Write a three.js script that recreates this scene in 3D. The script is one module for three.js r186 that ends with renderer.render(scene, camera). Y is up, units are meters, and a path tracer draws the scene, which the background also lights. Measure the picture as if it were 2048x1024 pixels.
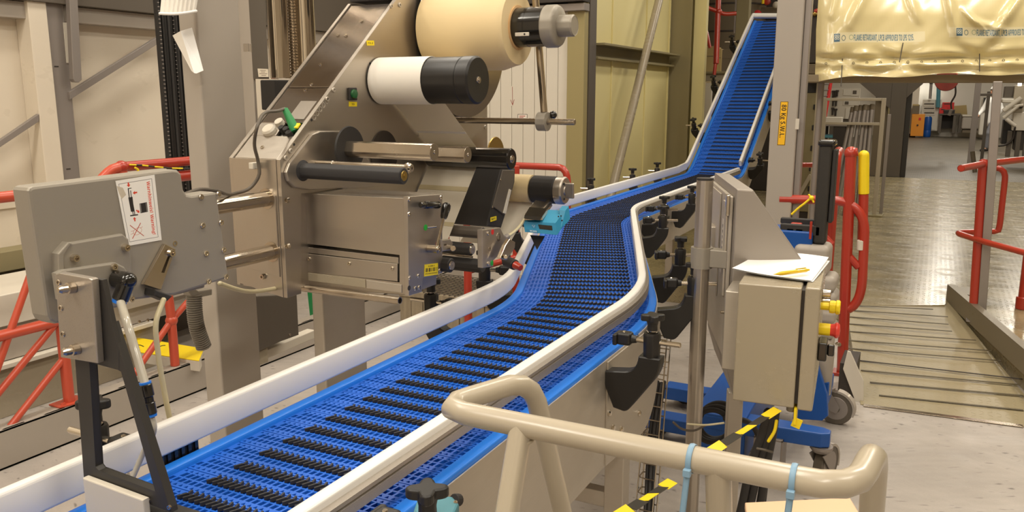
import * as THREE from 'three';
import { RoundedBoxGeometry } from 'three/addons/geometries/RoundedBoxGeometry.js';
import { mergeGeometries, mergeVertices, toCreasedNormals } from 'three/addons/utils/BufferGeometryUtils.js';
import { RectAreaLightUniformsLib } from 'three/addons/lights/RectAreaLightUniformsLib.js';
import { MarchingCubes } from 'three/addons/objects/MarchingCubes.js';
import { ImprovedNoise } from 'three/addons/math/ImprovedNoise.js';

// ---------- camera: the conveyor runs along -z, its cross direction is x ----------
const EYE = 1.62, FOC = 1650, PITCH = 11.04 * Math.PI / 180, YAW = 27 * Math.PI / 180;
const scene = new THREE.Scene();
const camera = new THREE.PerspectiveCamera(2 * Math.atan(512 / FOC) * 180 / Math.PI, 2, 0.05, 120);
camera.rotation.order = 'YXZ';
camera.position.set(0, EYE, 0);
camera.rotation.set(-PITCH, YAW, 0);
const renderer = new THREE.WebGLRenderer({ antialias: true });
renderer.shadowMap.enabled = true;
renderer.toneMapping = THREE.LinearToneMapping;
renderer.toneMappingExposure = 0.92;
scene.background = new THREE.Color(0x0b0a09);
RectAreaLightUniformsLib.init();
const LAMP = new THREE.Color().setRGB(1.0, 0.925, 0.80);
const POWER = 30;
const lampSpots = [
  // x, z, width along x, length along z, strength
  [-2.4, 2.2, 0.35, 2.4, 1.5], [1.6, 2.2, 0.35, 2.4, 1.5], [-3.3, -1.0, 0.35, 2.4, 1.0], [-0.4, -0.2, 0.35, 2.4, 0.9], [2.6, -1.6, 0.35, 2.4, 1.0],
  [-3.6, -4.6, 0.35, 2.4, 0.9], [-0.6, -4.2, 0.35, 2.4, 0.9], [1.6, -6.6, 0.35, 2.4, 1.7],
  [-0.8, -7.7, 0.35, 2.4, 0.4], [1.6, -11.0, 0.35, 2.4, 1.4], [-1.3, -15.5, 0.35, 2.4, 0.8], [1.7, -17.5, 0.35, 2.4, 1.6],
  [0.2, -23.5, 0.35, 2.4, 2.0], [2.3, -24.0, 0.35, 2.4, 2.0], [0.6, -29.5, 0.35, 2.4, 1.8],
];

// ---------- helpers ----------
let seed = 7;
const rnd = () => { seed = (seed * 1664525 + 1013904223) >>> 0; return seed / 4294967296; };
const rr = (a, b) => a + (b - a) * rnd();
const V = (x, y, z) => new THREE.Vector3(x, y, z);
const noise = new ImprovedNoise();
const CP = Math.cos(PITCH), SP = Math.sin(PITCH), CY = Math.cos(YAW), SY = Math.sin(YAW);
// direction of the sight line through a point of the photograph, and points on it at a known wall, height or distance
function ray(px, py) {
  const a = (px - 1024) / FOC, v = (512 - py) / FOC;
  const y = v * CP - SP, z = -(CP + v * SP);
  return V(a * CY + z * SY, y, -a * SY + z * CY);
}
const hit = (px, py, t) => ray(px, py).multiplyScalar(t).add(V(0, EYE, 0));
const oX = (px, py, x) => { const d = ray(px, py); return hit(px, py, x / d.x); };
const oY = (px, py, y) => { const d = ray(px, py); return hit(px, py, (y - EYE) / d.y); };
const oZ = (px, py, z) => { const d = ray(px, py); return hit(px, py, z / d.z); };
const on = { x: oX, y: oY, z: oZ };

const used = {};
function numbered(n) { used[n] = (used[n] || 0) + 1; return used[n] === 1 ? n : n + '_' + String(used[n] - 1).padStart(3, '0'); }
function tag(o, label, category, group) { o.userData.label = label; o.userData.category = category; if (group) o.userData.group = group; return o; }
// a thing: a Group at its base; parts are given in world metres (local = false) or in its own frame (local = true)
function thing(name, label, category, pos, o = {}) {
  const g = new THREE.Group(); g.name = numbered(name); scene.add(g);
  g.position.set(...(pos.isVector3 ? pos.toArray() : pos)); g.rotation.y = o.turn || 0;
  g.updateMatrix(); g._inv = o.local ? null : g.matrix.clone().invert();
  return tag(g, label, category, o.group);
}
function boxUV(g) {
  const p = g.attributes.position, n = g.attributes.normal, uv = new Float32Array(p.count * 2);
  for (let i = 0; i < p.count; i++) {
    const ax = Math.abs(n.getX(i)), ay = Math.abs(n.getY(i)), az = Math.abs(n.getZ(i));
    if (ax >= ay && ax >= az) { uv[2 * i] = p.getZ(i); uv[2 * i + 1] = p.getY(i); }
    else if (ay >= az) { uv[2 * i] = p.getX(i); uv[2 * i + 1] = p.getZ(i); }
    else { uv[2 * i] = p.getX(i); uv[2 * i + 1] = p.getY(i); }
  }
  g.setAttribute('uv', new THREE.BufferAttribute(uv, 2)); return g;
}
function merge(list) {
  const l = list.map(g => {
    let h = g.index ? g.toNonIndexed() : g.clone();
    for (const k of Object.keys(h.attributes)) if (!['position', 'normal', 'uv'].includes(k)) h.deleteAttribute(k);
    if (!h.attributes.uv) boxUV(h);
    return h;
  });
  return mergeGeometries(l, false);
}
function part(parent, name, geo, mat, o = {}) {
  if (Array.isArray(geo)) geo = geo.length === 1 ? geo[0] : merge(geo);
  const inv = parent._inv;
  if (!o.shared) { if (!o.uv) boxUV(geo); if (inv) { geo = geo.clone(); geo.applyMatrix4(inv); } }
  const m = new THREE.Mesh(geo, mat); m.name = parent === scene ? numbered(name) : name;
  m.castShadow = m.receiveShadow = true; m._inv = inv; parent.add(m);
  if (o.label) m.userData.label = o.label;
  if (o.kind) m.userData.kind = o.kind;
  return m;
}
function struct(name, geo, mat, o = {}) { const m = part(scene, name, geo, mat, o); m.userData.kind = 'structure'; return m; }
function solo(name, label, cat, geo, mat, o = {}) {   // a thing of one mesh, its origin at the middle of its base
  if (Array.isArray(geo)) geo = geo.length === 1 ? geo[0] : merge(geo);
  if (!o.uv) boxUV(geo);
  geo.computeBoundingBox(); const b = geo.boundingBox, c = b.getCenter(V(0, 0, 0)); c.y = b.min.y;
  geo.translate(-c.x, -c.y, -c.z);
  const m = new THREE.Mesh(geo, mat); m.name = numbered(name); m.position.copy(c); scene.add(m); m.castShadow = m.receiveShadow = true;
  m.updateMatrix(); m._inv = m.matrix.clone().invert();
  return tag(m, label, cat, o.group);
}
// 2D outlines: axis x uses (-z, y), axis y uses (x, -z), axis z uses (x, y); the face lies at v and the body behind it
function prism(axis, v, pts, depth, bev = 0, holes = []) {
  const s = new THREE.Shape(pts.map(p => new THREE.Vector2(p[0], p[1])));
  for (const h of holes) s.holes.push(new THREE.Path(h.map(p => new THREE.Vector2(p[0], p[1]))));
  const g = new THREE.ExtrudeGeometry(s, { depth: depth - 2 * bev, bevelEnabled: bev > 0, bevelSize: bev, bevelThickness: bev, bevelOffset: -bev, bevelSegments: 2, curveSegments: 10 });
  g.translate(0, 0, v * 1 - depth + bev);
  const m = new THREE.Matrix4();
  if (axis === 'x') m.makeBasis(V(0, 0, -1), V(0, 1, 0), V(1, 0, 0));
  else if (axis === 'y') m.makeBasis(V(1, 0, 0), V(0, 0, -1), V(0, 1, 0));
  return g.applyMatrix4(m);
}
const flat = { x: p => [-p.z, p.y], y: p => [p.x, -p.z], z: p => [p.x, p.y] };
const trace = (axis, v, pix) => pix.map(p => flat[axis](on[axis](p[0], p[1], v)));
const pxPrism = (axis, v, pix, depth, bev = 0, holes = []) => prism(axis, v, trace(axis, v, pix), depth, bev, holes.map(h => trace(axis, v, h)));
// cuboid between two corners with softened edges
function cub(x0, x1, y0, y1, z0, z1, r = 0.003) {
  const w = Math.abs(x1 - x0), h = Math.abs(y1 - y0), d = Math.abs(z1 - z0);
  r = Math.min(r, w * 0.3, h * 0.3, d * 0.3);
  const g = r > 0.0004 ? new RoundedBoxGeometry(w, h, d, 1, r) : new THREE.BoxGeometry(w, h, d);
  return g.translate((x0 + x1) / 2, (y0 + y1) / 2, (z0 + z1) / 2);
}
// turned body along a line: profile of [radius, distance]
function lathe(prof, p0, dir, seg = 28) {
  const g0 = new THREE.LatheGeometry(prof.map(p => new THREE.Vector2(Math.max(p[0], 0.00001), p[1])), seg);
  const g = toCreasedNormals(g0, 0.6);
  g.applyQuaternion(new THREE.Quaternion().setFromUnitVectors(V(0, 1, 0), dir.clone().normalize()));
  return g.translate(p0.x, p0.y, p0.z);
}
function cyl(a, b, r, seg = 24, r2 = r) {
  const L = a.distanceTo(b), c = Math.min(r, r2, L * 0.5) * 0.12;
  return lathe([[0, 0], [r - c, 0], [r, c], [r2, L - c], [r2 - c, L], [0, L]], a, b.clone().sub(a), seg);
}
function hollow(a, b, r, ri, seg = 28) {
  const L = a.distanceTo(b);
  return lathe([[ri, 0], [r, 0], [r, L], [ri, L], [ri, 0]], a, b.clone().sub(a), seg);
}
class Poly extends THREE.CurvePath { }
function pipe(pts, r, bend = 0.05, seg = 14, per = 0.03, closed = false) {
  const c = new THREE.CurvePath(); let prev = pts[0].clone();
  for (let i = 1; i < pts.length - 1; i++) {
    const a = pts[i - 1], b = pts[i], d = pts[i + 1];
    const l1 = Math.min(bend, a.distanceTo(b) * 0.48), l2 = Math.min(bend, b.distanceTo(d) * 0.48);
    const p = b.clone().add(a.clone().sub(b).setLength(l1)), q = b.clone().add(d.clone().sub(b).setLength(l2));
    if (prev.distanceTo(p) > 1e-4) c.add(new THREE.LineCurve3(prev, p));
    c.add(new THREE.QuadraticBezierCurve3(p, b.clone(), q)); prev = q;
  }
  c.add(new THREE.LineCurve3(prev, pts[pts.length - 1].clone()));
  const L = c.getLength(), n = Math.max(4, Math.min(120, Math.ceil(L / per)));
  const g = new THREE.TubeGeometry(c, n, r, seg, false);
  const e = pts.length - 1, cap = (p, q) => lathe([[0, 0], [r * 0.8, 0], [r, -r * 0.15]].map(k => [k[0], k[1]]), p, p.clone().sub(q), seg);
  return merge([g, cap(pts[0], pts[1]), cap(pts[e], pts[e - 1])]);
}
function cable(pts, r, seg = 8, n = 40) {
  const c = new THREE.CatmullRomCurve3(pts, false, 'centripetal'), e = pts.length - 1;
  return merge([new THREE.TubeGeometry(c, n, r, seg, false), new THREE.SphereGeometry(r, 8, 6).translate(...pts[0].toArray()), new THREE.SphereGeometry(r, 8, 6).translate(...pts[e].toArray())]);
}
const ball = (p, r, w = 20, h = 14) => new THREE.SphereGeometry(r, w, h).translate(p.x, p.y, p.z);
const lerp = (a, b, t) => a.clone().lerp(b, t);
// socket-head screw sunk or proud along dir
function screwGeo(p, dir, r = 0.006, h = 0.004) {
  return lathe([[0, h * 0.3], [r * 0.45, h * 0.3], [r * 0.5, h], [r * 0.85, h], [r, h * 0.6], [r, 0]], p, dir, 14);
}
const DX = V(1, 0, 0), DY = V(0, 1, 0), DZ = V(0, 0, 1);
function screws(parent, list, dir, mat, r = 0.006, h = 0.004) { for (const p of list) part(parent, 'screw', screwGeo(p, dir, r, h), mat); }

// ---------- procedural textures ----------
function dataTex(n, fn, rep = 1, srgb = false) {
  const d = new Uint8Array(n * n * 4);
  for (let j = 0; j < n; j++) for (let i = 0; i < n; i++) {
    const c = fn(i / n, j / n, i, j), k = 4 * (j * n + i);
    d[k] = c[0]; d[k + 1] = c[1]; d[k + 2] = c[2]; d[k + 3] = 255;
  }
  const t = new THREE.DataTexture(d, n, n); t.wrapS = t.wrapT = THREE.RepeatWrapping;
  t.magFilter = THREE.LinearFilter; t.minFilter = THREE.LinearMipmapLinearFilter; t.generateMipmaps = true;
  t.repeat.set(rep, rep); if (srgb) t.colorSpace = THREE.SRGBColorSpace; t.needsUpdate = true; return t;
}
const cl = v => Math.max(0, Math.min(255, v));
function tileNoise(u, v, f, z = 0) {   // repeats over the unit square
  const a = 2 * Math.PI * u, b = 2 * Math.PI * v, R = f / 6.2832;
  return noise.noise(R * Math.cos(a) + 13.1 + z, R * Math.sin(a) + R * 1.7 * Math.cos(b), R * 1.7 * Math.sin(b) + 5.3);
}
const streak = new Float32Array(512).map(() => rnd());
const brushTex = dataTex(512, (u, v, i, j) => { const s = 170 + 30 * (streak[j] - 0.5) + 16 * (streak[(j * 7 + (i >> 5)) % 512] - 0.5) + 26 * tileNoise(u, v, 6); return [cl(s), cl(s), cl(s)]; }, 3);
const grimeTex = dataTex(512, (u, v) => { const s = 150 + 55 * tileNoise(u, v, 5) + 35 * tileNoise(u, v, 17, 3) + 18 * (rnd() - 0.5); return [cl(s), cl(s), cl(s)]; }, 1.3);
const fineTex = dataTex(256, () => { const s = 128 + 90 * (rnd() - 0.5); return [s, s, s]; }, 9);
const floorTex = dataTex(1024, (u, v) => {
  let n = 0.5 + 0.5 * tileNoise(u, v, 7), m = 0.5 + 0.5 * tileNoise(u, v, 40, 9), k = tileNoise(u, v, 90, 21);
  let d = 1 - 0.10 * n - 0.07 * m - 0.03 * rnd(); if (k > 0.47) d -= 0.35 * (k - 0.47) * 3;
  return [cl(184 * d), cl(175 * d), cl(166 * d)];
}, 0.33, true);
const bars = (u, v) => { // tread plate: short raised bars, alternating direction
  const n = 8, i = Math.floor(u * n), j = Math.floor(v * n), x = u * n - i - 0.5, y = v * n - j - 0.5, s = (i + j) % 2 ? 1 : -1;
  const a = (x + s * y) * 0.707, b = (x - s * y) * 0.707; return Math.max(0, 1 - (a * a) / 0.16 - (b * b) / 0.012);
};
const treadTex = dataTex(512, (u, v) => { const h = 255 * Math.min(1, 1.4 * bars(u, v)); return [h, h, h]; }, 3.2);
const treadMap = dataTex(512, (u, v) => { const n = 0.5 + 0.5 * tileNoise(u, v, 5), d = 1 - 0.25 * n - 0.05 * rnd(); return [cl(174 * d), cl(159 * d), cl(122 * d)]; }, 0.5, true);
const farTreadMap = dataTex(256, (u, v) => { const n = 0.5 + 0.5 * tileNoise(u, v, 6), d = 1 - 0.3 * n - 0.08 * rnd(); return [cl(118 * d), cl(108 * d), cl(90 * d)]; }, 0.6, true);
const woodTex = dataTex(256, (u, v, i, j) => { const s = 0.5 + 0.5 * noise.noise(u * 30, v * 3, 2.2), d = 0.78 + 0.22 * s - 0.06 * rnd(); return [cl(178 * d), cl(163 * d), cl(137 * d)]; }, 1.5, true);
function canvasTex(w, h, draw) { const c = document.createElement('canvas'); c.width = w; c.height = h; const x = c.getContext('2d'); draw(x, w, h); const t = new THREE.CanvasTexture(c); t.colorSpace = THREE.SRGBColorSpace; t.magFilter = THREE.LinearFilter; return t; }

// ---------- materials ----------
const M = {};
const std = (name, c, rough, metal = 0, o = {}) => (M[name] = new THREE.MeshPhysicalMaterial({ color: c, roughness: rough, metalness: metal, ...o }));
std('steel', 0xbdb5aa, 0.58, 0.96, { roughnessMap: brushTex });
std('steelMirror', 0x9d938a, 0.24, 1, { roughnessMap: brushTex });
std('steelGrey', 0xa49c93, 0.6, 0.7);
std('steelSoft', 0xc4bcb0, 0.8, 0.8, { roughnessMap: brushTex });
std('chrome', 0xcfc6b8, 0.14, 1);
std('shaft', 0xb9ad9c, 0.34, 0.95, { roughnessMap: grimeTex });
std('alu', 0xa79f95, 0.75, 0.7, { roughnessMap: fineTex });
std('castGrey', 0x9b9488, 0.5, 0.35, { bumpMap: fineTex, bumpScale: 0.0001 });
std('greyPaint', 0xa89f94, 0.5, 0);
std('stripBrown', 0x564d38, 0.5, 0);
std('dirtySteel', 0x857c6c, 0.45, 0.5);
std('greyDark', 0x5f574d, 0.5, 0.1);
std('galv', 0x98908a, 0.5, 0.5);
std('cream', 0xb0a591, 0.33, 0, { clearcoat: 0.35, clearcoatRoughness: 0.2 });
std('creamBox', 0xa09580, 0.42, 0, { roughnessMap: grimeTex });
std('wall', 0xdacfbd, 0.6, 0, { roughnessMap: grimeTex });
std('wallWhite', 0xd9d2c4, 0.5, 0);
std('yellowWall', 0xe2d69c, 0.5, 0);
std('yellowDark', 0x9c8f62, 0.5, 0);
std('olive', 0x8d8260, 0.55, 0.05);
std('red', 0xab3220, 0.32, 0, { clearcoat: 0.4, clearcoatRoughness: 0.25 });
std('redPale', 0xc44e35, 0.35, 0, { clearcoat: 0.3, clearcoatRoughness: 0.3 });
std('belt', 0x1d61ca, 0.38, 0);
std('beltEdge', 0x1f78e0, 0.35, 0);
std('rubber', 0x2e2d2e, 0.6, 0);
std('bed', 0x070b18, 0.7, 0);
std('railWhite', 0xe6e3de, 0.32, 0);
std('black', 0x1d1b1a, 0.42, 0);
std('blackGloss', 0x171513, 0.2, 0, { clearcoat: 0.5, clearcoatRoughness: 0.1 });
std('blackMatt', 0x2c2927, 0.65, 0);
std('blackPaint', 0x33302c, 0.5, 0.1);
std('paperWhite', 0xe9e4db, 0.7, 0);
std('webPaper', 0xe8e0cf, 0.8, 0, { transmission: 0.45, thickness: 0 });
std('webMark', 0xb3a583, 0.5, 0);
std('paperRoll', 0xe6cfa0, 0.55, 0);
std('paperEdge', 0xd9b07c, 0.7, 0);
std('paper', 0xf4f3f1, 0.7, 0);
std('yellow', 0xf2d418, 0.45, 0);
std('penYellow', 0xe8c11c, 0.3, 0, { clearcoat: 0.5 });
std('green', 0x1fb23e, 0.45, 0);
std('greenDark', 0x0d5a2c, 0.25, 0, { clearcoat: 0.6 });
std('greenBoard', 0x2a8a4e, 0.5, 0);
std('redDot', 0xd22826, 0.45, 0);
std('redSoft', 0xe0453a, 0.35, 0);
std('sickBlue', 0x2d93bb, 0.4, 0);
std('teal', 0x4d8794, 0.45, 0);
std('brass', 0xa98f52, 0.4, 1);
std('blueTrolley', 0x174f9c, 0.38, 0);
std('tie', 0x8fb4cf, 0.4, 0, { transmission: 0.25, thickness: 0 });
std('hose', 0xb9b2a2, 0.25, 0, { clearcoat: 0.4 });
std('hoseYellow', 0xc8bd9a, 0.35, 0);
std('tape', 0x2a2720, 0.5, 0);
std('cardboard', 0xb09a68, 0.75, 0);
std('hoseGrey', 0x7d766b, 0.5, 0);
std('boardTan', 0x8d806a, 0.7, 0);
std('cardDark', 0x6f6350, 0.75, 0);
std('orange', 0xe0902a, 0.45, 0);
std('darkBrown', 0x37302a, 0.6, 0);
std('pink', 0xdcb894, 0.5, 0);
std('dustWhite', 0xcfc7b8, 0.7, 0);
std('coat', 0xe4e2dd, 0.8, 0);
std('trouser', 0x6c6c70, 0.85, 0);
std('skin', 0xb98a6c, 0.6, 0);
std('hair', 0x2b211a, 0.8, 0);
std('wood', 0xffffff, 0.75, 0, { map: woodTex });
std('floor', 0xffffff, 0.85, 0, { map: floorTex, roughnessMap: grimeTex });
std('tread', 0xffffff, 0.40, 0, { map: treadMap, bumpMap: treadTex, bumpScale: 0.0022, roughnessMap: grimeTex });
std('treadFar', 0xffffff, 0.5, 0, { map: farTreadMap, bumpMap: treadTex, bumpScale: 0.0022 });
std('rampPlate', 0x94886b, 0.38, 0, { bumpMap: treadTex, bumpScale: 0.001 });
std('glow', 0xffffff, 0.5, 0, { emissive: LAMP, emissiveIntensity: 3 });

// ---------- lamps on the ceiling ----------
lampSpots.forEach(([x, z, w, l, k], i) => {
  const g = thing('ceiling_light', 'long fluorescent batten fitting hung under the hall ceiling', 'lamp', [x, 5.0, z], { group: 'ceiling battens', local: true });
  part(g, 'housing', cub(-w / 2 - 0.04, w / 2 + 0.04, 0.05, 0.14, -l / 2 - 0.04, l / 2 + 0.04, 0.01), M.wallWhite);
  part(g, 'diffuser', cub(-w / 2, w / 2, 0.0, 0.052, -l / 2, l / 2, 0.006), M.glow);
  for (const s of [-1, 1]) part(g, 'hanger', cyl(V(0, 0.13, s * l * 0.35), V(0, 0.985, s * l * 0.35), 0.006, 8), M.galv);
  const a = new THREE.RectAreaLight(LAMP, POWER * k, w, l); a.position.set(x, 4.985, z); a.rotation.x = -Math.PI / 2; scene.add(a);
});
// ---------- the hall ----------
struct('floor', prism('y', 0, [[-5.2, -5], [9, -5], [9, 35], [-5.2, 35]], 0.2), M.floor);
struct('ceiling', cub(-5.2, 9.2, 6, 6.15, -35.2, 5.2, 0), M.wall);
const wallLeft = struct('wall_left', cub(-5.15, -4.95, 0, 6, -34.6, 5.2, 0), M.wall);
struct('wall_right', cub(9, 9.2, 0, 6, -35.2, 5.2, 0), M.wall);
struct('wall_rear', cub(-5.2, 9.2, 0, 6, 5, 5.2, 0), M.wall);
// blank cladding sheets on the left wall
for (const [z0, z1] of [[-6.6, -5.02], [-5.0, -3.48], [-3.46, -1.9], [-1.88, 0.4]]) part(wallLeft, 'panel', cub(-4.951, -4.93, 0.95, 6, z0, z1, 0.004), M.wall);
part(wallLeft, 'sill', cub(-4.95, -4.80, 0.60, 0.72, -6.6, 0.5, 0.006), M.olive);
part(wallLeft, 'beam', cub(-4.93, -4.78, 2.16, 2.5, -6.6, 0.5, 0.004), M.greyDark);
part(wallLeft, 'beam', cub(-4.93, -4.83, 2.06, 2.158, -6.6, 0.5, 0.004), M.greyPaint);
// white plank wall across the end, its planks one by one
const wallEnd = struct('wall_end', cub(-4.95, -2.72, 0, 6, -6.85, -6.66, 0), M.wallWhite);
for (let i = 0; i < 20; i++) { const x = -4.93 + i * 0.111; part(wallEnd, 'plank', cub(x + 0.0015, x + 0.1095, 0.0, 5.98, -6.66, -6.62, 0.003), M.wallWhite); }
part(wallEnd, 'corner_post', cub(-2.82, -2.665, 0, 6, -6.64, -6.55, 0.006), M.yellowDark);
part(wallEnd, 'corner_post', cub(-2.70, -2.655, 0, 6, -6.80, -6.65, 0.004), M.greyDark);
part(wallEnd, 'beam', cub(-4.9, -2.65, 2.30, 2.36, -6.62, -6.5, 0.005), M.galv);
part(wallEnd, 'beam', cub(-4.9, -2.65, 2.37, 2.9, -6.62, -6.46, 0.005), M.darkBrown);
// yellow side wall going away, of tall sheets with lipped joints
const wallY = struct('wall_yellow', cub(-2.98, -2.76, 0, 6, -9.24, -6.84, 0), M.yellowWall);
for (const [z0, z1] of [[-7.42, -6.86], [-8.42, -7.44], [-9.22, -8.44]]) {
  part(wallY, 'panel', cub(-2.77, -2.74, 0, 6, z0, z1, 0.008), M.yellowWall);
  part(wallY, 'panel_lip', cub(-2.741, -2.725, 0, 6, z0, z0 + 0.03, 0.004), M.yellowWall);
}
{
  const a = oX(1172, 101, -2.68), b = oX(1345, 119, -2.68);
  part(wallY, 'rail_beam', [cub(-2.74, -2.60, a.y + 0.055, a.y + 0.075, -9.2, -6.86, 0.003), cub(-2.74, -2.72, a.y - 0.05, a.y + 0.07, -9.2, -6.86, 0.003), cub(-2.74, -2.66, a.y - 0.06, a.y - 0.04, -9.2, -6.86, 0.003)], M.olive);
}
solo('brace', 'cream slanting tubular brace across the yellow wall', 'brace', pipe([oX(1318, 0, -2.54), oX(1228, 365, -2.54)].map((p, i, a) => i ? p.add(p.clone().sub(a[0]).multiplyScalar(0.25)) : p.add(p.clone().sub(oX(1228, 365, -2.54)).multiplyScalar(0.3))), 0.04, 0.05, 20), M.creamBox);
// steel column at the end of the yellow wall
{
  const c = thing('steel_column', 'broad olive H-section steel column beside the foot of the climbing belt', 'column', [-2.6, 0, -9.4]);
  part(c, 'flange', cub(-2.80, -2.50, 0, 6, -9.27, -9.25, 0.003), M.olive);
  part(c, 'web', cub(-2.66, -2.64, 0, 6, -9.56, -9.27, 0.002), M.olive);
  part(c, 'flange', cub(-2.80, -2.50, 0, 6, -9.58, -9.56, 0.003), M.yellowDark);
  part(c, 'corner_angle', cub(-2.495, -2.36, 0, 6, -9.42, -9.33, 0.003), M.yellowWall);
  part(c, 'base_plate', cub(-2.86, -2.3, 0, 0.02, -9.64, -9.2, 0.003), M.olive);
}
// raised chequer-plate floor of the walkway and the ramp that leads up to it
const PH = 0.12;
const platform = struct('platform', prism('y', PH, [[-0.49, 6.26], [0.16, 6.62], [0.19, 6.8], [0.62, 4.95], [0.75, 4.3], [8.9, 4.3], [8.9, 16.9], [-2.7, 16.9], [-2.7, 6.26]], PH - 0.001), M.tread);
struct('floor_far', prism('y', PH - 0.004, [[-2.7, 16.9], [8.9, 16.9], [8.9, 34.6], [-2.7, 34.6]], PH - 0.005), M.treadFar);
{
  // ramp plate: a wedge with the front edge on the floor
  const A = V(-0.235, 0.004, -4.55), B = V(0.64, 0.004, -4.60), C = V(0.18, PH, -6.78), D = V(-0.47, PH, -6.24);
  const pos = [], add = (...q) => q.forEach(p => pos.push(p.x, p.y, p.z)), lo = p => V(p.x, 0.001, p.z);
  add(A, B, C, A, C, D); add(lo(A), B, A, lo(A), lo(B), B); add(lo(B), C, B, lo(B), lo(C), C); add(lo(D), A, D, lo(D), lo(A), A); add(lo(C), D, C, lo(C), lo(D), D);
  add(lo(A), lo(C), lo(B), lo(A), lo(D), lo(C));
  const g = new THREE.BufferGeometry(); g.setAttribute('position', new THREE.Float32BufferAttribute(pos, 3)); g.computeVertexNormals();
  const ramp = struct('ramp', g, M.rampPlate);
  const n = B.clone().sub(A).cross(D.clone().sub(A)).normalize(); if (n.y < 0) n.negate();
  const onRamp = (px, py) => { const d = ray(px, py), o = V(0, EYE, 0); return hit(px, py, A.clone().sub(o).dot(n) / d.dot(n)); };
  const strip = (a, b, w, h, mat, name) => {
    const u = b.clone().sub(a), L = u.length(); u.normalize(); const s = u.clone().cross(n).normalize();
    const q = new RoundedBoxGeometry(L, h, w, 1, h * 0.3); q.applyMatrix4(new THREE.Matrix4().makeBasis(u, n, s)); const c = lerp(a, b, 0.5).addScaledVector(n, h * 0.5); q.translate(c.x, c.y, c.z);
    part(ramp, name, q, mat);
  };
  for (const [x0, y0, x1, y1] of [[1696, 611, 1866, 619], [1700, 621, 1896, 634], [1698, 634, 1897, 649], [1696, 648, 1904, 663], [1695, 663, 1952, 681], [1694, 681, 1983, 702], [1694, 697, 2002, 722], [1722, 741, 2040, 770], [1740, 765, 2047, 792], [1758, 791, 2047, 821]])
    strip(onRamp(x0, y0), onRamp(x1, y1), 0.014, 0.004, M.stripBrown, 'anti_slip_strip');
  strip(onRamp(1706, 720), onRamp(2046, 759), 0.012, 0.004, M.darkBrown, 'plate_joint');
  strip(onRamp(1727, 811), onRamp(2046, 853), 0.03, 0.004, M.shaft, 'worn_edge');
}
{
  const k = thing('ramp_kerb', 'dark steel upstand plate edging the right side of the ramp', 'kerb', [0.4, 0, -5.9]);
  const a = V(0.175, 0, -6.80), b = V(0.66, 0, -4.66), u = b.clone().sub(a).normalize(), s = V(-u.z, 0, u.x);
  const q = new THREE.BoxGeometry(a.distanceTo(b), 0.125, 0.012); q.applyMatrix4(new THREE.Matrix4().makeBasis(u, DY, s)); const c = lerp(a, b, 0.5); q.translate(c.x, PH + 0.05, c.z);
  part(k, 'plate', q, M.dirtySteel);
  const t = new THREE.BoxGeometry(a.distanceTo(b), 0.01, 0.05); t.applyMatrix4(new THREE.Matrix4().makeBasis(u, DY, s)); t.translate(c.x + s.x * -0.02, PH + 0.115, c.z + s.z * -0.02);
  part(k, 'top_flange', t, M.dirtySteel);
  for (const f of [0.28, 0.31, 0.9]) { const p = lerp(a, b, f); p.y = PH + 0.07; part(k, 'bolt', lathe([[0.012, 0], [0.012, 0.006], [0.006, 0.012], [0, 0.012]], p.clone().addScaledVector(s, -0.006).addScaledVector(s, 0), s.clone().negate().multiplyScalar(u.z > 0 && s.x < 0 ? -1 : 1), 12), M.shaft); }
  part(k, 'corner_plate', prism('y', PH + 0.1, [[0.175, 6.80], [0.45, 6.92], [0.40, 6.55], [0.22, 6.62]], 0.008), M.dirtySteel);
}
// far end of the hall
struct('wall_far', cub(-5, 9, 0, 6, -35.2, -35.0, 0), M.wallWhite);
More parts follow.
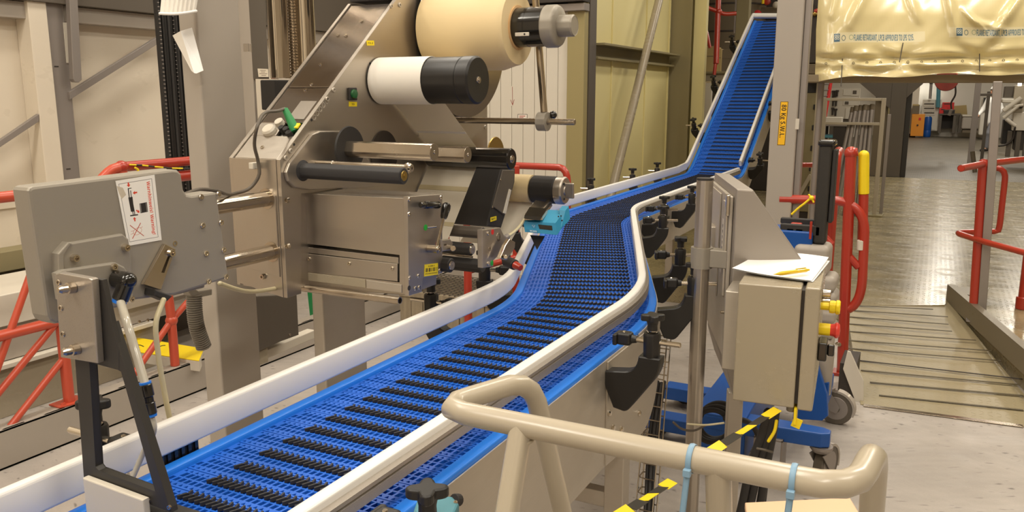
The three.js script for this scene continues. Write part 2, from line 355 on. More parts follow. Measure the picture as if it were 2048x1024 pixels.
// ---------- the conveyor: belt line as a chain of straights and bends ----------
const CX0 = -0.9715, TURN = 21 * Math.PI / 180, BR = 1.2, MID = 1.532, BY = 0.94, SLOPE = 30.5 * Math.PI / 180, VR = 0.5, ER = 0.06;
const segs = [];
{
  let s = 0, p = V(CX0, BY, 0.3), hd = 0;        // heading: 0 = along -z, positive = to the left
  const fwd = h => V(-Math.sin(h), 0, -Math.cos(h));
  const line = L => { const q = p.clone(), h = hd; segs.push({ s0: s, L, f: d => ({ p: q.clone().addScaledVector(fwd(h), d), t: fwd(h), u: DY.clone() }) }); p.addScaledVector(fwd(h), L); s += L; };
  const arc = (a) => { const q = p.clone(), h0 = hd, k = Math.sign(a), L = BR * Math.abs(a), lft = V(-Math.cos(h0), 0, Math.sin(h0)).multiplyScalar(k), c = q.clone().addScaledVector(lft, BR);
    const f = d => { const h = h0 + k * d / BR, l = V(-Math.cos(h), 0, Math.sin(h)).multiplyScalar(k); return { p: c.clone().addScaledVector(l, -BR), t: fwd(h), u: DY.clone() }; };
    segs.push({ s0: s, L, f, bent: true }); p = f(L).p; hd += a; s += L; };
  line(2.5); arc(TURN); line(MID); arc(-TURN);
  line(-p.z >= 0 ? 7.05 + p.z : 0);
  { // up-bend, climb, head roller
    const q = p.clone(), L = VR * SLOPE, f = d => { const a = d / VR; return { p: V(q.x, q.y + VR * (1 - Math.cos(a)), q.z - VR * Math.sin(a)), t: V(0, Math.sin(a), -Math.cos(a)), u: V(0, Math.cos(a), Math.sin(a)) }; };
    segs.push({ s0: s, L, f, bent: true }); const e = f(L); s += L;
    const q2 = e.p, L2 = 2.78, f2 = d => ({ p: q2.clone().addScaledVector(e.t, d), t: e.t.clone(), u: e.u.clone() }); segs.push({ s0: s, L: L2, f: f2 }); s += L2;
    const q3 = f2(L2).p.addScaledVector(e.u, -ER), a0 = SLOPE, L3 = ER * 2.6, f3 = d => { const a = a0 - d / ER, u = V(0, Math.cos(a), Math.sin(a)); return { p: q3.clone().addScaledVector(u, ER), t: V(0, Math.sin(a), -Math.cos(a)), u }; };
    segs.push({ s0: s, L: L3, f: f3, bent: true }); s += L3;
  }
}
const SEND = segs[segs.length - 1].s0 + segs[segs.length - 1].L, SCLIMB = segs[6].s0, SBEND = segs[5].s0, SHEAD = segs[7].s0;
function frame(s) {
  let g = segs[0]; for (const k of segs) if (s >= k.s0 - 1e-9) g = k;
  const f = g.f(s - g.s0); f.r = f.t.clone().cross(f.u).normalize(); f.seg = g; return f;
}
const at = (s, c, h) => { const f = frame(s); return f.p.clone().addScaledVector(f.r, c).addScaledVector(f.u, h); };
// bend a piece modelled on (a along, h up, c across) onto the belt line at s
function bendTo(g0, s) {
  const g = g0.clone(), P = g.attributes.position, N = g.attributes.normal;
  for (let i = 0; i < P.count; i++) {
    const f = frame(s + P.getX(i)), q = f.p.clone().addScaledVector(f.u, P.getY(i)).addScaledVector(f.r, P.getZ(i)); P.setXYZ(i, q.x, q.y, q.z);
    const n = f.t.clone().multiplyScalar(N.getX(i)).addScaledVector(f.u, N.getY(i)).addScaledVector(f.r, N.getZ(i)); N.setXYZ(i, n.x, n.y, n.z);
  }
  return g;
}
function sweep(prof, s0, s1, step = 0.06, off = null) {
  const stops = []; 
  const n0 = Math.max(1, Math.ceil((s1 - s0) / step));
  for (let i = 0; i <= n0; i++) stops.push(s0 + (s1 - s0) * i / n0);
  const m = prof.length, pos = [], idx = [];
  for (const s of stops) for (const [c, h] of prof) { const q = at(s, c + (off ? off(s)[0] : 0), h + (off ? off(s)[1] : 0)); pos.push(q.x, q.y, q.z); }
  for (let i = 0; i < stops.length - 1; i++) for (let j = 0; j < m; j++) { const a = i * m + j, b = i * m + (j + 1) % m, c = a + m, d = b + m; idx.push(a, b, c, b, d, c); }
  const e = (stops.length - 1) * m;
  const tri = THREE.ShapeUtils.triangulateShape(prof.map(p => new THREE.Vector2(p[0], p[1])), []);
  for (const [a, b, c] of tri) { idx.push(a, c, b); idx.push(e + a, e + b, e + c); }
  const g = new THREE.BufferGeometry(); g.setAttribute('position', new THREE.Float32BufferAttribute(pos, 3)); g.setIndex(idx);
  return toCreasedNormals(g, 0.7);
}
const rect = (c0, c1, h0, h1) => [[c0, h0], [c1, h0], [c1, h1], [c0, h1]];
const soft = (c0, c1, h0, h1, r) => { const o = []; for (const [cx, hy, a0] of [[c0 + r, h0 + r, 180], [c1 - r, h0 + r, 270], [c1 - r, h1 - r, 0], [c0 + r, h1 - r, 90]]) for (let k = 0; k <= 3; k++) { const a = (a0 + k * 30) * Math.PI / 180; o.push([cx + r * Math.cos(a), hy + r * Math.sin(a)]); } return o; };

const conveyor = thing('conveyor', 'blue modular belt conveyor winding past the labelling machine and climbing to a head roller', 'conveyor', [CX0, 0, -3.5]);
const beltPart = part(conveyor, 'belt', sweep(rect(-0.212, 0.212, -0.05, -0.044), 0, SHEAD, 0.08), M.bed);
{
  const PIT = 0.065, HW = 0.2165;
  // one belt link: a flat plate pierced by rows of holes, its knuckles proud
  const sh = new THREE.Shape(); const e = 0.0012;
  sh.moveTo(e, -HW); sh.lineTo(PIT - e, -HW); sh.lineTo(PIT - e, HW); sh.lineTo(e, HW); sh.closePath();
  const tri = (a, c, w, l) => { const p = new THREE.Path(); p.moveTo(a, c - w); p.lineTo(a + l, c); p.lineTo(a, c + w); p.closePath(); sh.holes.push(p); };
  const par = (a, c, w, l, k) => { const p = new THREE.Path(); p.moveTo(a, c - w); p.lineTo(a + l, c - w + k); p.lineTo(a + l, c + w + k); p.lineTo(a, c + w); p.closePath(); sh.holes.push(p); };
  const NH = 32, st = 2 * HW / NH;
  for (let i = 0; i < NH; i++) {
    const c = -HW + (i + 0.5) * st;
    tri(0.0062, c, 0.0042, 0.0080); par(0.0180, c - 0.001, 0.0045, 0.0130, 0.002); par(0.0355, c - 0.002, 0.0048, 0.0150, 0.003); tri(0.0540, c + 0.002, 0.0040, 0.0075);
  }
  let plate = new THREE.ExtrudeGeometry(sh, { depth: 0.007, bevelEnabled: false });
  plate.applyMatrix4(new THREE.Matrix4().makeBasis(V(1, 0, 0), V(0, 0, 1), V(0, -1, 0)));   // (a, c) -> x, z ; depth downwards
  // rubber friction strip: slanted fingers on a thin base, left margin and right margin free of it
  const fg = [new THREE.BoxGeometry(0.0045, 0.0022, 0.300).translate(0.0515, 0.0011, 0.012)];
  for (let i = 0; i < 22; i++) {
    const c = -0.130 + i * 0.01353;
    fg.push(new THREE.BoxGeometry(0.017, 0.0065, 0.0036).rotateY(-0.42).translate(0.043, 0.0033, c), new THREE.BoxGeometry(0.013, 0.0065, 0.0036).rotateY(0.30).translate(0.0565, 0.0033, c + 0.0042));
  }
  const strip = merge(fg); boxUV(plate); boxUV(strip);
  const n = Math.floor(SEND / PIT);
  for (let i = 0; i < n; i++) {
    const s = i * PIT, f = frame(s + 0.0005), f2 = frame(s + PIT - 0.0005);
    const parts = s < SHEAD + 0.06 ? [['belt_link', plate, M.belt], ['friction_strip', strip, M.rubber]] : [['belt_link', plate, M.belt]];
    for (const [nm, g, mat] of parts) {
      if (!f.seg.bent && f.seg === f2.seg) {
        const m = part(beltPart, nm, g, mat, { shared: true });
        const q = new THREE.Quaternion().setFromRotationMatrix(new THREE.Matrix4().makeBasis(f.t, f.u, f.r));
        m.quaternion.copy(q); m.position.copy(frame(s).p).sub(conveyor.position);
      } else part(beltPart, nm, bendTo(g, s), mat);
    }
  }
}
part(conveyor, 'edge_guide', sweep(soft(-0.2445, -0.2175, -0.03, 0.011, 0.005), 0, SHEAD + 0.02, 0.05), M.beltEdge);
part(conveyor, 'edge_guide', sweep(soft(0.2175, 0.2445, -0.03, 0.005, 0.003), 0, SHEAD + 0.02, 0.05), M.beltEdge);
// stainless side plates
part(conveyor, 'side_plate', sweep(rect(0.2455, 0.2485, -0.308, -0.006), 0, 2.52, 0.06), M.steelSoft);
part(conveyor, 'side_plate', sweep(rect(0.2455, 0.2485, -0.22, -0.006), 2.53, SHEAD, 0.06), M.steelSoft);
part(conveyor, 'side_plate', sweep(rect(-0.2485, -0.2455, -0.34, -0.028), 0, 2.52, 0.06), M.steelSoft);
part(conveyor, 'side_plate', sweep(rect(-0.2485, -0.2455, -0.22, -0.028), 2.53, SHEAD, 0.06), M.steelSoft);
part(conveyor, 'floor_pan', sweep(rect(-0.244, 0.244, -0.20, -0.195), 0, SHEAD, 0.08), M.steelSoft);
part(conveyor, 'joint_plate', (() => { const o = []; for (let k = 0; k <= 10; k++) { const a = -Math.PI / 2 + k * Math.PI / 20; o.push([2.27 + 0.16 * Math.cos(a), BY - 0.17 + 0.16 * Math.sin(a)]); } return prism('x', CX0 + 0.253, [[1.97, BY - 0.012], [1.97, BY - 0.305], ...o, [2.43, BY - 0.012]], 0.004); })(), M.steelSoft);
for (const [px, py] of [[1232, 742], [1217, 826], [1224, 855], [1278, 779], [1277, 826], [1241, 858], [1299, 744], [1299, 763]]) part(conveyor, 'bolt', lathe([[0.009, 0], [0.009, 0.004], [0.006, 0.008], [0, 0.008]], oX(px, py, CX0 + 0.2525), DX, 12), M.chrome);
// head roller
{ const e = frame(SHEAD), c = e.p.clone().addScaledVector(e.u, -ER); part(conveyor, 'head_roller', cyl(V(c.x - 0.235, c.y, c.z), V(c.x + 0.235, c.y, c.z), ER - 0.014, 20), M.blackMatt); }
// guide rails: white strips, the right one backed by an aluminium bar
const lOff = s => [0, 0];
const rOff = s => [0.04 * Math.min(1, Math.max(0, (s - 2.4) / 2.2)), 0];
const SR = SBEND - 0.12;
part(conveyor, 'guide_rail', sweep(soft(-0.266, -0.2435, 0.026, 0.087, 0.006), 0, SR, 0.06, lOff), M.railWhite);
part(conveyor, 'guide_rail', sweep(soft(-0.266, -0.2435, 0.03, 0.087, 0.006), SBEND + 0.1, SHEAD + 0.02, 0.1, lOff), M.railWhite);
part(conveyor, 'guide_rail', (() => { const a = [], b = []; for (const s of [SR - 0.01, SBEND + 0.12]) a.push(at(s, -0.255, 0.058)); const d = a[1].clone().sub(a[0]), L = d.length(); d.normalize(); const g = new RoundedBoxGeometry(0.0225, 0.060, L + 0.02, 1, 0.005); const up = d.clone().cross(DX).negate(); g.applyMatrix4(new THREE.Matrix4().makeBasis(DX, up.y < 0 ? up.negate() : up, V(0, 0, 0).sub(d))); const c = lerp(a[0], a[1], 0.5); return g.translate(c.x, c.y, c.z); })(), M.railWhite);
part(conveyor, 'guide_rail', sweep(soft(0.172, 0.198, 0.028, 0.084, 0.006), 0, SR + 0.1, 0.06, rOff), M.railWhite);
part(conveyor, 'rail_backing', sweep([[0.198, 0.036], [0.209, 0.036], [0.209, 0.054], [0.206, 0.055], [0.206, 0.058], [0.209, 0.059], [0.209, 0.066], [0.203, 0.069], [0.198, 0.069]], 0, SR + 0.1, 0.06, rOff), M.alu);
part(conveyor, 'guide_rail', sweep(soft(0.186, 0.208, 0.034, 0.086, 0.005), SBEND + 0.22, SHEAD + 0.02, 0.1), M.railWhite);
part(conveyor, 'rail_backing', sweep(rect(0.208, 0.217, 0.042, 0.07), SBEND + 0.22, SHEAD + 0.02, 0.1), M.alu);
// cross strip closing the rails over the head roller
{ const e = frame(SHEAD + 0.02), a = at(SHEAD + 0.02, -0.255, 0.06), b = at(SHEAD + 0.02, 0.2, 0.0).add(V(0, 0.04, -0.05)); part(conveyor, 'end_strip', pipe([a, b], 0.03, 0.02, 4), M.railWhite); }
// legs
for (const [s, w] of [[2.5, 0.34], [4.6, 0.22], [7.0, 0.22]]) for (const c of [-0.205, 0.205]) {
  const f = at(s, c, -w + 0.02);
  part(conveyor, 'leg', [cub(f.x - 0.03, f.x + 0.03, 0.03, f.y, f.z - 0.03, f.z + 0.03, 0.004), cyl(V(f.x, 0.0, f.z), V(f.x, 0.03, f.z), 0.035, 20)], M.steelSoft);
}
{ const e = at(SHEAD - 0.5, 0, -0.23); for (const c of [-0.2, 0.2]) part(conveyor, 'leg', cub(e.x + c - 0.03, e.x + c + 0.03, PH, e.y, e.z - 0.03, e.z + 0.03, 0.004), M.steelSoft); }
{ const a = at(2.5, -0.2, -0.52), b = at(2.5, 0.2, -0.52); part(conveyor, 'cross_bar', cub(a.x, b.x, a.y - 0.025, a.y + 0.025, a.z - 0.02, a.z + 0.02, 0.003), M.steelSoft); }

// ---------- rail brackets (parts of the conveyor) ----------
const starGeo = (() => {   // four-armed knob with dished flanks and a tapering neck
  const s = new THREE.Shape(), n = 64; for (let i = 0; i < n; i++) { const a = i / n * 2 * Math.PI, r = 0.0235 + 0.0065 * Math.cos(4 * a); const x = r * Math.cos(a), y = r * Math.sin(a); i ? s.lineTo(x, y) : s.moveTo(x, y); }
  s.closePath();
  const h = new THREE.ExtrudeGeometry(s, { depth: 0.009, bevelEnabled: true, bevelSize: 0.004, bevelThickness: 0.004, bevelOffset: -0.003, bevelSegments: 3 });
  h.rotateX(-Math.PI / 2).translate(0, 0.060, 0);
  return merge([h, lathe([[0, 0.031], [0.0135, 0.031], [0.013, 0.044], [0.016, 0.058], [0.016, 0.064], [0, 0.064]], V(0, 0, 0), DY, 20)]);
})();
const nutGeo = lathe([[0, 0.022], [0.0125, 0.022], [0.0135, 0.026], [0.0105, 0.028], [0.0105, 0.034], [0, 0.034]], V(0, 0, 0), DY, 20);
const postGeo = lathe([[0, -0.045], [0.0205, -0.045], [0.0215, -0.03], [0.0225, 0.018], [0.0205, 0.024], [0.015, 0.024], [0.013, 0.019], [0, 0.019]], V(0, 0, 0), DY, 24);
const rodGeo = cyl(V(-0.085, 0, 0), V(0.075, 0, 0), 0.0068, 14);
const clampGeo = merge([(() => { const g = new RoundedBoxGeometry(0.040, 0.034, 0.034, 2, 0.008); return g.translate(-0.073, 0, 0); })(), lathe([[0, 0], [0.012, 0], [0.009, 0.014], [0, 0.014]], V(-0.055, 0, 0), DX, 14), new RoundedBoxGeometry(0.012, 0.03, 0.05, 1, 0.004).translate(-0.094, -0.002, 0)]);
const clampPin = lathe([[0, 0], [0.005, 0], [0.004, 0.002], [0, 0.002]], V(-0.075, 0.0165, 0), DY, 10);
const armGeo = (() => { const pts = [[0.029, -0.038], [0.0275, -0.062], [0.014, -0.094], [-0.011, -0.132], [-0.046, -0.180], [-0.065, -0.193], [-0.094, -0.188], [-0.127, -0.112], [-0.127, -0.09], [-0.07, -0.085], [-0.043, -0.076], [-0.031, -0.060], [-0.028, -0.038]];
  const s = new THREE.Shape(); s.moveTo(...pts[0]); s.bezierCurveTo(0.030, -0.07, 0.020, -0.088, 0.008, -0.105); s.lineTo(-0.046, -0.180); s.quadraticCurveTo(-0.055, -0.194, -0.067, -0.194); s.lineTo(-0.094, -0.189); s.lineTo(-0.124, -0.118); s.lineTo(-0.124, -0.092); s.lineTo(-0.075, -0.086); s.bezierCurveTo(-0.045, -0.084, -0.032, -0.072, -0.0285, -0.038); s.closePath();
  const g = new THREE.ExtrudeGeometry(s, { depth: 0.036, bevelEnabled: true, bevelSize: 0.003, bevelThickness: 0.003, bevelOffset: -0.003, bevelSegments: 1, curveSegments: 8 }); return g.translate(0, 0, -0.018); })();
for (const g of [starGeo, nutGeo, postGeo, rodGeo, clampGeo, clampPin, armGeo]) boxUV(g);
const mirror = g => { const h = g.clone(), P = h.attributes.position, N = h.attributes.normal; for (let i = 0; i < P.count; i++) { P.setX(i, -P.getX(i)); N.setX(i, -N.getX(i)); } if (h.index) { const a = h.index.array; for (let i = 0; i < a.length; i += 3) { const t = a[i]; a[i] = a[i + 2]; a[i + 2] = t; } } else for (let i = 0; i < P.count; i += 3) for (const A of Object.values(h.attributes)) for (let k = 0; k < A.itemSize; k++) { const t = A.array[i * A.itemSize + k]; A.array[i * A.itemSize + k] = A.array[(i + 2) * A.itemSize + k]; A.array[(i + 2) * A.itemSize + k] = t; } return h; };
const kitR = { arm: armGeo, post: postGeo, rod: rodGeo, clamp: clampGeo, pin: clampPin };
const kitL = Object.fromEntries(Object.entries(kitR).map(([k, g]) => [k, mirror(g)]));
function bracket(s, side, out = 0.118, h = 0.058, o = {}) {
  const f = frame(s), k = side > 0 ? kitR : kitL;
  const arm = part(conveyor, 'rail_bracket', k.arm, M.black, { shared: true });
  arm.quaternion.setFromRotationMatrix(new THREE.Matrix4().makeBasis(f.r, f.u, f.t.clone().negate()));
  arm.position.copy(f.p.clone().addScaledVector(f.r, side * (0.2485 + out)).addScaledVector(f.u, h)).sub(conveyor.position);
  const post = part(arm, 'post', k.post, M.black, { shared: true });
  const pulled = side > 0 ? (o.pull || 0) : -(o.pull || 0);
  const rod = part(arm, 'rod', k.rod, M.chrome, { shared: true }); rod.position.x = pulled;
  const cm = part(arm, 'rail_clamp', k.clamp, M.black, { shared: true }); cm.position.x = pulled;
  part(arm, 'clamp_pin', k.pin, M.chrome, { shared: true }).position.x = pulled;
  part(arm, 'nut', nutGeo, M.chrome, { shared: true });
  const kn = part(arm, 'star_knob', starGeo, M.black, { shared: true }); kn.rotation.y = o.turn || 0.4; 
  return arm;
}
const sOf = (x, z) => { let b = 0, d = 1e9; for (let s = 0; s < SEND; s += 0.01) { const p = frame(s).p, q = (p.x - x) ** 2 + (p.z - z) ** 2; if (q < d) { d = q; b = s; } } return b; };
const sPix = (px, py, h, side) => { let b = 0, d = 1e9; for (let s = 0; s < SHEAD; s += 0.01) { const q = at(s, side * 0.366, h); const w = q.clone().sub(V(0, EYE, 0)); const X = w.x * CY - w.z * SY, Z = w.x * SY + w.z * CY, yc = w.y * CP - Z * SP, zc = w.y * SP + Z * CP; const dx = 1024 + FOC * X / -zc - px, dy = 512 - FOC * yc / -zc - py, e = dx * dx + dy * dy; if (e < d) { d = e; b = s; } } return b; };
// right-hand row, from the camera on
bracket(sPix(797, 1000, 0.058, 1), 1, 0.118, 0.058, { turn: 0.55 });
for (const [px, py, t] of [[1280, 657, 0.5], [1376, 570, 0.2], [1357, 511, 0.7], [1324, 441, 0.1], [1329, 420, 0.5], [1382, 391, 0.3]]) bracket(sPix(px, py, 0.058, 1), 1, 0.118, 0.058, { turn: t });
// left-hand row
for (const [px, py, t] of [[196, 868, 0.6], [862, 605, 0.2], [988, 551, 0.5], [1060, 470, 0.3], [1183, 383, 0.8], [1267, 362, 0.2], [1316, 347, 0.5]]) bracket(sPix(px, py, 0.058, -1), -1, 0.118, 0.058, { turn: t });
// on the climb
for (const [ds, side] of [[0.02, 1], [0.95, 1], [0.55, -1], [1.35, -1], [2.2, -1]]) bracket(SCLIMB + ds, side, 0.105, 0.06, { turn: 0.4 });

{ const q = oX(358, 905, CX0 - 0.25), g = []; part(conveyor, 'side_block', cub(q.x - 0.03, q.x - 0.002, q.y - 0.03, q.y + 0.022, q.z - 0.05, q.z + 0.045, 0.003), M.black); for (let i = 0; i < 6; i++) part(conveyor, 'block_rib', cub(q.x - 0.002, q.x + 0.002, q.y - 0.02, q.y + 0.018, q.z - 0.045 + i * 0.016, q.z - 0.037 + i * 0.016, 0.001), M.blackGloss); for (const d of [-0.035, 0.03]) part(conveyor, 'bolt', screwGeo(V(q.x + 0.001, q.y - 0.018, q.z + d), DX, 0.004, 0.004), M.chrome); }
// ---------- the labelling machine ----------
// axle along x through the sight line at the start (at a known x), ending under another point of the photograph
function axle(a, x, b) { const p = oX(a[0], a[1], x), q = oZ(b[0], b[1], p.z); return [p, V(q.x, p.y, p.z)]; }
function roller(parent, name, [p, q], r, mat, prof, seg = 32) {
  return part(parent, name, prof ? lathe(prof(p.distanceTo(q)), p, DX, seg) : cyl(p, q, r, seg), mat);
}
function decal(parent, name, axis, v, quad, tex, o = {}) {
  const P = quad.map(q => on[axis](q[0], q[1], v)); return decal3(parent, name, P, tex, o);
}
function decal3(parent, name, P, tex, o = {}) {   // corners: top left, top right, bottom right, bottom left
  const g = new THREE.BufferGeometry(), n = P[3].clone().sub(P[0]).cross(P[1].clone().sub(P[0])).normalize(); const th = 0.0006;
  const n2 = n.clone().multiplyScalar(-th), Q = P.map(p => p.clone().add(n2));
  const pos = [], uv = []; const tri = (a, b, c, ua, ub, uc) => { for (const p of [a, b, c]) pos.push(p.x, p.y, p.z); uv.push(...ua, ...ub, ...uc); };
  const U = [[0, 1], [1, 1], [1, 0], [0, 0]];
  tri(P[0], P[3], P[2], U[0], U[3], U[2]); tri(P[0], P[2], P[1], U[0], U[2], U[1]);
  for (let i = 0; i < 4; i++) { const j = (i + 1) % 4; tri(P[i], P[j], Q[j], U[i], U[i], U[i]); tri(P[i], Q[j], Q[i], U[i], U[i], U[i]); }
  g.setAttribute('position', new THREE.Float32BufferAttribute(pos, 3)); g.setAttribute('uv', new THREE.Float32BufferAttribute(uv, 2)); g.computeVertexNormals();
  const m = tex.isMaterial ? tex : new THREE.MeshStandardMaterial({ map: tex, roughness: o.rough ?? 0.45 });
  return part(parent, name, g, m, { uv: true, label: o.label });
}
const XP = -1.6, FZ = -1.735;
const lab = thing('labelling_machine', 'large stainless labelling machine with sloping cover, black rollers and print box beside the conveyor', 'machine', [-1.7, 0, -2.0]);
const sl = trace('x', XP, [[560, 320], [790, 2]]);       // foot and top of the sloping edge, as (-z, y)
const sU = [sl[1][0] - sl[0][0], sl[1][1] - sl[0][1]], sLen = Math.hypot(...sU); sU[0] /= sLen; sU[1] /= sLen;
function slope(u0, u1, x0, x1, h0, h1, r = 0.002) {
  const g = new RoundedBoxGeometry(u1 - u0, Math.abs(h1 - h0), Math.abs(x1 - x0), 1, Math.min(r, Math.abs(h1 - h0) * 0.3));
  const a = V(0, sU[1], -sU[0]), n = V(0, sU[0], sU[1]);
  g.applyMatrix4(new THREE.Matrix4().makeBasis(a, n, a.clone().cross(n)));
  const c = V((x0 + x1) / 2, sl[0][1], -sl[0][0]).addScaledVector(a, (u0 + u1) / 2).addScaledVector(n, (h0 + h1) / 2); return g.translate(c.x, c.y, c.z);
}
const slopeAt = (u, x, h) => V(x, sl[0][1], -sl[0][0]).addScaledVector(V(0, sU[1], -sU[0]), u).addScaledVector(V(0, sU[0], sU[1]), h);
{
  const XL = -1.79, foot = trace('x', XP, [[572, 592], [600, 592]]), f0 = sl[0][0];
  const outline = (d) => [[f0 + d, 1.06], [f0 + d, sl[0][1] - d * 1.6], [sl[1][0] + d * 0.2, sl[1][1] + 0.1 * 1 - d], [sl[1][0] + 0.3, sl[1][1] + 0.1 - d]];
  const T = [sl[1][0] + sU[0] * 0.16, sl[1][1] + sU[1] * 0.16];
  part(lab, 'housing', prism('x', XP - 0.012, [[f0 + 0.012, 1.07], [f0 + 0.012, sl[0][1] - 0.012], [sl[1][0] + 0.014, sl[1][1] - 0.008], [sl[1][0] + 0.19, sl[1][1] - 0.02], [f0 + 0.28, 1.30], [f0 + 0.13, 1.07]], 0.166), M.steel);
  // right-hand side plate carries the rollers, the left-hand one mirrors its sloping edge
  const side = trace('x', XP, [[975, 300], [880, 332], [848, 387], [603, 387], [603, 592]]);
  const plate = part(lab, 'side_plate', prism('x', XP, [[f0, 1.055], [f0, sl[0][1]], T, [T[0] + 0.16, T[1] + 0.02], [sl[1][0] + 0.62, sl[1][1] - 0.12], ...side.map((p, i) => i === 4 ? [p[0], 1.055] : p)], 0.014, 0.0012), M.steel);
  part(lab, 'side_plate', prism('x', XL + 0.012, [[f0, 1.075], [f0, sl[0][1]], [sl[1][0], sl[1][1]], [sl[1][0] + 0.1, sl[1][1]], [f0 + 0.2, 1.3], [f0 + 0.12, 1.075]], 0.012, 0.001), M.steel);
  part(lab, 'cover', slope(0.315, sLen - 0.006, XL + 0.014, XP - 0.018, -0.012, -0.004), M.steelMirror);
  part(lab, 'cover', slope(0.155, 0.312, XL + 0.014, XP - 0.018, -0.012, -0.004), M.steelMirror);
  part(lab, 'cover', [slope(0.006, 0.10, XL + 0.014, XP - 0.018, -0.012, -0.004), slope(0.10, 0.155, XL + 0.014, XP - 0.085, -0.012, -0.004)], M.steel);
  part(lab, 'socket_tray', slope(0.10, 0.155, XP - 0.085, XP - 0.018, -0.03, -0.02), M.greenBoard);
  part(lab, 'top_cap', cub(XL, XP - 0.016, sl[1][1] + 0.005, sl[1][1] + 0.09, -sl[1][0] - 0.17, -sl[1][0] - 0.01, 0.004), M.blackMatt);
  for (const [u, x] of [[0.30, -1.70], [0.325, -1.692], [0.42, -1.715], [0.565, -1.70], [0.57, -1.735], [0.64, -1.68], [0.05, -1.70]]) part(lab, 'screw', screwGeo(slopeAt(u, x, -0.004), V(0, sU[0], sU[1]), 0.006, 0.004), M.chrome);
  part(lab, 'type_plate', slope(0.17, 0.25, XP - 0.085, XP - 0.025, -0.004, -0.0025, 0.0005), M.alu);
  // lower front
  part(lab, 'front_frame', prism('z', FZ - 0.0005, [[XL + 0.0125, 1.08], [XP - 0.0145, 1.055], [XP - 0.0145, sl[0][1]], [XL + 0.0125, sl[0][1]]], 0.012, 0.001, [[[XL + 0.014, 1.38], [XP - 0.03, 1.37], [XP - 0.03, sl[0][1] - 0.012], [XL + 0.014, sl[0][1] - 0.012]]]), M.steel);
  part(lab, 'front_panel', cub(XL + 0.012, XP - 0.028, 1.375, sl[0][1] - 0.01, FZ - 0.012, FZ - 0.006, 0.001), M.steelMirror);
  part(lab, 'front_panel', prism('z', FZ + 0.004, [[-1.735, 1.13], [XP - 0.02, 1.115], [XP - 0.02, 1.345], [-1.735, 1.35]], 0.005, 0.001), M.steel);
  for (const p of [[576, 400], [577, 492], [527, 553], [509, 330]]) part(lab, 'screw', screwGeo(oZ(p[0], p[1], FZ + 0.001), DZ, 0.008, 0.008), M.chrome);
  // roller bracket with the rounded nose
  part(lab, 'roller_bracket', pxPrism('x', XP + 0.012, [[573, 345], [580, 326], [625, 268], [640, 262], [705, 262], [720, 300], [780, 365], [760, 372], [620, 380], [590, 375], [577, 362]], 0.012, 0.003), M.steel);
  screws(lab, [[571, 316], [581, 302], [654, 198], [667, 180], [782, 12], [799, 10], [837, 268], [970, 254]].map(p => oX(p[0], p[1], XP)), DX, M.steelSoft, 0.0075, 0.004);
  for (const p of [[740, 127], [588, 289], [623, 240]]) part(lab, 'hole', lathe([[0, 0], [0.004, 0], [0.004, 0.0006], [0, 0.0006]], oX(p[0], p[1], XP), DX, 12), M.blackMatt);
  // lamp button and its stickers
  const b = oX(703, 188, XP); part(lab, 'button_bezel', cub(XP, XP + 0.008, b.y - 0.019, b.y + 0.019, b.z - 0.019, b.z + 0.019, 0.003), M.blackMatt);
  part(lab, 'green_button', lathe([[0, 0], [0.014, 0], [0.013, 0.007], [0, 0.009]], oX(707, 188, XP + 0.008), DX, 20), M.greenDark, { label: 'green lamp button' });
  const yl = t => canvasTex(64, 40, (x, w, h) => { x.fillStyle = '#f1d81e'; x.fillRect(0, 0, w, h); x.fillStyle = '#332a10'; x.font = 'bold 22px sans-serif'; x.textAlign = 'center'; x.fillText(t, w / 2, 28); });
  decal(lab, 'sticker', 'x', XP + 0.001, [[733, 81], [748, 81], [749, 91], [734, 91]], yl('13.2'), { label: 'yellow number sticker' });
  decal(lab, 'sticker', 'x', XP + 0.001, [[698, 203], [714, 204], [714, 213], [698, 213]], yl('15'), { label: 'yellow number sticker' });
  // embossed maker's strip along the edge, worn and unreadable
  for (let i = 0; i < 5; i++) { const p = oX(628 + i * 6.2, 235 - i * 8.2, XP); part(lab, 'embossing', lathe([[0.007, 0], [0.009, 0.0012], [0.006, 0.0012], [0.006, 0]], p, DX, 10), M.steelSoft); }
}
// big steel backing disc behind the supply roll, and smaller discs
{
  const c = oX(925, 65, XP); part(lab, 'backing_disc', lathe([[0, 0], [0.31, 0], [0.312, 0.003], [0.31, 0.006], [0, 0.006]], V(XP + 0.012, c.y, c.z), DX, 64), M.steelMirror);
  const d1 = oX(697, 298, XP + 0.05); part(lab, 'dark_disc', lathe([[0, 0], [0.066, 0], [0.068, 0.003], [0.066, 0.008], [0, 0.008]], d1, DX, 40), M.blackMatt);
  const d2 = oX(768, 307, XP + 0.001); part(lab, 'dark_disc', lathe([[0, 0], [0.074, 0], [0.074, 0.003], [0, 0.003]], d2, DX, 40), M.darkBrown);
  const bd = oX(990, 310, XP + 0.05); part(lab, 'brass_disc', lathe([[0, 0], [0.07, 0], [0.072, 0.002], [0.07, 0.005], [0, 0.005]], bd, DX, 40), M.brass);
}
const AX = {
  top: axle([760, 162], XP, [957, 158]), mid: axle([860, 312], XP + 0.02, [1024, 315]), s1: axle([694, 298], XP + 0.05, [868, 308]), s2: axle([760, 303], XP, [935, 310]),
  low: axle([600, 341], XP, [808, 349]), thin: axle([628, 327], XP, [820, 345]), bar: axle([890, 240], XP, [1150, 242]),
};
roller(lab, 'idle_roller', AX.top, 0, M.black, L => [[0, 0], [0.069, 0], [0.0705, 0.003], [0.0705, L - 0.048], [0.0685, L - 0.046], [0.0685, L - 0.043], [0.0715, L - 0.041], [0.0715, L - 0.006], [0.066, L], [0, L]], 48);
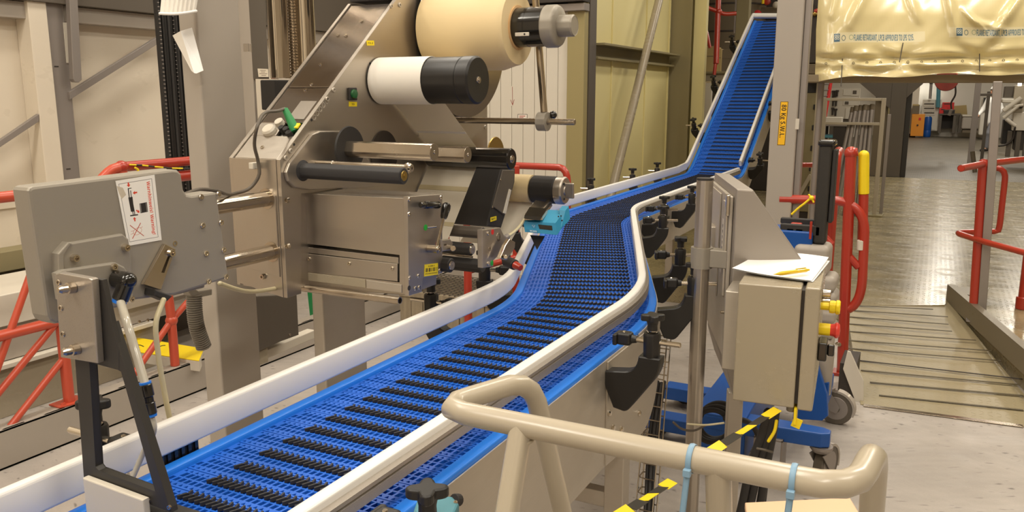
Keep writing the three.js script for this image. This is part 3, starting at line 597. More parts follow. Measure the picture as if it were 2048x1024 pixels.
{ const q = AX.top[1]; part(lab, 'axle_cap', lathe([[0, 0], [0.011, 0], [0.010, 0.003], [0.006, 0.002], [0.005, 0.006], [0, 0.006]], q, DX, 20), M.shaft); }
roller(lab, 'guide_roller', AX.mid, 0.036, M.blackGloss, L => [[0, 0], [0.035, 0], [0.036, 0.002], [0.036, L - 0.004], [0.033, L], [0, L]], 36);
part(lab, 'axle_cap', lathe([[0, 0], [0.014, 0], [0.013, 0.003], [0.008, 0.002], [0.006, 0.005], [0, 0.005]], AX.mid[1], DX, 20), M.shaft);
for (const k of ['s1', 's2']) {
  const [p, q] = AX[k], L = q.x - p.x, r = 0.0245, s = new THREE.Shape(); s.absarc(0, 0, r, -2.55, 2.55, false); s.closePath();   // round bar with one flat
  const g = new THREE.ExtrudeGeometry(s, { depth: L, bevelEnabled: true, bevelSize: 0.001, bevelThickness: 0.001, bevelOffset: -0.001, bevelSegments: 1, curveSegments: 28 });
  g.applyMatrix4(new THREE.Matrix4().makeBasis(V(0, -0.35, -0.937).normalize(), V(0, 0.937, -0.35).normalize(), DX)); g.translate(p.x, p.y, p.z);
  part(lab, 'shaft', toCreasedNormals(g, 0.6), M.shaft); part(lab, 'screw', screwGeo(q.clone().add(V(0.001, 0, 0)), DX, 0.005, 0.002), M.chrome);
}
roller(lab, 'rubber_roller', AX.low, 0.022, M.rubber, L => [[0, 0], [0.030, 0], [0.030, 0.012], [0.022, 0.016], [0.0225, L - 0.002], [0.020, L], [0, L]], 30);
part(lab, 'axle_cap', lathe([[0, 0], [0.014, 0], [0.013, 0.002], [0.004, 0.002], [0.004, 0.004], [0, 0.004]], AX.low[1], DX, 20), M.brass);
roller(lab, 'thin_shaft', AX.thin, 0, M.shaft, L => [[0, 0], [0.011, 0], [0.011, 0.07], [0.0095, 0.072], [0.0095, L - 0.01], [0.014, L - 0.01], [0.015, L - 0.004], [0.012, L], [0, L]], 22);
part(lab, 'collar', lathe([[0.006, 0], [0.012, 0], [0.011, 0.006], [0.004, 0.007], [0.004, 0.002], [0, 0.002]], AX.thin[1], DX, 18), M.chrome);
// cross rod with collar, drop rod and black ball knob
roller(lab, 'cross_rod', AX.bar, 0.0105, M.shaft);
{
  const z = AX.bar[0].z, y = AX.bar[0].y, c = oZ(1086, 242, z), x = c.x;
  part(lab, 'rod_collar', hollow(V(x - 0.016, y, z), V(x + 0.018, y, z), 0.032, 0.011), M.castGrey);
  const t = oZ(1066, 92, z); part(lab, 'drop_rod', cyl(V(x + 0.004, y + 0.031, z), V(t.x - 0.01, t.y + 0.35, t.z), 0.012, 18), M.shaft);
  part(lab, 'ball_knob', ball(V(x + 0.024, y + 0.022, z - 0.03), 0.014), M.blackGloss);
}
// supply spindle: hub, adjusting collar and hand knob
const SP_Z = -2.52, SP_Y = 1.838;
{
  const x0 = XP + 0.02, xr = oZ(1036, 58, SP_Z).x;
  const A = V(x0, SP_Y, SP_Z);
  part(lab, 'spindle_hub', lathe([[0, 0], [0.0635, 0], [0.0635, xr - x0 + 0.045], [0.0625, xr - x0 + 0.046], [0.0625, xr - x0 + 0.048], [0.0635, xr - x0 + 0.049], [0.0635, xr - x0 + 0.107], [0.06, xr - x0 + 0.11], [0, xr - x0 + 0.11]], A, DX, 48), M.blackGloss);
  part(lab, 'expanding_jaw', new RoundedBoxGeometry(0.05, 0.012, 0.006, 2, 0.002).translate(xr + 0.045, SP_Y - 0.026, SP_Z + 0.060), M.dustWhite);
  part(lab, 'screw', screwGeo(V(xr + 0.055, SP_Y - 0.026, SP_Z + 0.063), DZ, 0.003, 0.002), M.blackMatt);
  part(lab, 'end_collar', lathe([[0, 0], [0.064, 0], [0.0675, 0.004], [0.0675, 0.036], [0.063, 0.044], [0.058, 0.047], [0.03, 0.047], [0, 0.047]], V(xr + 0.105, SP_Y, SP_Z), DX, 48), M.castGrey);
  part(lab, 'hand_knob', lathe([[0, 0], [0.034, 0], [0.0345, 0.002], [0.0345, 0.048], [0.031, 0.053], [0.030, 0.052], [0, 0.052]], V(xr + 0.150, SP_Y, SP_Z), DX, 36), M.castGrey);
  const roll = thing('label_roll', 'large cream roll of label paper on the upper spindle of the machine', 'paper roll', [x0, SP_Y - 0.137, SP_Z]);
  part(roll, 'paper', lathe([[0.072, 0.005], [0.135, 0.005], [0.137, 0.008], [0.137, xr - x0 - 0.06], [0.125, xr - x0 - 0.02], [0.122, xr - x0 - 0.005], [0.118, xr - x0], [0.072, xr - x0], [0.072, 0.005]], A, DX, 64), M.paperRoll);
  part(roll, 'core', lathe([[0.064, 0.003], [0.0715, 0.003], [0.0715, xr - x0 + 0.004], [0.064, xr - x0 + 0.004], [0.064, 0.003]], A, DX, 48), M.paperEdge);
}
// print-head box with its slot
{
  const Z = -1.845, hd = part(lab, 'head_box', pxPrism('z', Z, [[598, 386], [815, 397], [815, 590], [609, 578]], 0.15, 0.0015, [[[611, 486], [800, 509], [800, 566], [610, 543]]]), M.steel);
  part(hd, 'slot_back', pxPrism('z', Z - 0.09, [[600, 478], [812, 500], [812, 580], [600, 560]], 0.01), M.blackMatt);
  part(hd, 'press_bar', pxPrism('z', Z - 0.004, [[612, 494], [797, 515], [797, 527], [612, 505]], 0.03, 0.001), M.steel);
  const pl = part(hd, 'peel_plate', pxPrism('z', Z + 0.002, [[609, 507], [795, 528], [795, 563], [609, 543]], 0.01, 0.0012), M.steel);
  for (const p of [[619, 518], [699, 527], [785, 537]]) part(hd, 'screw', screwGeo(oZ(p[0], p[1], Z + 0.002), DZ, 0.006, 0.004), M.chrome);
  part(hd, 'lip_strip', pxPrism('z', Z + 0.003, [[612, 545], [730, 559], [731, 576], [613, 561]], 0.006, 0.001), M.creamBox);
  part(hd, 'lip_strip', pxPrism('z', Z + 0.003, [[732, 560], [803, 570], [803, 586], [733, 577]], 0.006, 0.001), M.steelSoft);
  part(hd, 'corner_post', pxPrism('z', Z + 0.003, [[597, 482], [609, 484], [609, 560], [600, 560]], 0.01, 0.002), M.steel);
  part(lab, 'lower_pipe', (() => { const a = oZ(578, 572, -1.83), b = oZ(800, 599, -1.83); b.y = a.y; return hollow(a, b, 0.011, 0.008); })(), M.shaft);
  part(lab, 'pipe_clamp', (() => { const a = oZ(578, 572, -1.83); return cub(a.x - 0.02, a.x + 0.02, a.y - 0.018, a.y + 0.025, a.z - 0.02, a.z + 0.018, 0.006); })(), M.shaft);
  // end plate with its fittings
  const XE = -1.24, ep = part(lab, 'end_plate', pxPrism('x', XE, [[815, 393], [885, 388], [885, 546], [846, 556], [844, 584], [818, 592]], 0.014, 0.0015), M.steel);
  for (const p of [[818, 399], [881, 395], [818, 428], [879, 541], [819, 556], [836, 552], [830, 577], [838, 575]]) part(ep, 'screw', screwGeo(oX(p[0], p[1], XE), DX, 0.006, 0.003), M.chrome);
  part(ep, 'hole', lathe([[0, 0], [0.007, 0], [0.007, 0.0008], [0, 0.0008]], oX(818, 576, XE), DX, 14), M.blackMatt);
  part(ep, 'grip', [cyl(oX(841, 410, XE + 0.02), oX(850, 410, XE + 0.02), 0.0075, 14), (() => { const a = oX(849, 410, XE + 0.02), b = oX(878, 410, XE + 0.02); return lathe([[0, 0], [0.008, 0], [0.0105, 0.004], [0.0105, a.distanceTo(b) - 0.006], [0.008, a.distanceTo(b)], [0, a.distanceTo(b)]], a, b.clone().sub(a), 18); })()], M.blackGloss);
  part(ep, 'green_dot', lathe([[0, 0], [0.0085, 0], [0.0085, 0.0008], [0, 0.0008]], oX(851, 455, XE), DX, 20), M.green, { label: 'green dot sticker' });
  part(ep, 'stop_pin', cyl(oX(855, 455, XE), oX(873, 453, XE + 0.02), 0.003, 10), M.chrome);
  const h0 = oX(856, 497, XE), h1 = V(h0.x + 0.035, h0.y, h0.z);
  part(ep, 'lever_hub', [cyl(h0, h1, 0.011, 20), screwGeo(h1, DX, 0.007, 0.003)], M.shaft);
  const l0 = V(h1.x - 0.008, h1.y, h1.z), l1 = oX(888, 432, XE + 0.03);
  part(ep, 'lever_arm', cyl(l0, l1, 0.0045, 12), M.chrome);
  { const d = l1.clone().sub(l0).normalize(), g0 = l1.clone().addScaledVector(d, -0.008); part(ep, 'lever_grip', lathe([[0, 0], [0.008, 0], [0.010, 0.006], [0.0135, 0.03], [0.012, 0.041], [0.007, 0.046], [0, 0.047]], g0, d, 20), M.blackGloss); }
  part(ep, 'red_dot', lathe([[0, 0], [0.007, 0], [0.007, 0.0008], [0, 0.0008]], oX(874, 488, XE), DX, 18), M.redDot, { label: 'red dot sticker' });
  decal(ep, 'barcode_sticker', 'x', XE + 0.001, [[849.5, 529.5], [876, 526], [876, 549], [848.5, 553]], canvasTex(128, 110, (x, w, h) => {
    x.fillStyle = '#f3da2c'; x.fillRect(0, 0, w, h); x.fillStyle = '#3a2c08'; x.font = 'bold 18px sans-serif'; x.textAlign = 'center'; x.fillText('0-088-2', w / 2, 26);
    let k = 10; const r = [3, 2, 6, 3, 2, 4, 8, 3, 2, 2, 3, 5, 2, 3, 6, 2, 3, 4, 2, 6, 3, 2]; r.forEach((q, i) => { if (i % 2 === 0) x.fillRect(k, 36, q * 1.5, 36); k += q * 1.5; });
    x.font = 'bold 20px sans-serif'; x.fillText('PE20020042', w / 2, 96);
  }), { label: 'yellow barcode sticker' });
  const br = axle([800, 543], -1.3, [886, 541]); part(lab, 'press_roller', cyl(V(-1.45, br[0].y, -2.0), V(-1.215, br[0].y, -2.0), 0.021, 24), M.blackMatt);
  part(lab, 'axle_cap', lathe([[0, 0], [0.014, 0], [0.013, 0.003], [0.003, 0.003], [0, 0.001]], V(-1.215, br[0].y, -2.0), DX, 20), M.shaft);
}
// black print engine standing aslant behind the web
{
  const XG = -1.385, g = part(lab, 'print_engine', pxPrism('x', XG, [[1003, 338], [1031, 336], [1030, 364], [1010, 434], [1003, 456], [975, 452], [984, 414]], 0.26, 0.006), M.blackMatt);
  part(g, 'grey_cheek', pxPrism('x', XG + 0.004, [[1006, 340], [1029, 340], [1028, 364], [1009, 430], [986, 413]], 0.006, 0.002), M.greyDark);
  part(g, 'scale_strip', pxPrism('x', XG + 0.007, [[1019, 378], [1023, 380], [1012, 428], [1007, 426]], 0.004, 0.001), M.dustWhite);
  for (const p of [[1001, 360], [985, 414]]) part(g, 'screw', screwGeo(oX(p[0], p[1], XG + 0.004), DX, 0.004, 0.003), M.chrome);
  decal(g, 'sticker', 'x', XG + 0.003, [[981, 435], [993, 432], [993, 440], [981, 444]], canvasTex(32, 24, (x) => { x.fillStyle = '#f1d81e'; x.fillRect(0, 0, 32, 24); x.fillStyle = '#332a10'; x.font = 'bold 16px sans-serif'; x.fillText('M1', 4, 18); }), { label: 'yellow number sticker' });
}
// dispensing beam: rollers, flat bar, end plate
{
  const r1 = axle([880, 493], -1.45, [944, 492]); roller(lab, 'press_roller', r1, 0.021, M.blackMatt, null, 26);
  part(lab, 'axle_cap', lathe([[0, 0], [0.0165, 0], [0.015, 0.004], [0.004, 0.004], [0, 0.002]], r1[1], DX, 22), M.shaft);
  const r2 = axle([885, 524], -1.45, [966, 524]); roller(lab, 'dark_beam', r2, 0.023, M.blackMatt, null, 24);
  const r3 = axle([920, 462], -1.4, [966, 462]); part(lab, 'dark_beam', cyl(V(-1.5, r3[0].y, r3[0].z), r3[1], 0.02, 20), M.greyDark);
  part(lab, 'slide_rod', (() => { const a = axle([885, 508], -1.35, [945, 513]); return cyl(a[0], a[1], 0.004, 10); })(), M.chrome);
  const XB = -1.135, p = part(lab, 'beam_plate', pxPrism('x', XB, [[965, 460], [1000, 455], [1013, 480], [1009, 500], [986, 522], [987, 533], [966, 536]], 0.018, 0.0015), M.steel);
  part(p, 'red_dot', lathe([[0, 0], [0.008, 0], [0.008, 0.0008], [0, 0.0008]], oX(985, 464, XB), DX, 18), M.redDot, { label: 'red dot sticker' });
  part(p, 'green_dot', lathe([[0, 0], [0.008, 0], [0.008, 0.0008], [0, 0.0008]], oX(984, 526, XB), DX, 18), M.green, { label: 'green dot sticker' });
  for (const q of [[976, 467], [976, 527]]) part(p, 'screw', screwGeo(oX(q[0], q[1], XB), DX, 0.006, 0.003), M.chrome);
  part(p, 'hole', lathe([[0.008, 0], [0.013, 0], [0.013, 0.001], [0.008, 0.001]], oX(997, 474, XB), DX, 18), M.shaft);
  part(p, 'hole', lathe([[0.004, 0], [0.007, 0], [0.007, 0.001], [0.004, 0.001]], oX(979, 498, XB), DX, 14), M.shaft);
  part(lab, 'slotted_lug', pxPrism('x', -1.2, [[884, 480], [901, 478], [906, 486], [904, 500], [885, 503]], 0.012, 0.002, [[[887, 487], [894, 486], [894, 492], [887, 493]]]), M.steel);
  part(lab, 'thumb_nut', cyl(oX(906, 497, -1.2), oX(906, 497, -1.185), 0.008, 16), M.shaft);
  const l = part(lab, 'latch', pxPrism('x', -1.105, [[1012, 490], [1020, 478], [1031, 484], [1030, 496], [1014, 520], [1001, 517]], 0.014, 0.002), M.shaft);
  part(l, 'latch_pin', cyl(oX(1011, 514, -1.105), oX(1011, 514, -1.09), 0.006, 14), M.chrome);
}
{ const a = hit(1012, 522, 2.62), b = hit(1030, 530, 2.58), c = hit(1042, 536, 2.56); part(lab, 'release_handle', [cyl(a, b, 0.017, 20), cub(a.x - 0.012, a.x + 0.012, a.y, a.y + 0.07, a.z - 0.012, a.z + 0.012, 0.004)], M.blackMatt); part(lab, 'red_tip', cyl(b, c, 0.013, 20, 0.010), M.red, { label: 'red tip of the black handle' }); }
// rewind spool on the right
{
  const a = axle([1000, 374], -1.5, [1064, 374]), y = a[0].y, z = a[0].z, x1 = oZ(1066, 376, z).x, x2 = oZ(1116, 377, z).x;
  part(lab, 'rewind_drum', cyl(V(x1, y, z), V(x2, y, z), 0.052, 36), M.blackMatt);
  part(lab, 'spool_flange', lathe([[0, 0], [0.052, 0], [0.0525, 0.004], [0.0525, 0.026], [0.048, 0.032], [0.018, 0.030], [0.016, 0.034], [0, 0.034]], V(x2, y, z), DX, 36), M.steel);
  part(lab, 'spool_key', new RoundedBoxGeometry(0.034, 0.058, 0.012, 2, 0.003).rotateX(0.1).translate(x2 + 0.046, y, z - 0.004), M.steel);
  for (let i = 0; i < 3; i++) { const t = i * 2.1 + 0.6; part(lab, 'screw', screwGeo(V(x2 + 0.031, y + 0.033 * Math.cos(t), z + 0.033 * Math.sin(t)), DX, 0.005, 0.003), M.blackMatt); }
  const r = thing('rewind_roll', 'small roll of beige backing paper on the lower right spool', 'paper roll', [-1.45, y - 0.05, z]);
  part(r, 'paper', lathe([[0.02, 0], [0.053, 0], [0.0535, 0.002], [0.0535, x1 + 1.56], [0.02, x1 + 1.56], [0.02, 0]], V(-1.56, y, z), DX, 40), M.paperRoll);
  const e0 = oX(985, 520, x1), b = [[-z - 0.03, y - 0.036], [-e0.z, e0.y]];
  part(r, 'tail', prism('x', x1, [[-z + 0.001, y - 0.053], [-z + 0.001, y - 0.0537], [-e0.z + 0.12, e0.y + 0.03], [-e0.z + 0.12, e0.y + 0.0308]], x1 + 1.56), M.webPaper);
}
// label web: over the idle roller, behind the guide roller and down to the print head
{
  const xa = XP + 0.005, xb = oZ(866, 160, AX.top[0].z).x, R = 0.0722;
  const w = thing('label_web', 'white label paper web wrapped round the black roller and running down to the print head', 'paper web', [(xa + xb) / 2, 1.2, AX.top[0].z]);
  const ct = [-AX.top[0].z, AX.top[0].y], cm = [-AX.mid[0].z, AX.mid[0].y], pts = [];
  pts.push([-SP_Z - 0.06, SP_Y - 0.125]);
  for (let i = 0; i <= 22; i++) { const t = (80 + i * 10.5) * Math.PI / 180; pts.push([ct[0] + R * Math.cos(t), ct[1] + R * Math.sin(t)]); }
  const rm = 0.0368; for (let i = 0; i <= 8; i++) { const t = (40 - i * 14) * Math.PI / 180; pts.push([cm[0] + rm * Math.cos(t), cm[1] + rm * Math.sin(t)]); }
  const e = oX(893, 486, xb); pts.push([-e.z, e.y]);
  const ribbon = (P, x0, x1, th) => { const back = P.map((p, i) => { const a = P[Math.max(0, i - 1)], b = P[Math.min(P.length - 1, i + 1)], dx = b[0] - a[0], dy = b[1] - a[1], l = Math.hypot(dx, dy); return [p[0] - dy / l * th, p[1] + dx / l * th]; }); return toCreasedNormals(prism('x', x1, [...P, ...back.reverse()], x1 - x0), 0.5); };
  part(w, 'web', ribbon(pts, xa, xb, 0.0006), M.webPaper);
  const n = pts.length; part(w, 'wrap_label', ribbon(pts.slice(1, 24), xa, xb, -0.0009), M.paperWhite);
  const q0 = pts[n - 2], q1 = pts[n - 1]; for (const [f0, f1] of [[0.27, 0.33], [0.74, 0.79]]) part(w, 'label_gap', ribbon([0, 1].map(k => { const f = k ? f1 : f0; return [q0[0] + (q1[0] - q0[0]) * f, q0[1] + (q1[1] - q0[1]) * f]; }), xa, xb, -0.0012), M.webMark);
  const h0 = pts[23], h1 = pts[24]; part(w, 'label_gap', ribbon([0.62, 0.66].map(f => [h0[0] + (h1[0] - h0[0]) * f, h0[1] + (h1[1] - h0[1]) * f]), xa, xb, -0.0012), M.paperWhite);
}
// carrying tubes to the applicator, stand columns and lift
for (const [px, py] of [[535, 397], [545, 503]]) { const p = oZ(px, py, FZ); part(lab, 'carrying_tube', [cyl(V(p.x, p.y, -1.236), V(p.x, p.y, FZ - 0.01), 0.0215, 28), hollow(V(p.x, p.y, FZ - 0.002), V(p.x, p.y, FZ + 0.006), 0.029, 0.0215)], M.shaft); }
function column(px0, pxc, px1, t, y0, y1, mat) { const c = hit(pxc, 700, t), x0 = oZ(px0, 700, c.z).x, z0 = oX(px1, 700, c.x).z; return cub(x0, c.x, y0, y1, z0, c.z, 0.006); }
part(lab, 'stand_column', column(406, 440, 520, 2.65, 0.012, 2.7), M.greyPaint);
part(lab, 'stand_column', column(628, 650, 734, 2.75, 0.012, 1.05), M.steelSoft);
{ const c = hit(440, 700, 2.65); part(lab, 'base_foot', cub(c.x - 0.16, c.x + 0.06, 0, 0.014, c.z - 0.30, c.z + 0.1, 0.004), M.steelSoft); const d = hit(650, 700, 2.75); part(lab, 'base_foot', cub(d.x - 0.14, d.x + 0.06, 0, 0.014, d.z - 0.3, d.z + 0.1, 0.004), M.steelSoft);
  part(lab, 'stand_rail', cub(d.x - 0.5, d.x - 0.02, 0.99, 1.05, d.z - 0.14, d.z - 0.04, 0.004), M.steelSoft);
  }
{
  const y0 = hit(557, 158, 2.95).y, a = hit(557, 80, 2.95), b = hit(611, 80, 3.0), s = hit(586, 80, 2.98);
  part(lab, 'lift_column', cyl(V(a.x, y0, a.z), V(a.x, 2.7, a.z), 0.036, 32), M.chrome);
  part(lab, 'lift_column', cyl(V(b.x, y0, b.z), V(b.x, 2.7, b.z), 0.037, 32), M.chrome);
  const pr = [[0, 0]]; for (let i = 0; i < 110; i++) { const h = i * 0.0105; pr.push([0.012, h], [0.0165, h + 0.0035], [0.0165, h + 0.006], [0.012, h + 0.009]); } pr.push([0, 1.155]);
  part(lab, 'lead_screw', lathe(pr, V(s.x, y0 - 0.1, s.z), DY, 14), M.shaft);
  const p0 = hit(475, 80, 2.9), p1 = hit(502, 80, 2.9), p2 = hit(534, 80, 2.9);
  part(lab, 'lift_plate', cub(p1.x - 0.12, p1.x - 0.0, 1.2, 2.7, p1.z - 0.012, p1.z, 0.002), M.greyPaint);
  part(lab, 'lift_plate', prism('y', 2.7, [[p1.x, -p1.z], [p2.x, -p2.z], [p2.x - 0.01, -p2.z + 0.01], [p1.x - 0.01, -p1.z + 0.01]], 2.7 - y0), M.greyDark);
  const k = hit(530, 190, 2.8); part(lab, 'lift_block', cub(k.x - 0.01, k.x + 0.055, k.y - 0.05, k.y + 0.05, k.z - 0.06, k.z + 0.01, 0.004), M.blackMatt);
  part(lab, 'lift_block', cub(k.x + 0.0, k.x + 0.2, y0 - 0.12, y0 - 0.001, k.z - 0.26, k.z - 0.062, 0.004), M.steelSoft);
  decal3(lab, 'notice', [[515, 137], [536, 138], [537, 154], [517, 154]].map(q => oZ(q[0], q[1], p2.z + 0.02)), canvasTex(64, 56, (x) => { x.fillStyle = '#d9cfbd'; x.fillRect(0, 0, 64, 56); x.fillStyle = '#7a6d5c'; for (const [a, y, w] of [[16, 10, 34], [20, 21, 24], [8, 32, 50], [20, 43, 30]]) x.fillRect(a, y, w, 4); }), { label: 'small pale notice' });
}
// plug, cap and cables on the sloping cover
{
  const q = oX(575, 246, -1.66), r = slopeAt(0.13, -1.655, 0.0);
  part(lab, 'plug', [cyl(slopeAt(0.128, -1.632, -0.01), slopeAt(0.165, -1.665, 0.04), 0.015, 18, 0.009)], M.greenBoard);
  for (const [u, x] of [[0.12, -1.655], [0.105, -1.635], [0.125, -1.675]]) part(lab, 'socket', cyl(slopeAt(u, x, -0.02), slopeAt(u, x, 0.008), 0.009, 14), M.blackMatt);
  part(lab, 'air_cap', lathe([[0, 0], [0.02, 0], [0.021, 0.01], [0.017, 0.016], [0, 0.018]], slopeAt(0.115, -1.715, -0.004), V(0, sU[0], sU[1]), 20), M.dustWhite);
  part(lab, 'air_cap', lathe([[0, 0], [0.014, 0], [0.013, 0.012], [0, 0.013]], slopeAt(0.15, -1.70, -0.004), V(0, sU[0], sU[1]), 20), M.dustWhite);
  part(lab, 'yellow_tag', slope(0.125, 0.145, XP - 0.03, XP - 0.016, 0.0, 0.006), M.yellow);
  part(lab, 'cable', cable([slopeAt(0.165, -1.665, 0.04), oX(555, 222, -1.66), oX(530, 226, -1.66), oZ(514, 255, FZ + 0.05), oZ(509, 290, FZ + 0.04), oZ(516, 322, FZ + 0.02), oZ(518, 350, FZ + 0.02), oZ(500, 376, FZ + 0.04), oZ(470, 387, FZ + 0.09), oX(430, 381, -1.53), oX(400, 379, -1.5), oX(372, 388, -1.47)], 0.0048, 8, 90), M.greyDark);
  part(lab, 'cable_clip', cub(oZ(516, 330, FZ).x - 0.008, oZ(516, 330, FZ).x + 0.008, oZ(516, 337, FZ).y, oZ(516, 324, FZ).y, FZ, FZ + 0.028, 0.002), M.dustWhite);
  part(lab, 'air_hose', cable([oX(440, 567, -1.52), oX(468, 577, -1.55), oX(500, 583, -1.6), oX(540, 579, -1.64), oZ(578, 570, -1.80)], 0.006, 10, 40), M.hoseYellow);
}
// ---------- the applicator in front of the machine ----------
{
  const XA = -1.32, ap = thing('label_applicator', 'grey label applicator with warning sticker and black stamping frame over the conveyor', 'applicator', [-1.25, 0.95, -1.0]);
  part(ap, 'cover', pxPrism('x', XA, [[57, 382], [60, 376], [66, 373], [346, 339], [356, 340], [363, 347], [368, 380], [374, 389], [384, 391], [428, 384], [434, 386], [458, 556], [350, 590], [240, 604], [232, 616], [125, 646], [112, 648], [100, 642], [95, 632]], 0.045, 0.005), M.castGrey);
  part(ap, 'body', cub(-1.70, XA - 0.046, 1.215, 1.36, -1.235, -1.15, 0.004), M.castGrey);
  part(ap, 'top_edge', pxPrism('x', XA - 0.046, [[64, 377], [352, 343], [366, 388], [90, 420]], 0.05, 0.004), M.alu);
  part(ap, 'clamp_plate', pxPrism('x', XA + 0.014, [[120, 508], [140, 486], [246, 468], [258, 478], [263, 520], [268, 602], [232, 613], [130, 560]], 0.014, 0.003), M.castGrey);
  part(ap, 'lug_plate', pxPrism('x', XA + 0.028, [[112, 547], [128, 540], [232, 525], [250, 534], [260, 552], [268, 600], [232, 616], [120, 600]], 0.014, 0.003), M.castGrey);
  const scr = part(ap, 'bolt_block', pxPrism('x', XA + 0.018, [[117, 508], [138, 484], [145, 486], [128, 510], [129, 545], [118, 548]], 0.02, 0.002), M.castGrey);
  screws(ap, [[402, 394], [437, 388], [405, 451], [442, 445], [447, 500], [412, 507], [452, 554], [417, 563]].map(p => oX(p[0], p[1], XA)), DX, M.chrome, 0.0062, 0.003);
  screws(ap, [[249, 495], [147, 516]].map(p => oX(p[0], p[1], XA + 0.014)), DX, M.chrome, 0.0072, 0.009);
  screws(ap, [[227, 534], [257, 558], [261, 598]].map(p => oX(p[0], p[1], XA + 0.028)), DX, M.chrome, 0.0068, 0.005);
  part(ap, 'hole', lathe([[0.003, 0], [0.0055, 0], [0.0055, 0.0008], [0.003, 0.0008]], oX(350, 487, XA), DX, 14), M.chrome);
  // slotted bracket with hose clip
  part(ap, 'slotted_bracket', pxPrism('x', XA + 0.010, [[331, 488], [352, 499], [322, 580], [287, 569]], 0.009, 0.001, [[[338, 505], [343, 508], [329, 547], [321, 546]]]), M.shaft);
  part(ap, 'screw', screwGeo(oX(340, 506, XA + 0.010), DX, 0.008, 0.008), M.chrome);
  part(ap, 'hose_block', pxPrism('x', XA + 0.03, [[311, 579], [346, 592], [335, 603], [309, 592]], 0.03, 0.003), M.blackMatt);
  // warning sticker
  decal(ap, 'warning_sticker', 'x', XA + 0.0012, [[231, 362], [309, 349.5], [323.5, 480], [256, 492]], canvasTex(320, 540, (x, w, h) => {
    x.fillStyle = '#efebe3'; x.fillRect(0, 0, w, h); x.strokeStyle = '#5a5450'; x.lineWidth = 3; x.strokeRect(22, 28, w - 50, h - 60);
    x.fillStyle = '#c9bda8'; x.beginPath(); x.moveTo(0, 40); x.lineTo(50, 60); x.lineTo(70, 120); x.lineTo(24, 150); x.lineTo(10, 100); x.fill();
    x.save(); x.translate(w - 74, 44); x.rotate(Math.PI / 2); x.fillStyle = '#d8452c'; x.font = 'bold 39px sans-serif'; x.fillText('Warnhinweis!', 0, 0); x.fillText('Warning!', 270, 0); x.restore();
    x.fillStyle = '#2a2624'; x.fillRect(88, 72, 8, 76); x.fillRect(88, 72, 30, 6); x.fillRect(106, 92, 6, 54); x.fillRect(84, 144, 34, 120); x.fillRect(96, 262, 7, 30); x.fillRect(110, 262, 7, 30); x.fillRect(70, 290, 72, 10);
    x.fillRect(168, 208, 62, 78); x.fillStyle = '#8a857e'; x.fillRect(172, 212, 6, 70); x.fillRect(220, 212, 6, 70);
    x.fillStyle = '#d8452c'; const ar = (cx, cy, a) => { x.save(); x.translate(cx, cy); x.rotate(a); x.beginPath(); x.moveTo(0, 18); x.lineTo(-15, 0); x.lineTo(-6, 0); x.lineTo(-6, -18); x.lineTo(6, -18); x.lineTo(6, 0); x.lineTo(15, 0); x.fill(); x.restore(); };
    ar(98, 46, 0); ar(142, 116, Math.PI / 2); ar(148, 268, -0.9); ar(104, 328, Math.PI);
    x.strokeStyle = '#c98872'; x.lineWidth = 3; x.beginPath(); x.ellipse(110, 432, 42, 26, -0.4, 0, 7); x.moveTo(76, 440); x.lineTo(44, 450); x.moveTo(82, 422); x.lineTo(50, 424); x.moveTo(140, 410); x.lineTo(164, 400); x.stroke();
    x.strokeStyle = '#b8442c'; x.lineWidth = 6; x.beginPath(); x.moveTo(52, 372); x.lineTo(160, 480); x.moveTo(152, 366); x.lineTo(52, 486); x.stroke();
  }), { label: 'white warning sticker with red lettering' });
  // stamping frame
  const ZA = -0.77;
  part(ap, 'fixing_plate', pxPrism('z', ZA, [[110, 549], [118, 546], [178, 557], [184, 560], [195, 727], [121, 715]], 0.012, 0.0015), M.alu);
  for (const p of [[148, 575], [156, 698]]) { const a = oZ(p[0], p[1], ZA); part(ap, 'threaded_pin', lathe([[0, 0], [0.0085, 0], [0.0085, 0.010], [0.0065, 0.011], [0.0065, 0.020], [0.004, 0.024], [0, 0.024]], a, V(-0.1, 0.05, 1), 14), M.shaft); }
  screws(ap, [[118, 565], [122, 616], [126, 668]].map(p => oZ(p[0], p[1], ZA)), DZ, M.shaft, 0.005, 0.002);
  part(ap, 'side_web', pxPrism('z', ZA - 0.0125, [[184, 556], [205, 560], [224, 645], [238, 700], [238, 741], [190, 728]], 0.008, 0.001), M.blackPaint);
  part(ap, 'stamping_frame', pxPrism('z', ZA - 0.013, [[190, 700], [222, 645], [340, 1016], [342, 1026], [167, 958], [149, 717]], 0.014, 0.0015, [[[177, 722], [189, 725], [236, 738], [243, 742], [312, 985], [196, 942], [190, 934]]]), M.blackPaint);
  for (const [a, b] of [[132, 575], [172, 578], [140, 640], [176, 640]]) part(ap, 'spacer_rod', cyl(oX(a, b, XA + 0.02), oZ(a, b, ZA - 0.0125), 0.008, 14), M.shaft);
  { const a = oZ(165, 957, ZA), b = oZ(286, 1002, ZA), c = oZ(352, 1024, ZA);
    part(ap, 'stamp_body', cub(a.x + 0.004, c.x - 0.004, 0.948, a.y - 0.03, ZA - 0.05, ZA - 0.012, 0.003), M.blackMatt);
    part(ap, 'stamp_pad', prism('z', ZA, [[a.x, a.y + 0.001], [b.x, b.y + 0.001], [b.x, 0.944], [a.x, 0.944]], 0.012, 0.002), M.dustWhite);
    for (const p of [[178, 957], [262, 986], [298, 1001], [340, 1014]]) part(ap, 'screw', screwGeo(oZ(p[0], p[1], ZA - 0.013), DZ, 0.004, 0.003), M.chrome); }
  // air line with push-in fittings
  const A = oX(232, 558, XA + 0.03), f1 = oX(240, 600, -1.27);
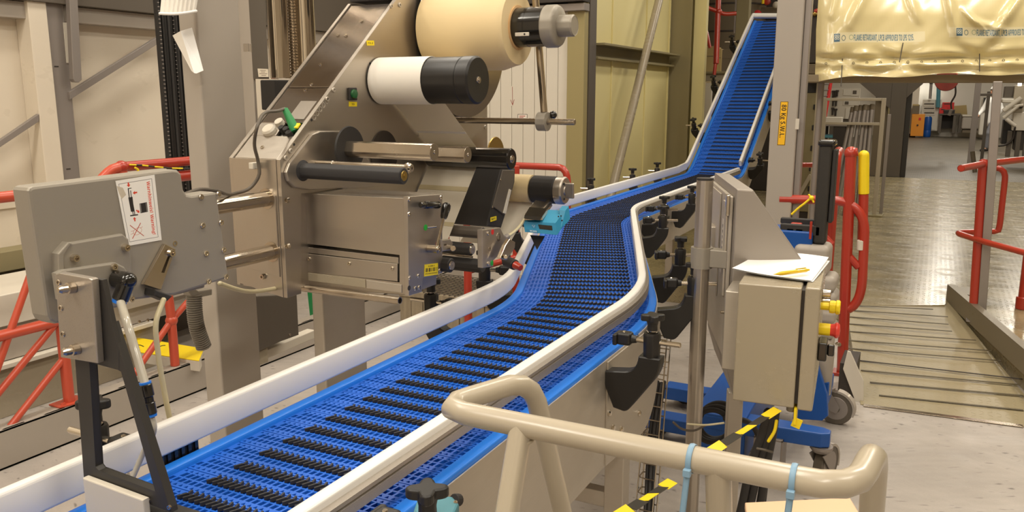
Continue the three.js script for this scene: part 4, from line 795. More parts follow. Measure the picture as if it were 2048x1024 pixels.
  part(ap, 'elbow_fitting', [cyl(A, V(A.x + 0.03, A.y, A.z), 0.016, 20), ball(V(A.x + 0.03, A.y, A.z), 0.016), cyl(V(A.x + 0.03, A.y, A.z), f1, 0.0145, 20)], M.blackGloss);
  const dn = f1.clone().sub(V(A.x + 0.03, A.y, A.z)).normalize();
  part(ap, 'collar', cyl(f1, f1.clone().addScaledVector(dn, 0.006), 0.0125, 18), M.beltEdge);
  const e1 = oZ(290, 768, -0.9), e2 = oZ(302, 828, -0.9), m = lerp(e1, e2, 0.5);
  part(ap, 'air_hose', cable([f1, oZ(252, 640, -0.92), oZ(270, 700, -0.91), e1], 0.0075, 12, 40), M.hose);
  part(ap, 'hose_coupling', [cyl(e1, lerp(e1, e2, 0.42), 0.0115, 18), cyl(lerp(e1, e2, 0.42), lerp(e1, e2, 0.6), 0.009, 18), cyl(lerp(e1, e2, 0.6), e2, 0.0105, 18)], M.blackGloss);
  part(ap, 'collar', [cyl(e1.clone().lerp(e2, -0.07), e1, 0.0105, 18), cyl(e2, e2.clone().lerp(e1, -0.08), 0.0095, 18)], M.beltEdge);
  part(ap, 'air_hose', cable([e2, oZ(308, 858, -0.9), oZ(287, 905, -0.9), oZ(262, 962, -0.88)], 0.005, 10, 30), M.hose);
  part(ap, 'air_hose', cable([oX(327, 600, -1.285), oX(312, 645, -1.28), oX(316, 705, -1.28), oX(328, 780, -1.28), oX(342, 850, -1.28)], 0.0052, 10, 40), M.hoseYellow);
}
// corrugated hose hanging below the applicator
{
  const h = thing('corrugated_hose', 'grey corrugated hose hanging from a lug under the applicator', 'hose', oX(400, 700, -1.75));
  const pts = [oX(388, 588, -1.70), oX(389, 620, -1.70), oX(394, 655, -1.70), oX(408, 695, -1.70)], c = new THREE.CatmullRomCurve3(pts), pr = [];
  const g = []; const n = 26; for (let i = 0; i < n; i++) { const p = c.getPointAt(i / n), q = c.getPointAt((i + 0.8) / n), d = q.clone().sub(p); g.push(lathe([[0.017, 0], [0.0205, d.length() * 0.3], [0.0205, d.length() * 0.7], [0.017, d.length() * 1.1]], p, d, 18)); }
  g.push(new THREE.TubeGeometry(c, 24, 0.0172, 14)); part(h, 'sleeve', g, M.hoseGrey);
  part(h, 'lug', pxPrism('x', -1.685, [[374, 580], [390, 577], [398, 582], [425, 578], [425, 590], [398, 596], [384, 592]], 0.03, 0.004), M.castGrey);
}
// ---------- left background: kerb, red railing, casing, struts ----------
solo('channel_kerb', 'long pale steel channel lying on the floor under the red railing', 'kerb', [cub(-3.545, -3.53, 0, 0.18, -6.0, 0.6, 0.002), cub(-3.61, -3.53, 0.168, 0.18, -6.0, 0.6, 0.002), cub(-3.61, -3.53, 0, 0.012, -6.0, 0.6, 0.002)], M.greyPaint);
{
  const X = -3.57, R = 0.025, p = (a, b) => oX(a, b, X);
  const r = thing('red_railing', 'orange-red tubular safety railing with ball joints and slanting braces behind the applicator', 'railing', [X, 0.18, -2.6]);
  const y1 = p(0, 395).y, y2 = p(0, 672).y, zP = p(140, 815).z;
  part(r, 'post', cyl(V(X, 0.18, zP), V(X, y1, zP), R, 20), M.redPale);
  part(r, 'foot_plate', prism('y', 0.189, [[X - 0.05, -zP - 0.07], [X + 0.03, -zP - 0.07], [X + 0.045, -zP], [X + 0.03, -zP + 0.07], [X - 0.05, -zP + 0.07]], 0.0085, 0.002), M.redPale);
  part(r, 'bolt', screwGeo(V(X + 0.02, 0.189, zP + 0.045), DY, 0.011, 0.01), M.redPale);
  part(r, 'top_rail', pipe([V(X, y1, 0.6), V(X, y1, p(150, 380).z)], R), M.redPale);
  part(r, 'mid_rail', pipe([V(X, y2, 0.6), V(X, y2, p(150, 640).z)], R), M.redPale);
  for (const [a, b] of [[[-60, 890], [74, 512]], [[-60, 855], [108, 651]], [[10, 866], [128, 716]]]) part(r, 'brace', pipe([p(...a), p(...b)], 0.016, 0.05, 14), M.redPale);
  const B = p(243, 334), C = p(343, 641);
  part(r, 'ball_joint', ball(B, 0.032), M.red); part(r, 'ball_joint', ball(C, 0.032), M.redPale);
  part(r, 'bent_end', pipe([B, p(222, 338), p(195, 368)], R, 0.06), M.redPale);
  part(r, 'post', cyl(B, V(B.x, 0.66, B.z - 0.005), R, 18), M.redPale);
  part(r, 'top_rail', pipe([B, V(X, B.y, -5.9)], R), M.red);
  part(r, 'mid_rail', pipe([V(X, p(365, 352).y, -3.0), V(X, p(365, 352).y, -5.9)], R * 1.15), M.red);
  part(r, 'post', cyl(V(X, 0.18, C.z), C, R * 0.95, 18), M.redPale); part(r, 'post', cyl(C, p(336, 585), R * 0.95, 18), M.redPale);
  part(r, 'brace', pipe([p(262, 757), C], 0.017, 0.05, 14), M.redPale); part(r, 'brace', pipe([C, p(392, 585)], 0.017, 0.05, 14), M.redPale);
  for (const z of [-4.6, -5.8]) part(r, 'post', cyl(V(X, 0.18, z), V(X, B.y, z), R, 16), M.red);
  const t = thing('striped_tape', 'yellow and black striped tape knotted along the red top rail', 'tape', B.clone().add(V(0, 0.0, -0.2)));
  const q = [p(252, 329), p(275, 330), p(300, 333), p(335, 336), p(378, 337)];
  for (let i = 0; i < 8; i++) { const f = k => { const u = k / 8 * 4, a = Math.min(3, Math.floor(u)); return q[a].clone().lerp(q[a + 1], u - a).add(V(0.03, 0, 0)); }; part(t, 'band', cable([f(i), f(i + 0.5), f(i + 1)], 0.0045, 6, 6), i % 2 ? M.tape : M.yellow); }
  part(t, 'loose_end', cable([p(262, 335).add(V(0.03, 0, 0)), p(268, 340).add(V(0.03, 0, 0)), p(264, 350).add(V(0.03, 0, 0))], 0.006, 6, 10), M.yellow);
}
{
  // low casing along the wall
  const c = thing('line_casing', 'low pale sheet-metal casing running along the left wall behind the red railing', 'casing', [-4.2, 0, -2.2]);
  part(c, 'upper_panel', cub(-4.12, -4.10, 0.475, 0.635, -3.06, 0.6, 0.004), M.wallWhite);
  part(c, 'upper_panel', cub(-4.10, -4.08, 0.40, 0.555, -4.4, -3.08, 0.004), M.greyPaint);
  part(c, 'band', cub(-4.15, -4.13, 0.29, 0.475, -4.4, 0.6, 0.003), M.greyPaint);
  part(c, 'ledge', cub(-4.16, -4.08, 0.262, 0.286, -3.3, 0.6, 0.003), M.dustWhite);
  part(c, 'lower_panel', cub(-4.14, -4.12, 0.0, 0.262, -3.3, 0.6, 0.003), M.creamBox);
  part(c, 'top_cover', cub(-4.6, -4.12, 0.60, 0.632, -4.4, 0.6, 0.004), M.dustWhite);
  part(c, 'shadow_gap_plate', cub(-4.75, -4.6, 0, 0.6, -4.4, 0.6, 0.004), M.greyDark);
  for (const [a, b, x] of [[38, 620, -4.1], [278, 643, -4.08], [295, 640, -4.08]]) part(c, 'rivet', screwGeo(oX(a, b, x), DX, 0.009, 0.008), M.chrome);
}
{
  const P = [[252, 672], [408, 698], [398, 722], [272, 704]].map(q => oY(q[0], q[1], 0.20)), sl2 = P.map(q => [q.x, -q.z]);
  const s = thing('insulation_slab', 'thick white slab with a yellow printed top lying behind the channel kerb', 'slab', [P[0].x + 0.3, 0.14, P[0].z]);
  part(s, 'slab', prism('y', 0.198, sl2, 0.06, 0.004), M.dustWhite);
  const y = part(s, 'yellow_top', prism('y', 0.203, sl2, 0.005, 0.001), M.yellow, { label: 'yellow printed top face' });
  for (const [a, b, cx, d] of [[275, 690, 287, 693], [318, 694, 330, 691], [350, 702, 345, 699]]) part(s, 'print_mark', cable([oY(a, b, 0.204), oY((a + cx) / 2, (b + d) / 2 - 1, 0.204), oY(cx, d, 0.204)], 0.003, 5, 6), M.tape);
}
// uprights and braces on the left wall
{
  const u = thing('wall_upright', 'cream and grey steel upright standing against the left wall', 'post', [-4.85, 0, -3.4]);
  const a = oX(54, 0, -4.80).z, b = oX(92, 0, -4.80).z, c = oX(123, 0, -4.82).z;
  part(u, 'box_section', cub(-4.93, -4.80, 0, 6, b + 0.001, a, 0.006), M.wall);
  part(u, 'angle_flange', cub(-4.84, -4.82, 0, 6, c, b, 0.002), M.galv);
  part(u, 'angle_flange', cub(-4.93, -4.82, 0, 6, c - 0.006, c, 0.002), M.galv);
  for (const [px, py] of [[113, 133], [137, 338]]) { const q = oX(px, py, -4.819); part(u, 'slot', cub(q.x - 0.001, q.x + 0.001, q.y - 0.004, q.y + 0.004, q.z - 0.014, q.z + 0.014, 0.0005), M.darkBrown); }
  const s = trace('x', -4.818, [[126, 45], [136, 45], [143, 126], [133, 126]]); part(u, 'pale_strip', prism('x', -4.815, s, 0.004), M.dustWhite);
  solo('hanging_angle', 'short grey rounded-end angle iron hanging in front of the wall upright', 'angle iron', pxPrism('x', -4.74, [[132, -150], [148, -150], [164, 160], [158, 165], [150, 164], [147, 158]], 0.04, 0.003), M.galv);
  solo('wall_brace', 'grey slanting flat brace at the far left of the left wall', 'brace', pxPrism('x', -4.80, [[-80, 336], [-80, 348], [78, 243], [78, 228]], 0.03, 0.002), M.galv);
  solo('wall_brace', 'grey slanting brace between the wall upright and the black cable chain', 'brace', pxPrism('x', -4.80, [[139, 184], [141, 199], [322, 84], [322, 70]], 0.03, 0.002), M.galv);
}
{
  // black cable chain hanging beside the stand column
  const X = -4.3, k = thing('cable_chain', 'black ribbed plastic cable chain hanging beside the stainless stand column', 'cable chain', [X, 0.5, -3.7]);
  const z0 = oX(312, 0, X).z, z1 = oX(362, 0, X).z;
  part(k, 'band', cub(X - 0.03, X, 0.5, 3.2, z1, z0, 0.004), M.blackMatt);
  for (let i = 0; i < 9; i++) { const z = z0 + (z1 - z0) * (i + 0.5) / 9; part(k, 'rib', cub(X, X + 0.007 + 0.006 * (i % 2), 0.5, 3.2, z - 0.008, z + 0.008, 0.003), i % 3 ? M.black : M.blackMatt); }
  const dots = []; for (let i = 0; i < 110; i++) { const y = 0.52 + i * 0.0243; dots.push(new THREE.BoxGeometry(0.008, 0.006, 0.008).translate(X + 0.012, y, z0 - 0.004), new THREE.BoxGeometry(0.008, 0.004, 0.005).translate(X + 0.014, y, z0 + (z1 - z0) * 0.55)); }
  part(k, 'link_pins', dots, M.galv, { kind: 'stuff' });
}
// cloth and folded card hung on the column
{
  const g = []; const N = 40, a = hit(322, 26, 2.36), b = hit(392, 22, 2.36), top = 0, pos = [], idx = [];
  for (let j = 0; j <= 10; j++) for (let i = 0; i <= N; i++) {
    const u = i / N, v = j / 10, px = 320 + (392 - 320) * u + (v * 8) * (1 - u) + v * 14 * u, py = 26 - 5 * u - 90 * v + 3 * Math.sin(u * 3.1);
    const q = hit(px, py, 2.36 + 0.006 * Math.sin(u * 52) * (0.4 + 0.6 * v) - 0.02 * Math.sin(u * Math.PI)); pos.push(q.x, q.y, q.z);
  }
  for (let j = 0; j < 10; j++) for (let i = 0; i < N; i++) { const k = j * (N + 1) + i; idx.push(k, k + 1, k + N + 1, k + 1, k + N + 2, k + N + 1); }
  const n = pos.length / 3, d = ray(350, 0).normalize().multiplyScalar(0.004); for (let i = 0; i < n; i++) pos.push(pos[3 * i] + d.x, pos[3 * i + 1] + d.y, pos[3 * i + 2] + d.z);
  const m = idx.length; for (let i = 0; i < m; i += 3) idx.push(idx[i] + n, idx[i + 2] + n, idx[i + 1] + n);
  for (let i = 0; i < N; i++) idx.push(i, i + n, i + 1, i + 1, i + n, i + 1 + n);
  const geo = new THREE.BufferGeometry(); geo.setAttribute('position', new THREE.Float32BufferAttribute(pos, 3)); geo.setIndex(idx); geo.computeVertexNormals();
  const cl2 = thing('ribbed_cloth', 'white ribbed cloth hanging from above at the top of the stand column', 'cloth', a);
  part(cl2, 'cloth', geo, M.paperWhite); part(cl2, 'hem', cable([0, 0.2, 0.4, 0.6, 0.8, 1].map(u => hit(320 + 72 * u, 27 - 5 * u + 3 * Math.sin(u * 3.1), 2.36 - 0.02 * Math.sin(u * Math.PI) - 0.002)), 0.004, 8, 40), M.paper);
  const f = thing('folded_card', 'creased white folded card stuck on the stand column', 'paper', hit(385, 147, 2.43));
  const sheet = (q, dt) => { const P = q.map(([x, y, t]) => hit(x, y, t)); const gg = new THREE.BufferGeometry(), v = []; const D = ray(380, 100).normalize().multiplyScalar(0.0012), Q = P.map(p => p.clone().add(D)); const t3 = (a, b, c) => v.push(...a.toArray(), ...b.toArray(), ...c.toArray()); for (let i = 1; i < P.length - 1; i++) { t3(P[0], P[i + 1], P[i]); t3(Q[0], Q[i], Q[i + 1]); } for (let i = 0; i < P.length; i++) { const j = (i + 1) % P.length; t3(P[i], P[j], Q[j]); t3(P[i], Q[j], Q[i]); } gg.setAttribute('position', new THREE.Float32BufferAttribute(v, 3)); gg.computeVertexNormals(); return gg; };
  part(f, 'leaf', sheet([[361, 62, 2.43], [384, 55, 2.44], [407, 141, 2.44], [393, 147, 2.43], [388, 146, 2.425]]), M.paper);
  part(f, 'leaf', sheet([[345, 71, 2.46], [361, 62, 2.43], [388, 146, 2.425], [383, 142, 2.43]]), M.paperWhite);
  const pl = hit(495, 95, 2.75); solo('column_tag', 'small torn silver tag on the tan face beside the stand column', 'tag', [cub(pl.x - 0.018, pl.x + 0.006, pl.y - 0.013, pl.y + 0.013, pl.z - 0.002, pl.z + 0.001, 0.0005), cub(pl.x + 0.010, pl.x + 0.018, pl.y - 0.015, pl.y + 0.012, pl.z - 0.002, pl.z + 0.001, 0.0005)], M.alu);
}
// dark motor cabinet, green board, plank box with wire lid, red post behind the machine
{
  const X = -2.5, c = thing('motor_cabinet', 'dark grey cabinet with a slanting underside on a short bracket behind the stand column', 'cabinet', [X - 0.15, 0.2, -3.3]);
  const g = part(c, 'shell', pxPrism('x', X, [[508, 592], [594, 588], [598, 670], [560, 684], [538, 694], [512, 706]], 0.3, 0.004), M.greyDark);
  part(c, 'rivet', screwGeo(oX(579, 669, X), DX, 0.006, 0.005), M.chrome);
  part(c, 'foot', pxPrism('x', X - 0.02, [[512, 706], [536, 694], [537, 724], [512, 733]], 0.04, 0.003), M.creamBox);
  solo('floor_channel', 'short pale channel on the floor under the dark motor cabinet', 'channel', pxPrism('x', X - 0.08, [[530, 702], [630, 660], [630, 676], [530, 720]], 0.05, 0.003), M.dustWhite);
  solo('green_board', 'narrow upright green board standing on the floor behind the second stand column', 'board', pxPrism('z', -4.3, [[612, 560], [634, 560], [634, 658], [622, 654]], 0.02, 0.002), M.greenBoard);
}
{
  const Z = -4.75, b = thing('plank_box', 'white-washed plank crate with a wire mesh lid behind the print box', 'crate', [oZ(930, 690, Z).x, 0, Z - 0.2]);
  const x0 = oZ(800, 640, Z).x, x1 = oZ(1075, 640, Z).x, yt = oZ(930, 596, Z).y; const n = 11;
  for (let i = 0; i < n; i++) { const a = x0 + (x1 - x0) * i / n, c = x0 + (x1 - x0) * (i + 1) / n; part(b, 'plank', cub(a + 0.002, c - 0.003, 0.02 + rr(0, 0.015), yt - 0.045, Z - 0.02, Z + rr(-0.004, 0.003), 0.003), M.wood); }
  part(b, 'rail', cub(x0, x1, yt - 0.045, yt, Z - 0.03, Z + 0.008, 0.004), M.wood);
  part(b, 'back_board', cub(x0, x1, 0, yt - 0.01, Z - 0.56, Z - 0.54, 0.003), M.wood);
  for (const x of [x0, x1]) part(b, 'side_board', cub(x - 0.01, x + 0.01, 0, yt - 0.01, Z - 0.54, Z - 0.021, 0.003), M.wood);
  const wires = []; for (let i = 0; i <= 26; i++) { const x = x0 + (x1 - x0) * i / 26; wires.push(new THREE.BoxGeometry(0.005, 0.005, 0.56).translate(x, yt + 0.004, Z - 0.27)); } for (let i = 0; i <= 12; i++) wires.push(new THREE.BoxGeometry(x1 - x0, 0.005, 0.005).translate((x0 + x1) / 2, yt + 0.009, Z - 0.55 + i * 0.046));
  part(b, 'mesh_lid', wires, M.greyDark, { kind: 'stuff' });
  const r = thing('red_guard_rail', 'red guard rail with a foot plate before the white plank wall', 'railing', [oY(935, 690, 0.03).x, 0, oY(935, 690, 0.03).z]);
  const f = oY(937, 690, 0.03), up = oZ(930, 540, f.z);
  part(r, 'post', cyl(V(f.x, 0.02, f.z), V(f.x, 1.1, f.z), 0.026, 20), M.red);
  part(r, 'foot_plate', cub(f.x - 0.10, f.x + 0.10, 0, 0.022, f.z - 0.07, f.z + 0.09, 0.003), M.red);
  part(r, 'clamp_ring', hollow(V(f.x, oZ(930, 620, f.z).y, f.z), V(f.x, oZ(930, 612, f.z).y, f.z), 0.034, 0.026), M.shaft);
  const T = f.z - 0.75, A = oZ(960, 328, T), B = oZ(1098, 318, T), C = oZ(1122, 360, T);
  part(r, 'loop', pipe([V(f.x, 1.08, f.z), V(A.x, A.y, T), V(B.x, A.y, T), V(C.x + 0.05, A.y, T), V(C.x + 0.05, 0.0, T)], 0.024, 0.12), M.red);
  const D = oZ(1032, 470, T + 0.2); part(r, 'post', cyl(V(D.x, 0, D.z), V(D.x, 1.15, D.z), 0.024, 18), M.red);
  part(r, 'mid_rail', pipe([V(f.x, oZ(1060, 505, T).y, f.z), V(D.x, oZ(1060, 505, T).y, D.z), V(C.x + 0.05, oZ(1060, 500, T).y, T)], 0.022, 0.03), M.red);
}
// arrow and notice on the white plank wall
{
  const Z = -6.6195; const pl = (q, t, o) => q.map(k => oZ(k[0], k[1], Z));
  const P = pl([[1018, 172], [1032, 172], [1032, 212], [1018, 212]]);
  const m = decal3(scene, 'arrow_mark', P, new THREE.MeshStandardMaterial({ map: canvasTex(64, 160, (x) => { x.fillStyle = '#d9d2c4'; x.fillRect(0, 0, 64, 160); x.strokeStyle = '#8c3a30'; x.lineWidth = 4; x.beginPath(); x.moveTo(30, 6); x.lineTo(33, 150); x.moveTo(14, 110); x.lineTo(33, 152); x.lineTo(48, 108); x.stroke(); }), roughness: 0.5 })); tag(m, 'thin red arrow pointing down marked on the white plank wall', 'arrow sticker');
  const Q = pl([[1035, 228], [1055, 228], [1055, 242], [1035, 242]]);
  const k = decal3(scene, 'wall_notice', Q, new THREE.MeshStandardMaterial({ map: canvasTex(80, 56, (x) => { x.fillStyle = '#ece6da'; x.fillRect(0, 0, 80, 56); x.strokeStyle = '#4a3a34'; x.lineWidth = 4; x.strokeRect(3, 3, 74, 50); x.fillStyle = '#a33a30'; x.fillRect(14, 14, 48, 6); x.fillRect(14, 26, 34, 5); }), roughness: 0.5 })); tag(k, 'small framed notice on the white plank wall above the cross rod', 'notice');
}
// ---------- right foreground: hand rail, control stand, trolley ----------
{
  const Y = 1.15, R = 0.0175, c = (a, b) => oY(a, b, Y);
  const h = thing('step_handrail', 'cream-painted tubular handrail of a step stool in the near foreground', 'handrail', [-0.3, 0, -0.95]);
  const ZB = -1.012; const fl = c(912, 791), bl = c(1063, 757), fr = c(1712, 975), br = c(1752, 893); fl.z = fr.z = ZB;
  const legL = oX(1124, 1020, bl.x + 0.01), legR = oX(1742, 1040, br.x + 0.0);
  const down = (a, b, y) => a.clone().add(b.clone().sub(a).multiplyScalar((a.y - y) / (a.y - b.y)));
  part(h, 'top_loop', pipe([down(bl, legL, 0.0), bl, fl, fr, br, down(br, legR, 0.0)], R, 0.058, 22, 0.012), M.cream);
  const a = c(1036, 855); a.z = ZB; const a2 = oX(1014, 1024, a.x); part(h, 'leg', cyl(a, down(a, a2, 0.0), R * 0.98, 22), M.cream);
  const b = c(1432, 935); b.z = ZB; const b2 = oX(1440, 1100, b.x); part(h, 'leg', cyl(b, down(b, b2, 0.0), R * 0.98, 22), M.cream);
  part(h, 'weld_bead', (() => { const g = new THREE.TorusGeometry(R, 0.003, 8, 24); g.rotateX(Math.PI / 2); g.translate(a.x, a.y - 0.021, a.z + 0.002); return g; })(), M.cream);
  const q = [[1490, 1004], [1700, 994], [1740, 1060], [1500, 1090]].map(p => oY(p[0], p[1], 0.68)); part(h, 'tread', prism('y', 0.68, q.map(p => [p.x, -p.z]), 0.02, 0.004), M.pink, { label: 'peach-coloured step board' });
  for (const [px, py, len, lbl] of [[1378, 905, 0.16, 'pale blue cable tie hanging from the middle of the cream handrail'], [1582, 952, 0.16, 'pale blue cable tie near the right bend of the cream handrail']]) {
    const p = c(px, py + 20); p.z = ZB;
    const t = thing('cable_tie', lbl, 'cable tie', [p.x, Y, p.z]);
    const g = new THREE.TorusGeometry(R + 0.0012, 0.0016, 6, 36); g.rotateY(Math.PI / 2); g.scale(2.6, 1, 1); g.translate(p.x, Y, p.z); part(t, 'loop', g, M.tie);
    part(t, 'tail', (() => { const s = [V(p.x, Y - 0.01, p.z + R + 0.002), V(p.x - 0.001, Y - 0.06, p.z + R + 0.004), V(p.x - 0.004, Y - len, p.z + R + 0.002)]; const k = cable(s, 0.0014, 6, 16); k.translate(-p.x, 0, 0); k.scale(3, 1, 1); k.translate(p.x, 0, 0); return k; })(), M.tie);
    part(t, 'head', cub(p.x - 0.005, p.x + 0.005, Y - 0.016, Y - 0.006, p.z + R, p.z + R + 0.008, 0.001), M.tie);
  }
}
{
  // teal sensor box beside the nearest star knob
  const Y = 1.005, q = [[826, 1022], [838, 986], [905, 992], [918, 1006], [905, 1035], [850, 1050]].map(p => oY(p[0], p[1], Y)), m = q.reduce((a, p) => a.add(p), V(0, 0, 0)).multiplyScalar(1 / 6);
  const t = thing('junction_box', 'small teal junction box beside the nearest star knob', 'junction box', [m.x, 0.9, m.z]);
  part(t, 'shell', prism('y', Y, q.map(p => [p.x, -p.z]), 0.06, 0.004), M.teal);
  for (const [a, b] of [[846, 990], [911, 1005]]) part(t, 'screw', screwGeo(oY(a, b, Y), DY, 0.0035, 0.002), M.chrome);
  part(t, 'gland', cyl(oY(908, 1000, Y - 0.02), oY(918, 1000, Y - 0.025), 0.010, 14), M.blackMatt);
  part(t, 'bracket', cub(m.x - 0.03, m.x + 0.02, 0.86, Y - 0.058, m.z - 0.02, m.z + 0.02, 0.003), M.steelSoft);
}
// control stand: round post, stainless screen housing, leg
{
  const pc = hit(1403, 520, 2.75), topY = oZ(1404, 358, pc.z).y;
  const E0 = hit(1473, 378, 2.6), turn = 20.3 * Math.PI / 180;
  const st = thing('control_stand', 'stainless control stand of a round post and a slope-backed screen housing', 'control stand', [E0.x, 0, E0.z], { turn });
  const W = geo => geo;                                         // world-placed parts
  part(st, 'post', cyl(V(pc.x, 0.01, pc.z), V(pc.x, topY, pc.z), 0.027, 30), M.steel);
  part(st, 'post_cap', cyl(V(pc.x, topY - 0.002, pc.z), V(pc.x, topY + 0.004, pc.z), 0.0278, 30), M.blackMatt);
  part(st, 'clamp', hollow(V(pc.x, oZ(1404, 535, pc.z).y, pc.z), V(pc.x, oZ(1404, 494, pc.z).y, pc.z), 0.036, 0.0272), M.castGrey);
  part(st, 'foot_plate', cyl(V(pc.x, 0, pc.z), V(pc.x, 0.012, pc.z), 0.09, 30), M.steelSoft);
  const R = new THREE.Matrix4().makeRotationY(turn).setPosition(E0.x, E0.y, E0.z), loc = g => g.applyMatrix4(R);
  const D = 0.56;
  const hs = part(st, 'housing', loc(prism('z', 0, [[0, 0], [0, -0.60], [0.03, -0.70], [0.25, -0.70], [0.25, -0.275], [0.198, -0.20], [0.052, -0.003]], D, 0.005)), M.steelGrey);
  part(hs, 'door', loc(cub(-0.014, -0.001, -0.56, -0.028, -D + 0.04, -0.035, 0.004)), M.steelSoft);
  part(hs, 'door_panel', loc(cub(-0.020, -0.0145, -0.40, -0.04, -D + 0.06, -0.22, 0.003)), M.steelSoft);
  part(hs, 'window_slot', loc(cub(-0.017, -0.0145, -0.34, -0.09, -0.16, -0.13, 0.001)), M.darkBrown);
  part(hs, 'window_frame', loc(cub(-0.022, -0.0145, -0.36, -0.05, -0.128, -0.05, 0.003)), M.steelSoft);
  part(hs, 'hinge', loc(cub(-0.026, -0.0145, -0.09, -0.022, -0.045, -0.02, 0.004)), M.chrome);
  part(hs, 'latch', loc(cub(-0.034, -0.0145, -0.30, -0.17, -0.40, -0.31, 0.004)), M.steelSoft);
  for (const y of [-0.18, -0.285]) part(hs, 'latch_screw', loc(cyl(V(-0.05, y, -0.35), V(-0.014, y, -0.35), 0.008, 12)), M.chrome);
  const lab2 = canvasTex(64, 256, (x) => { x.fillStyle = '#d8d0c4'; x.fillRect(0, 0, 64, 256); x.fillStyle = '#3a342e'; for (let i = 0; i < 8; i++) { x.fillRect(22, 26 + i * 26, 26, 12); x.fillRect(30, 36 + i * 26, 10, 8); } });
  decal3(hs, 'label_strip', [[-0.0226, -0.11, -0.12], [-0.0226, -0.11, -0.085], [-0.0226, -0.29, -0.085], [-0.0226, -0.29, -0.12]].map(p => V(...p).applyMatrix4(R)), lab2, { label: 'white strip with worn black print' });
  part(hs, 'bolt', loc(lathe([[0.008, 0], [0.008, 0.004], [0.005, 0.03], [0, 0.03]], V(0.0, -0.405, -0.02), V(-1, 0, 0.3), 12)), M.chrome);
  part(st, 'clamp_arm', (() => { const a = oZ(1418, 515, pc.z), b = oZ(1450, 515, pc.z); return cub(pc.x + 0.03, pc.x + 0.12, a.y - 0.03, a.y + 0.03, pc.z - 0.03, pc.z + 0.02, 0.004); })(), M.castGrey);
  part(st, 'leg', loc(cub(0.02, 0.07, -E0.y + 0.01, -0.7, -0.12, -0.07, 0.004)), M.steelSoft);
  part(st, 'leg_foot', loc(cub(-0.02, 0.12, -E0.y, -E0.y + 0.012, -0.17, -0.02, 0.003)), M.steelSoft);
}
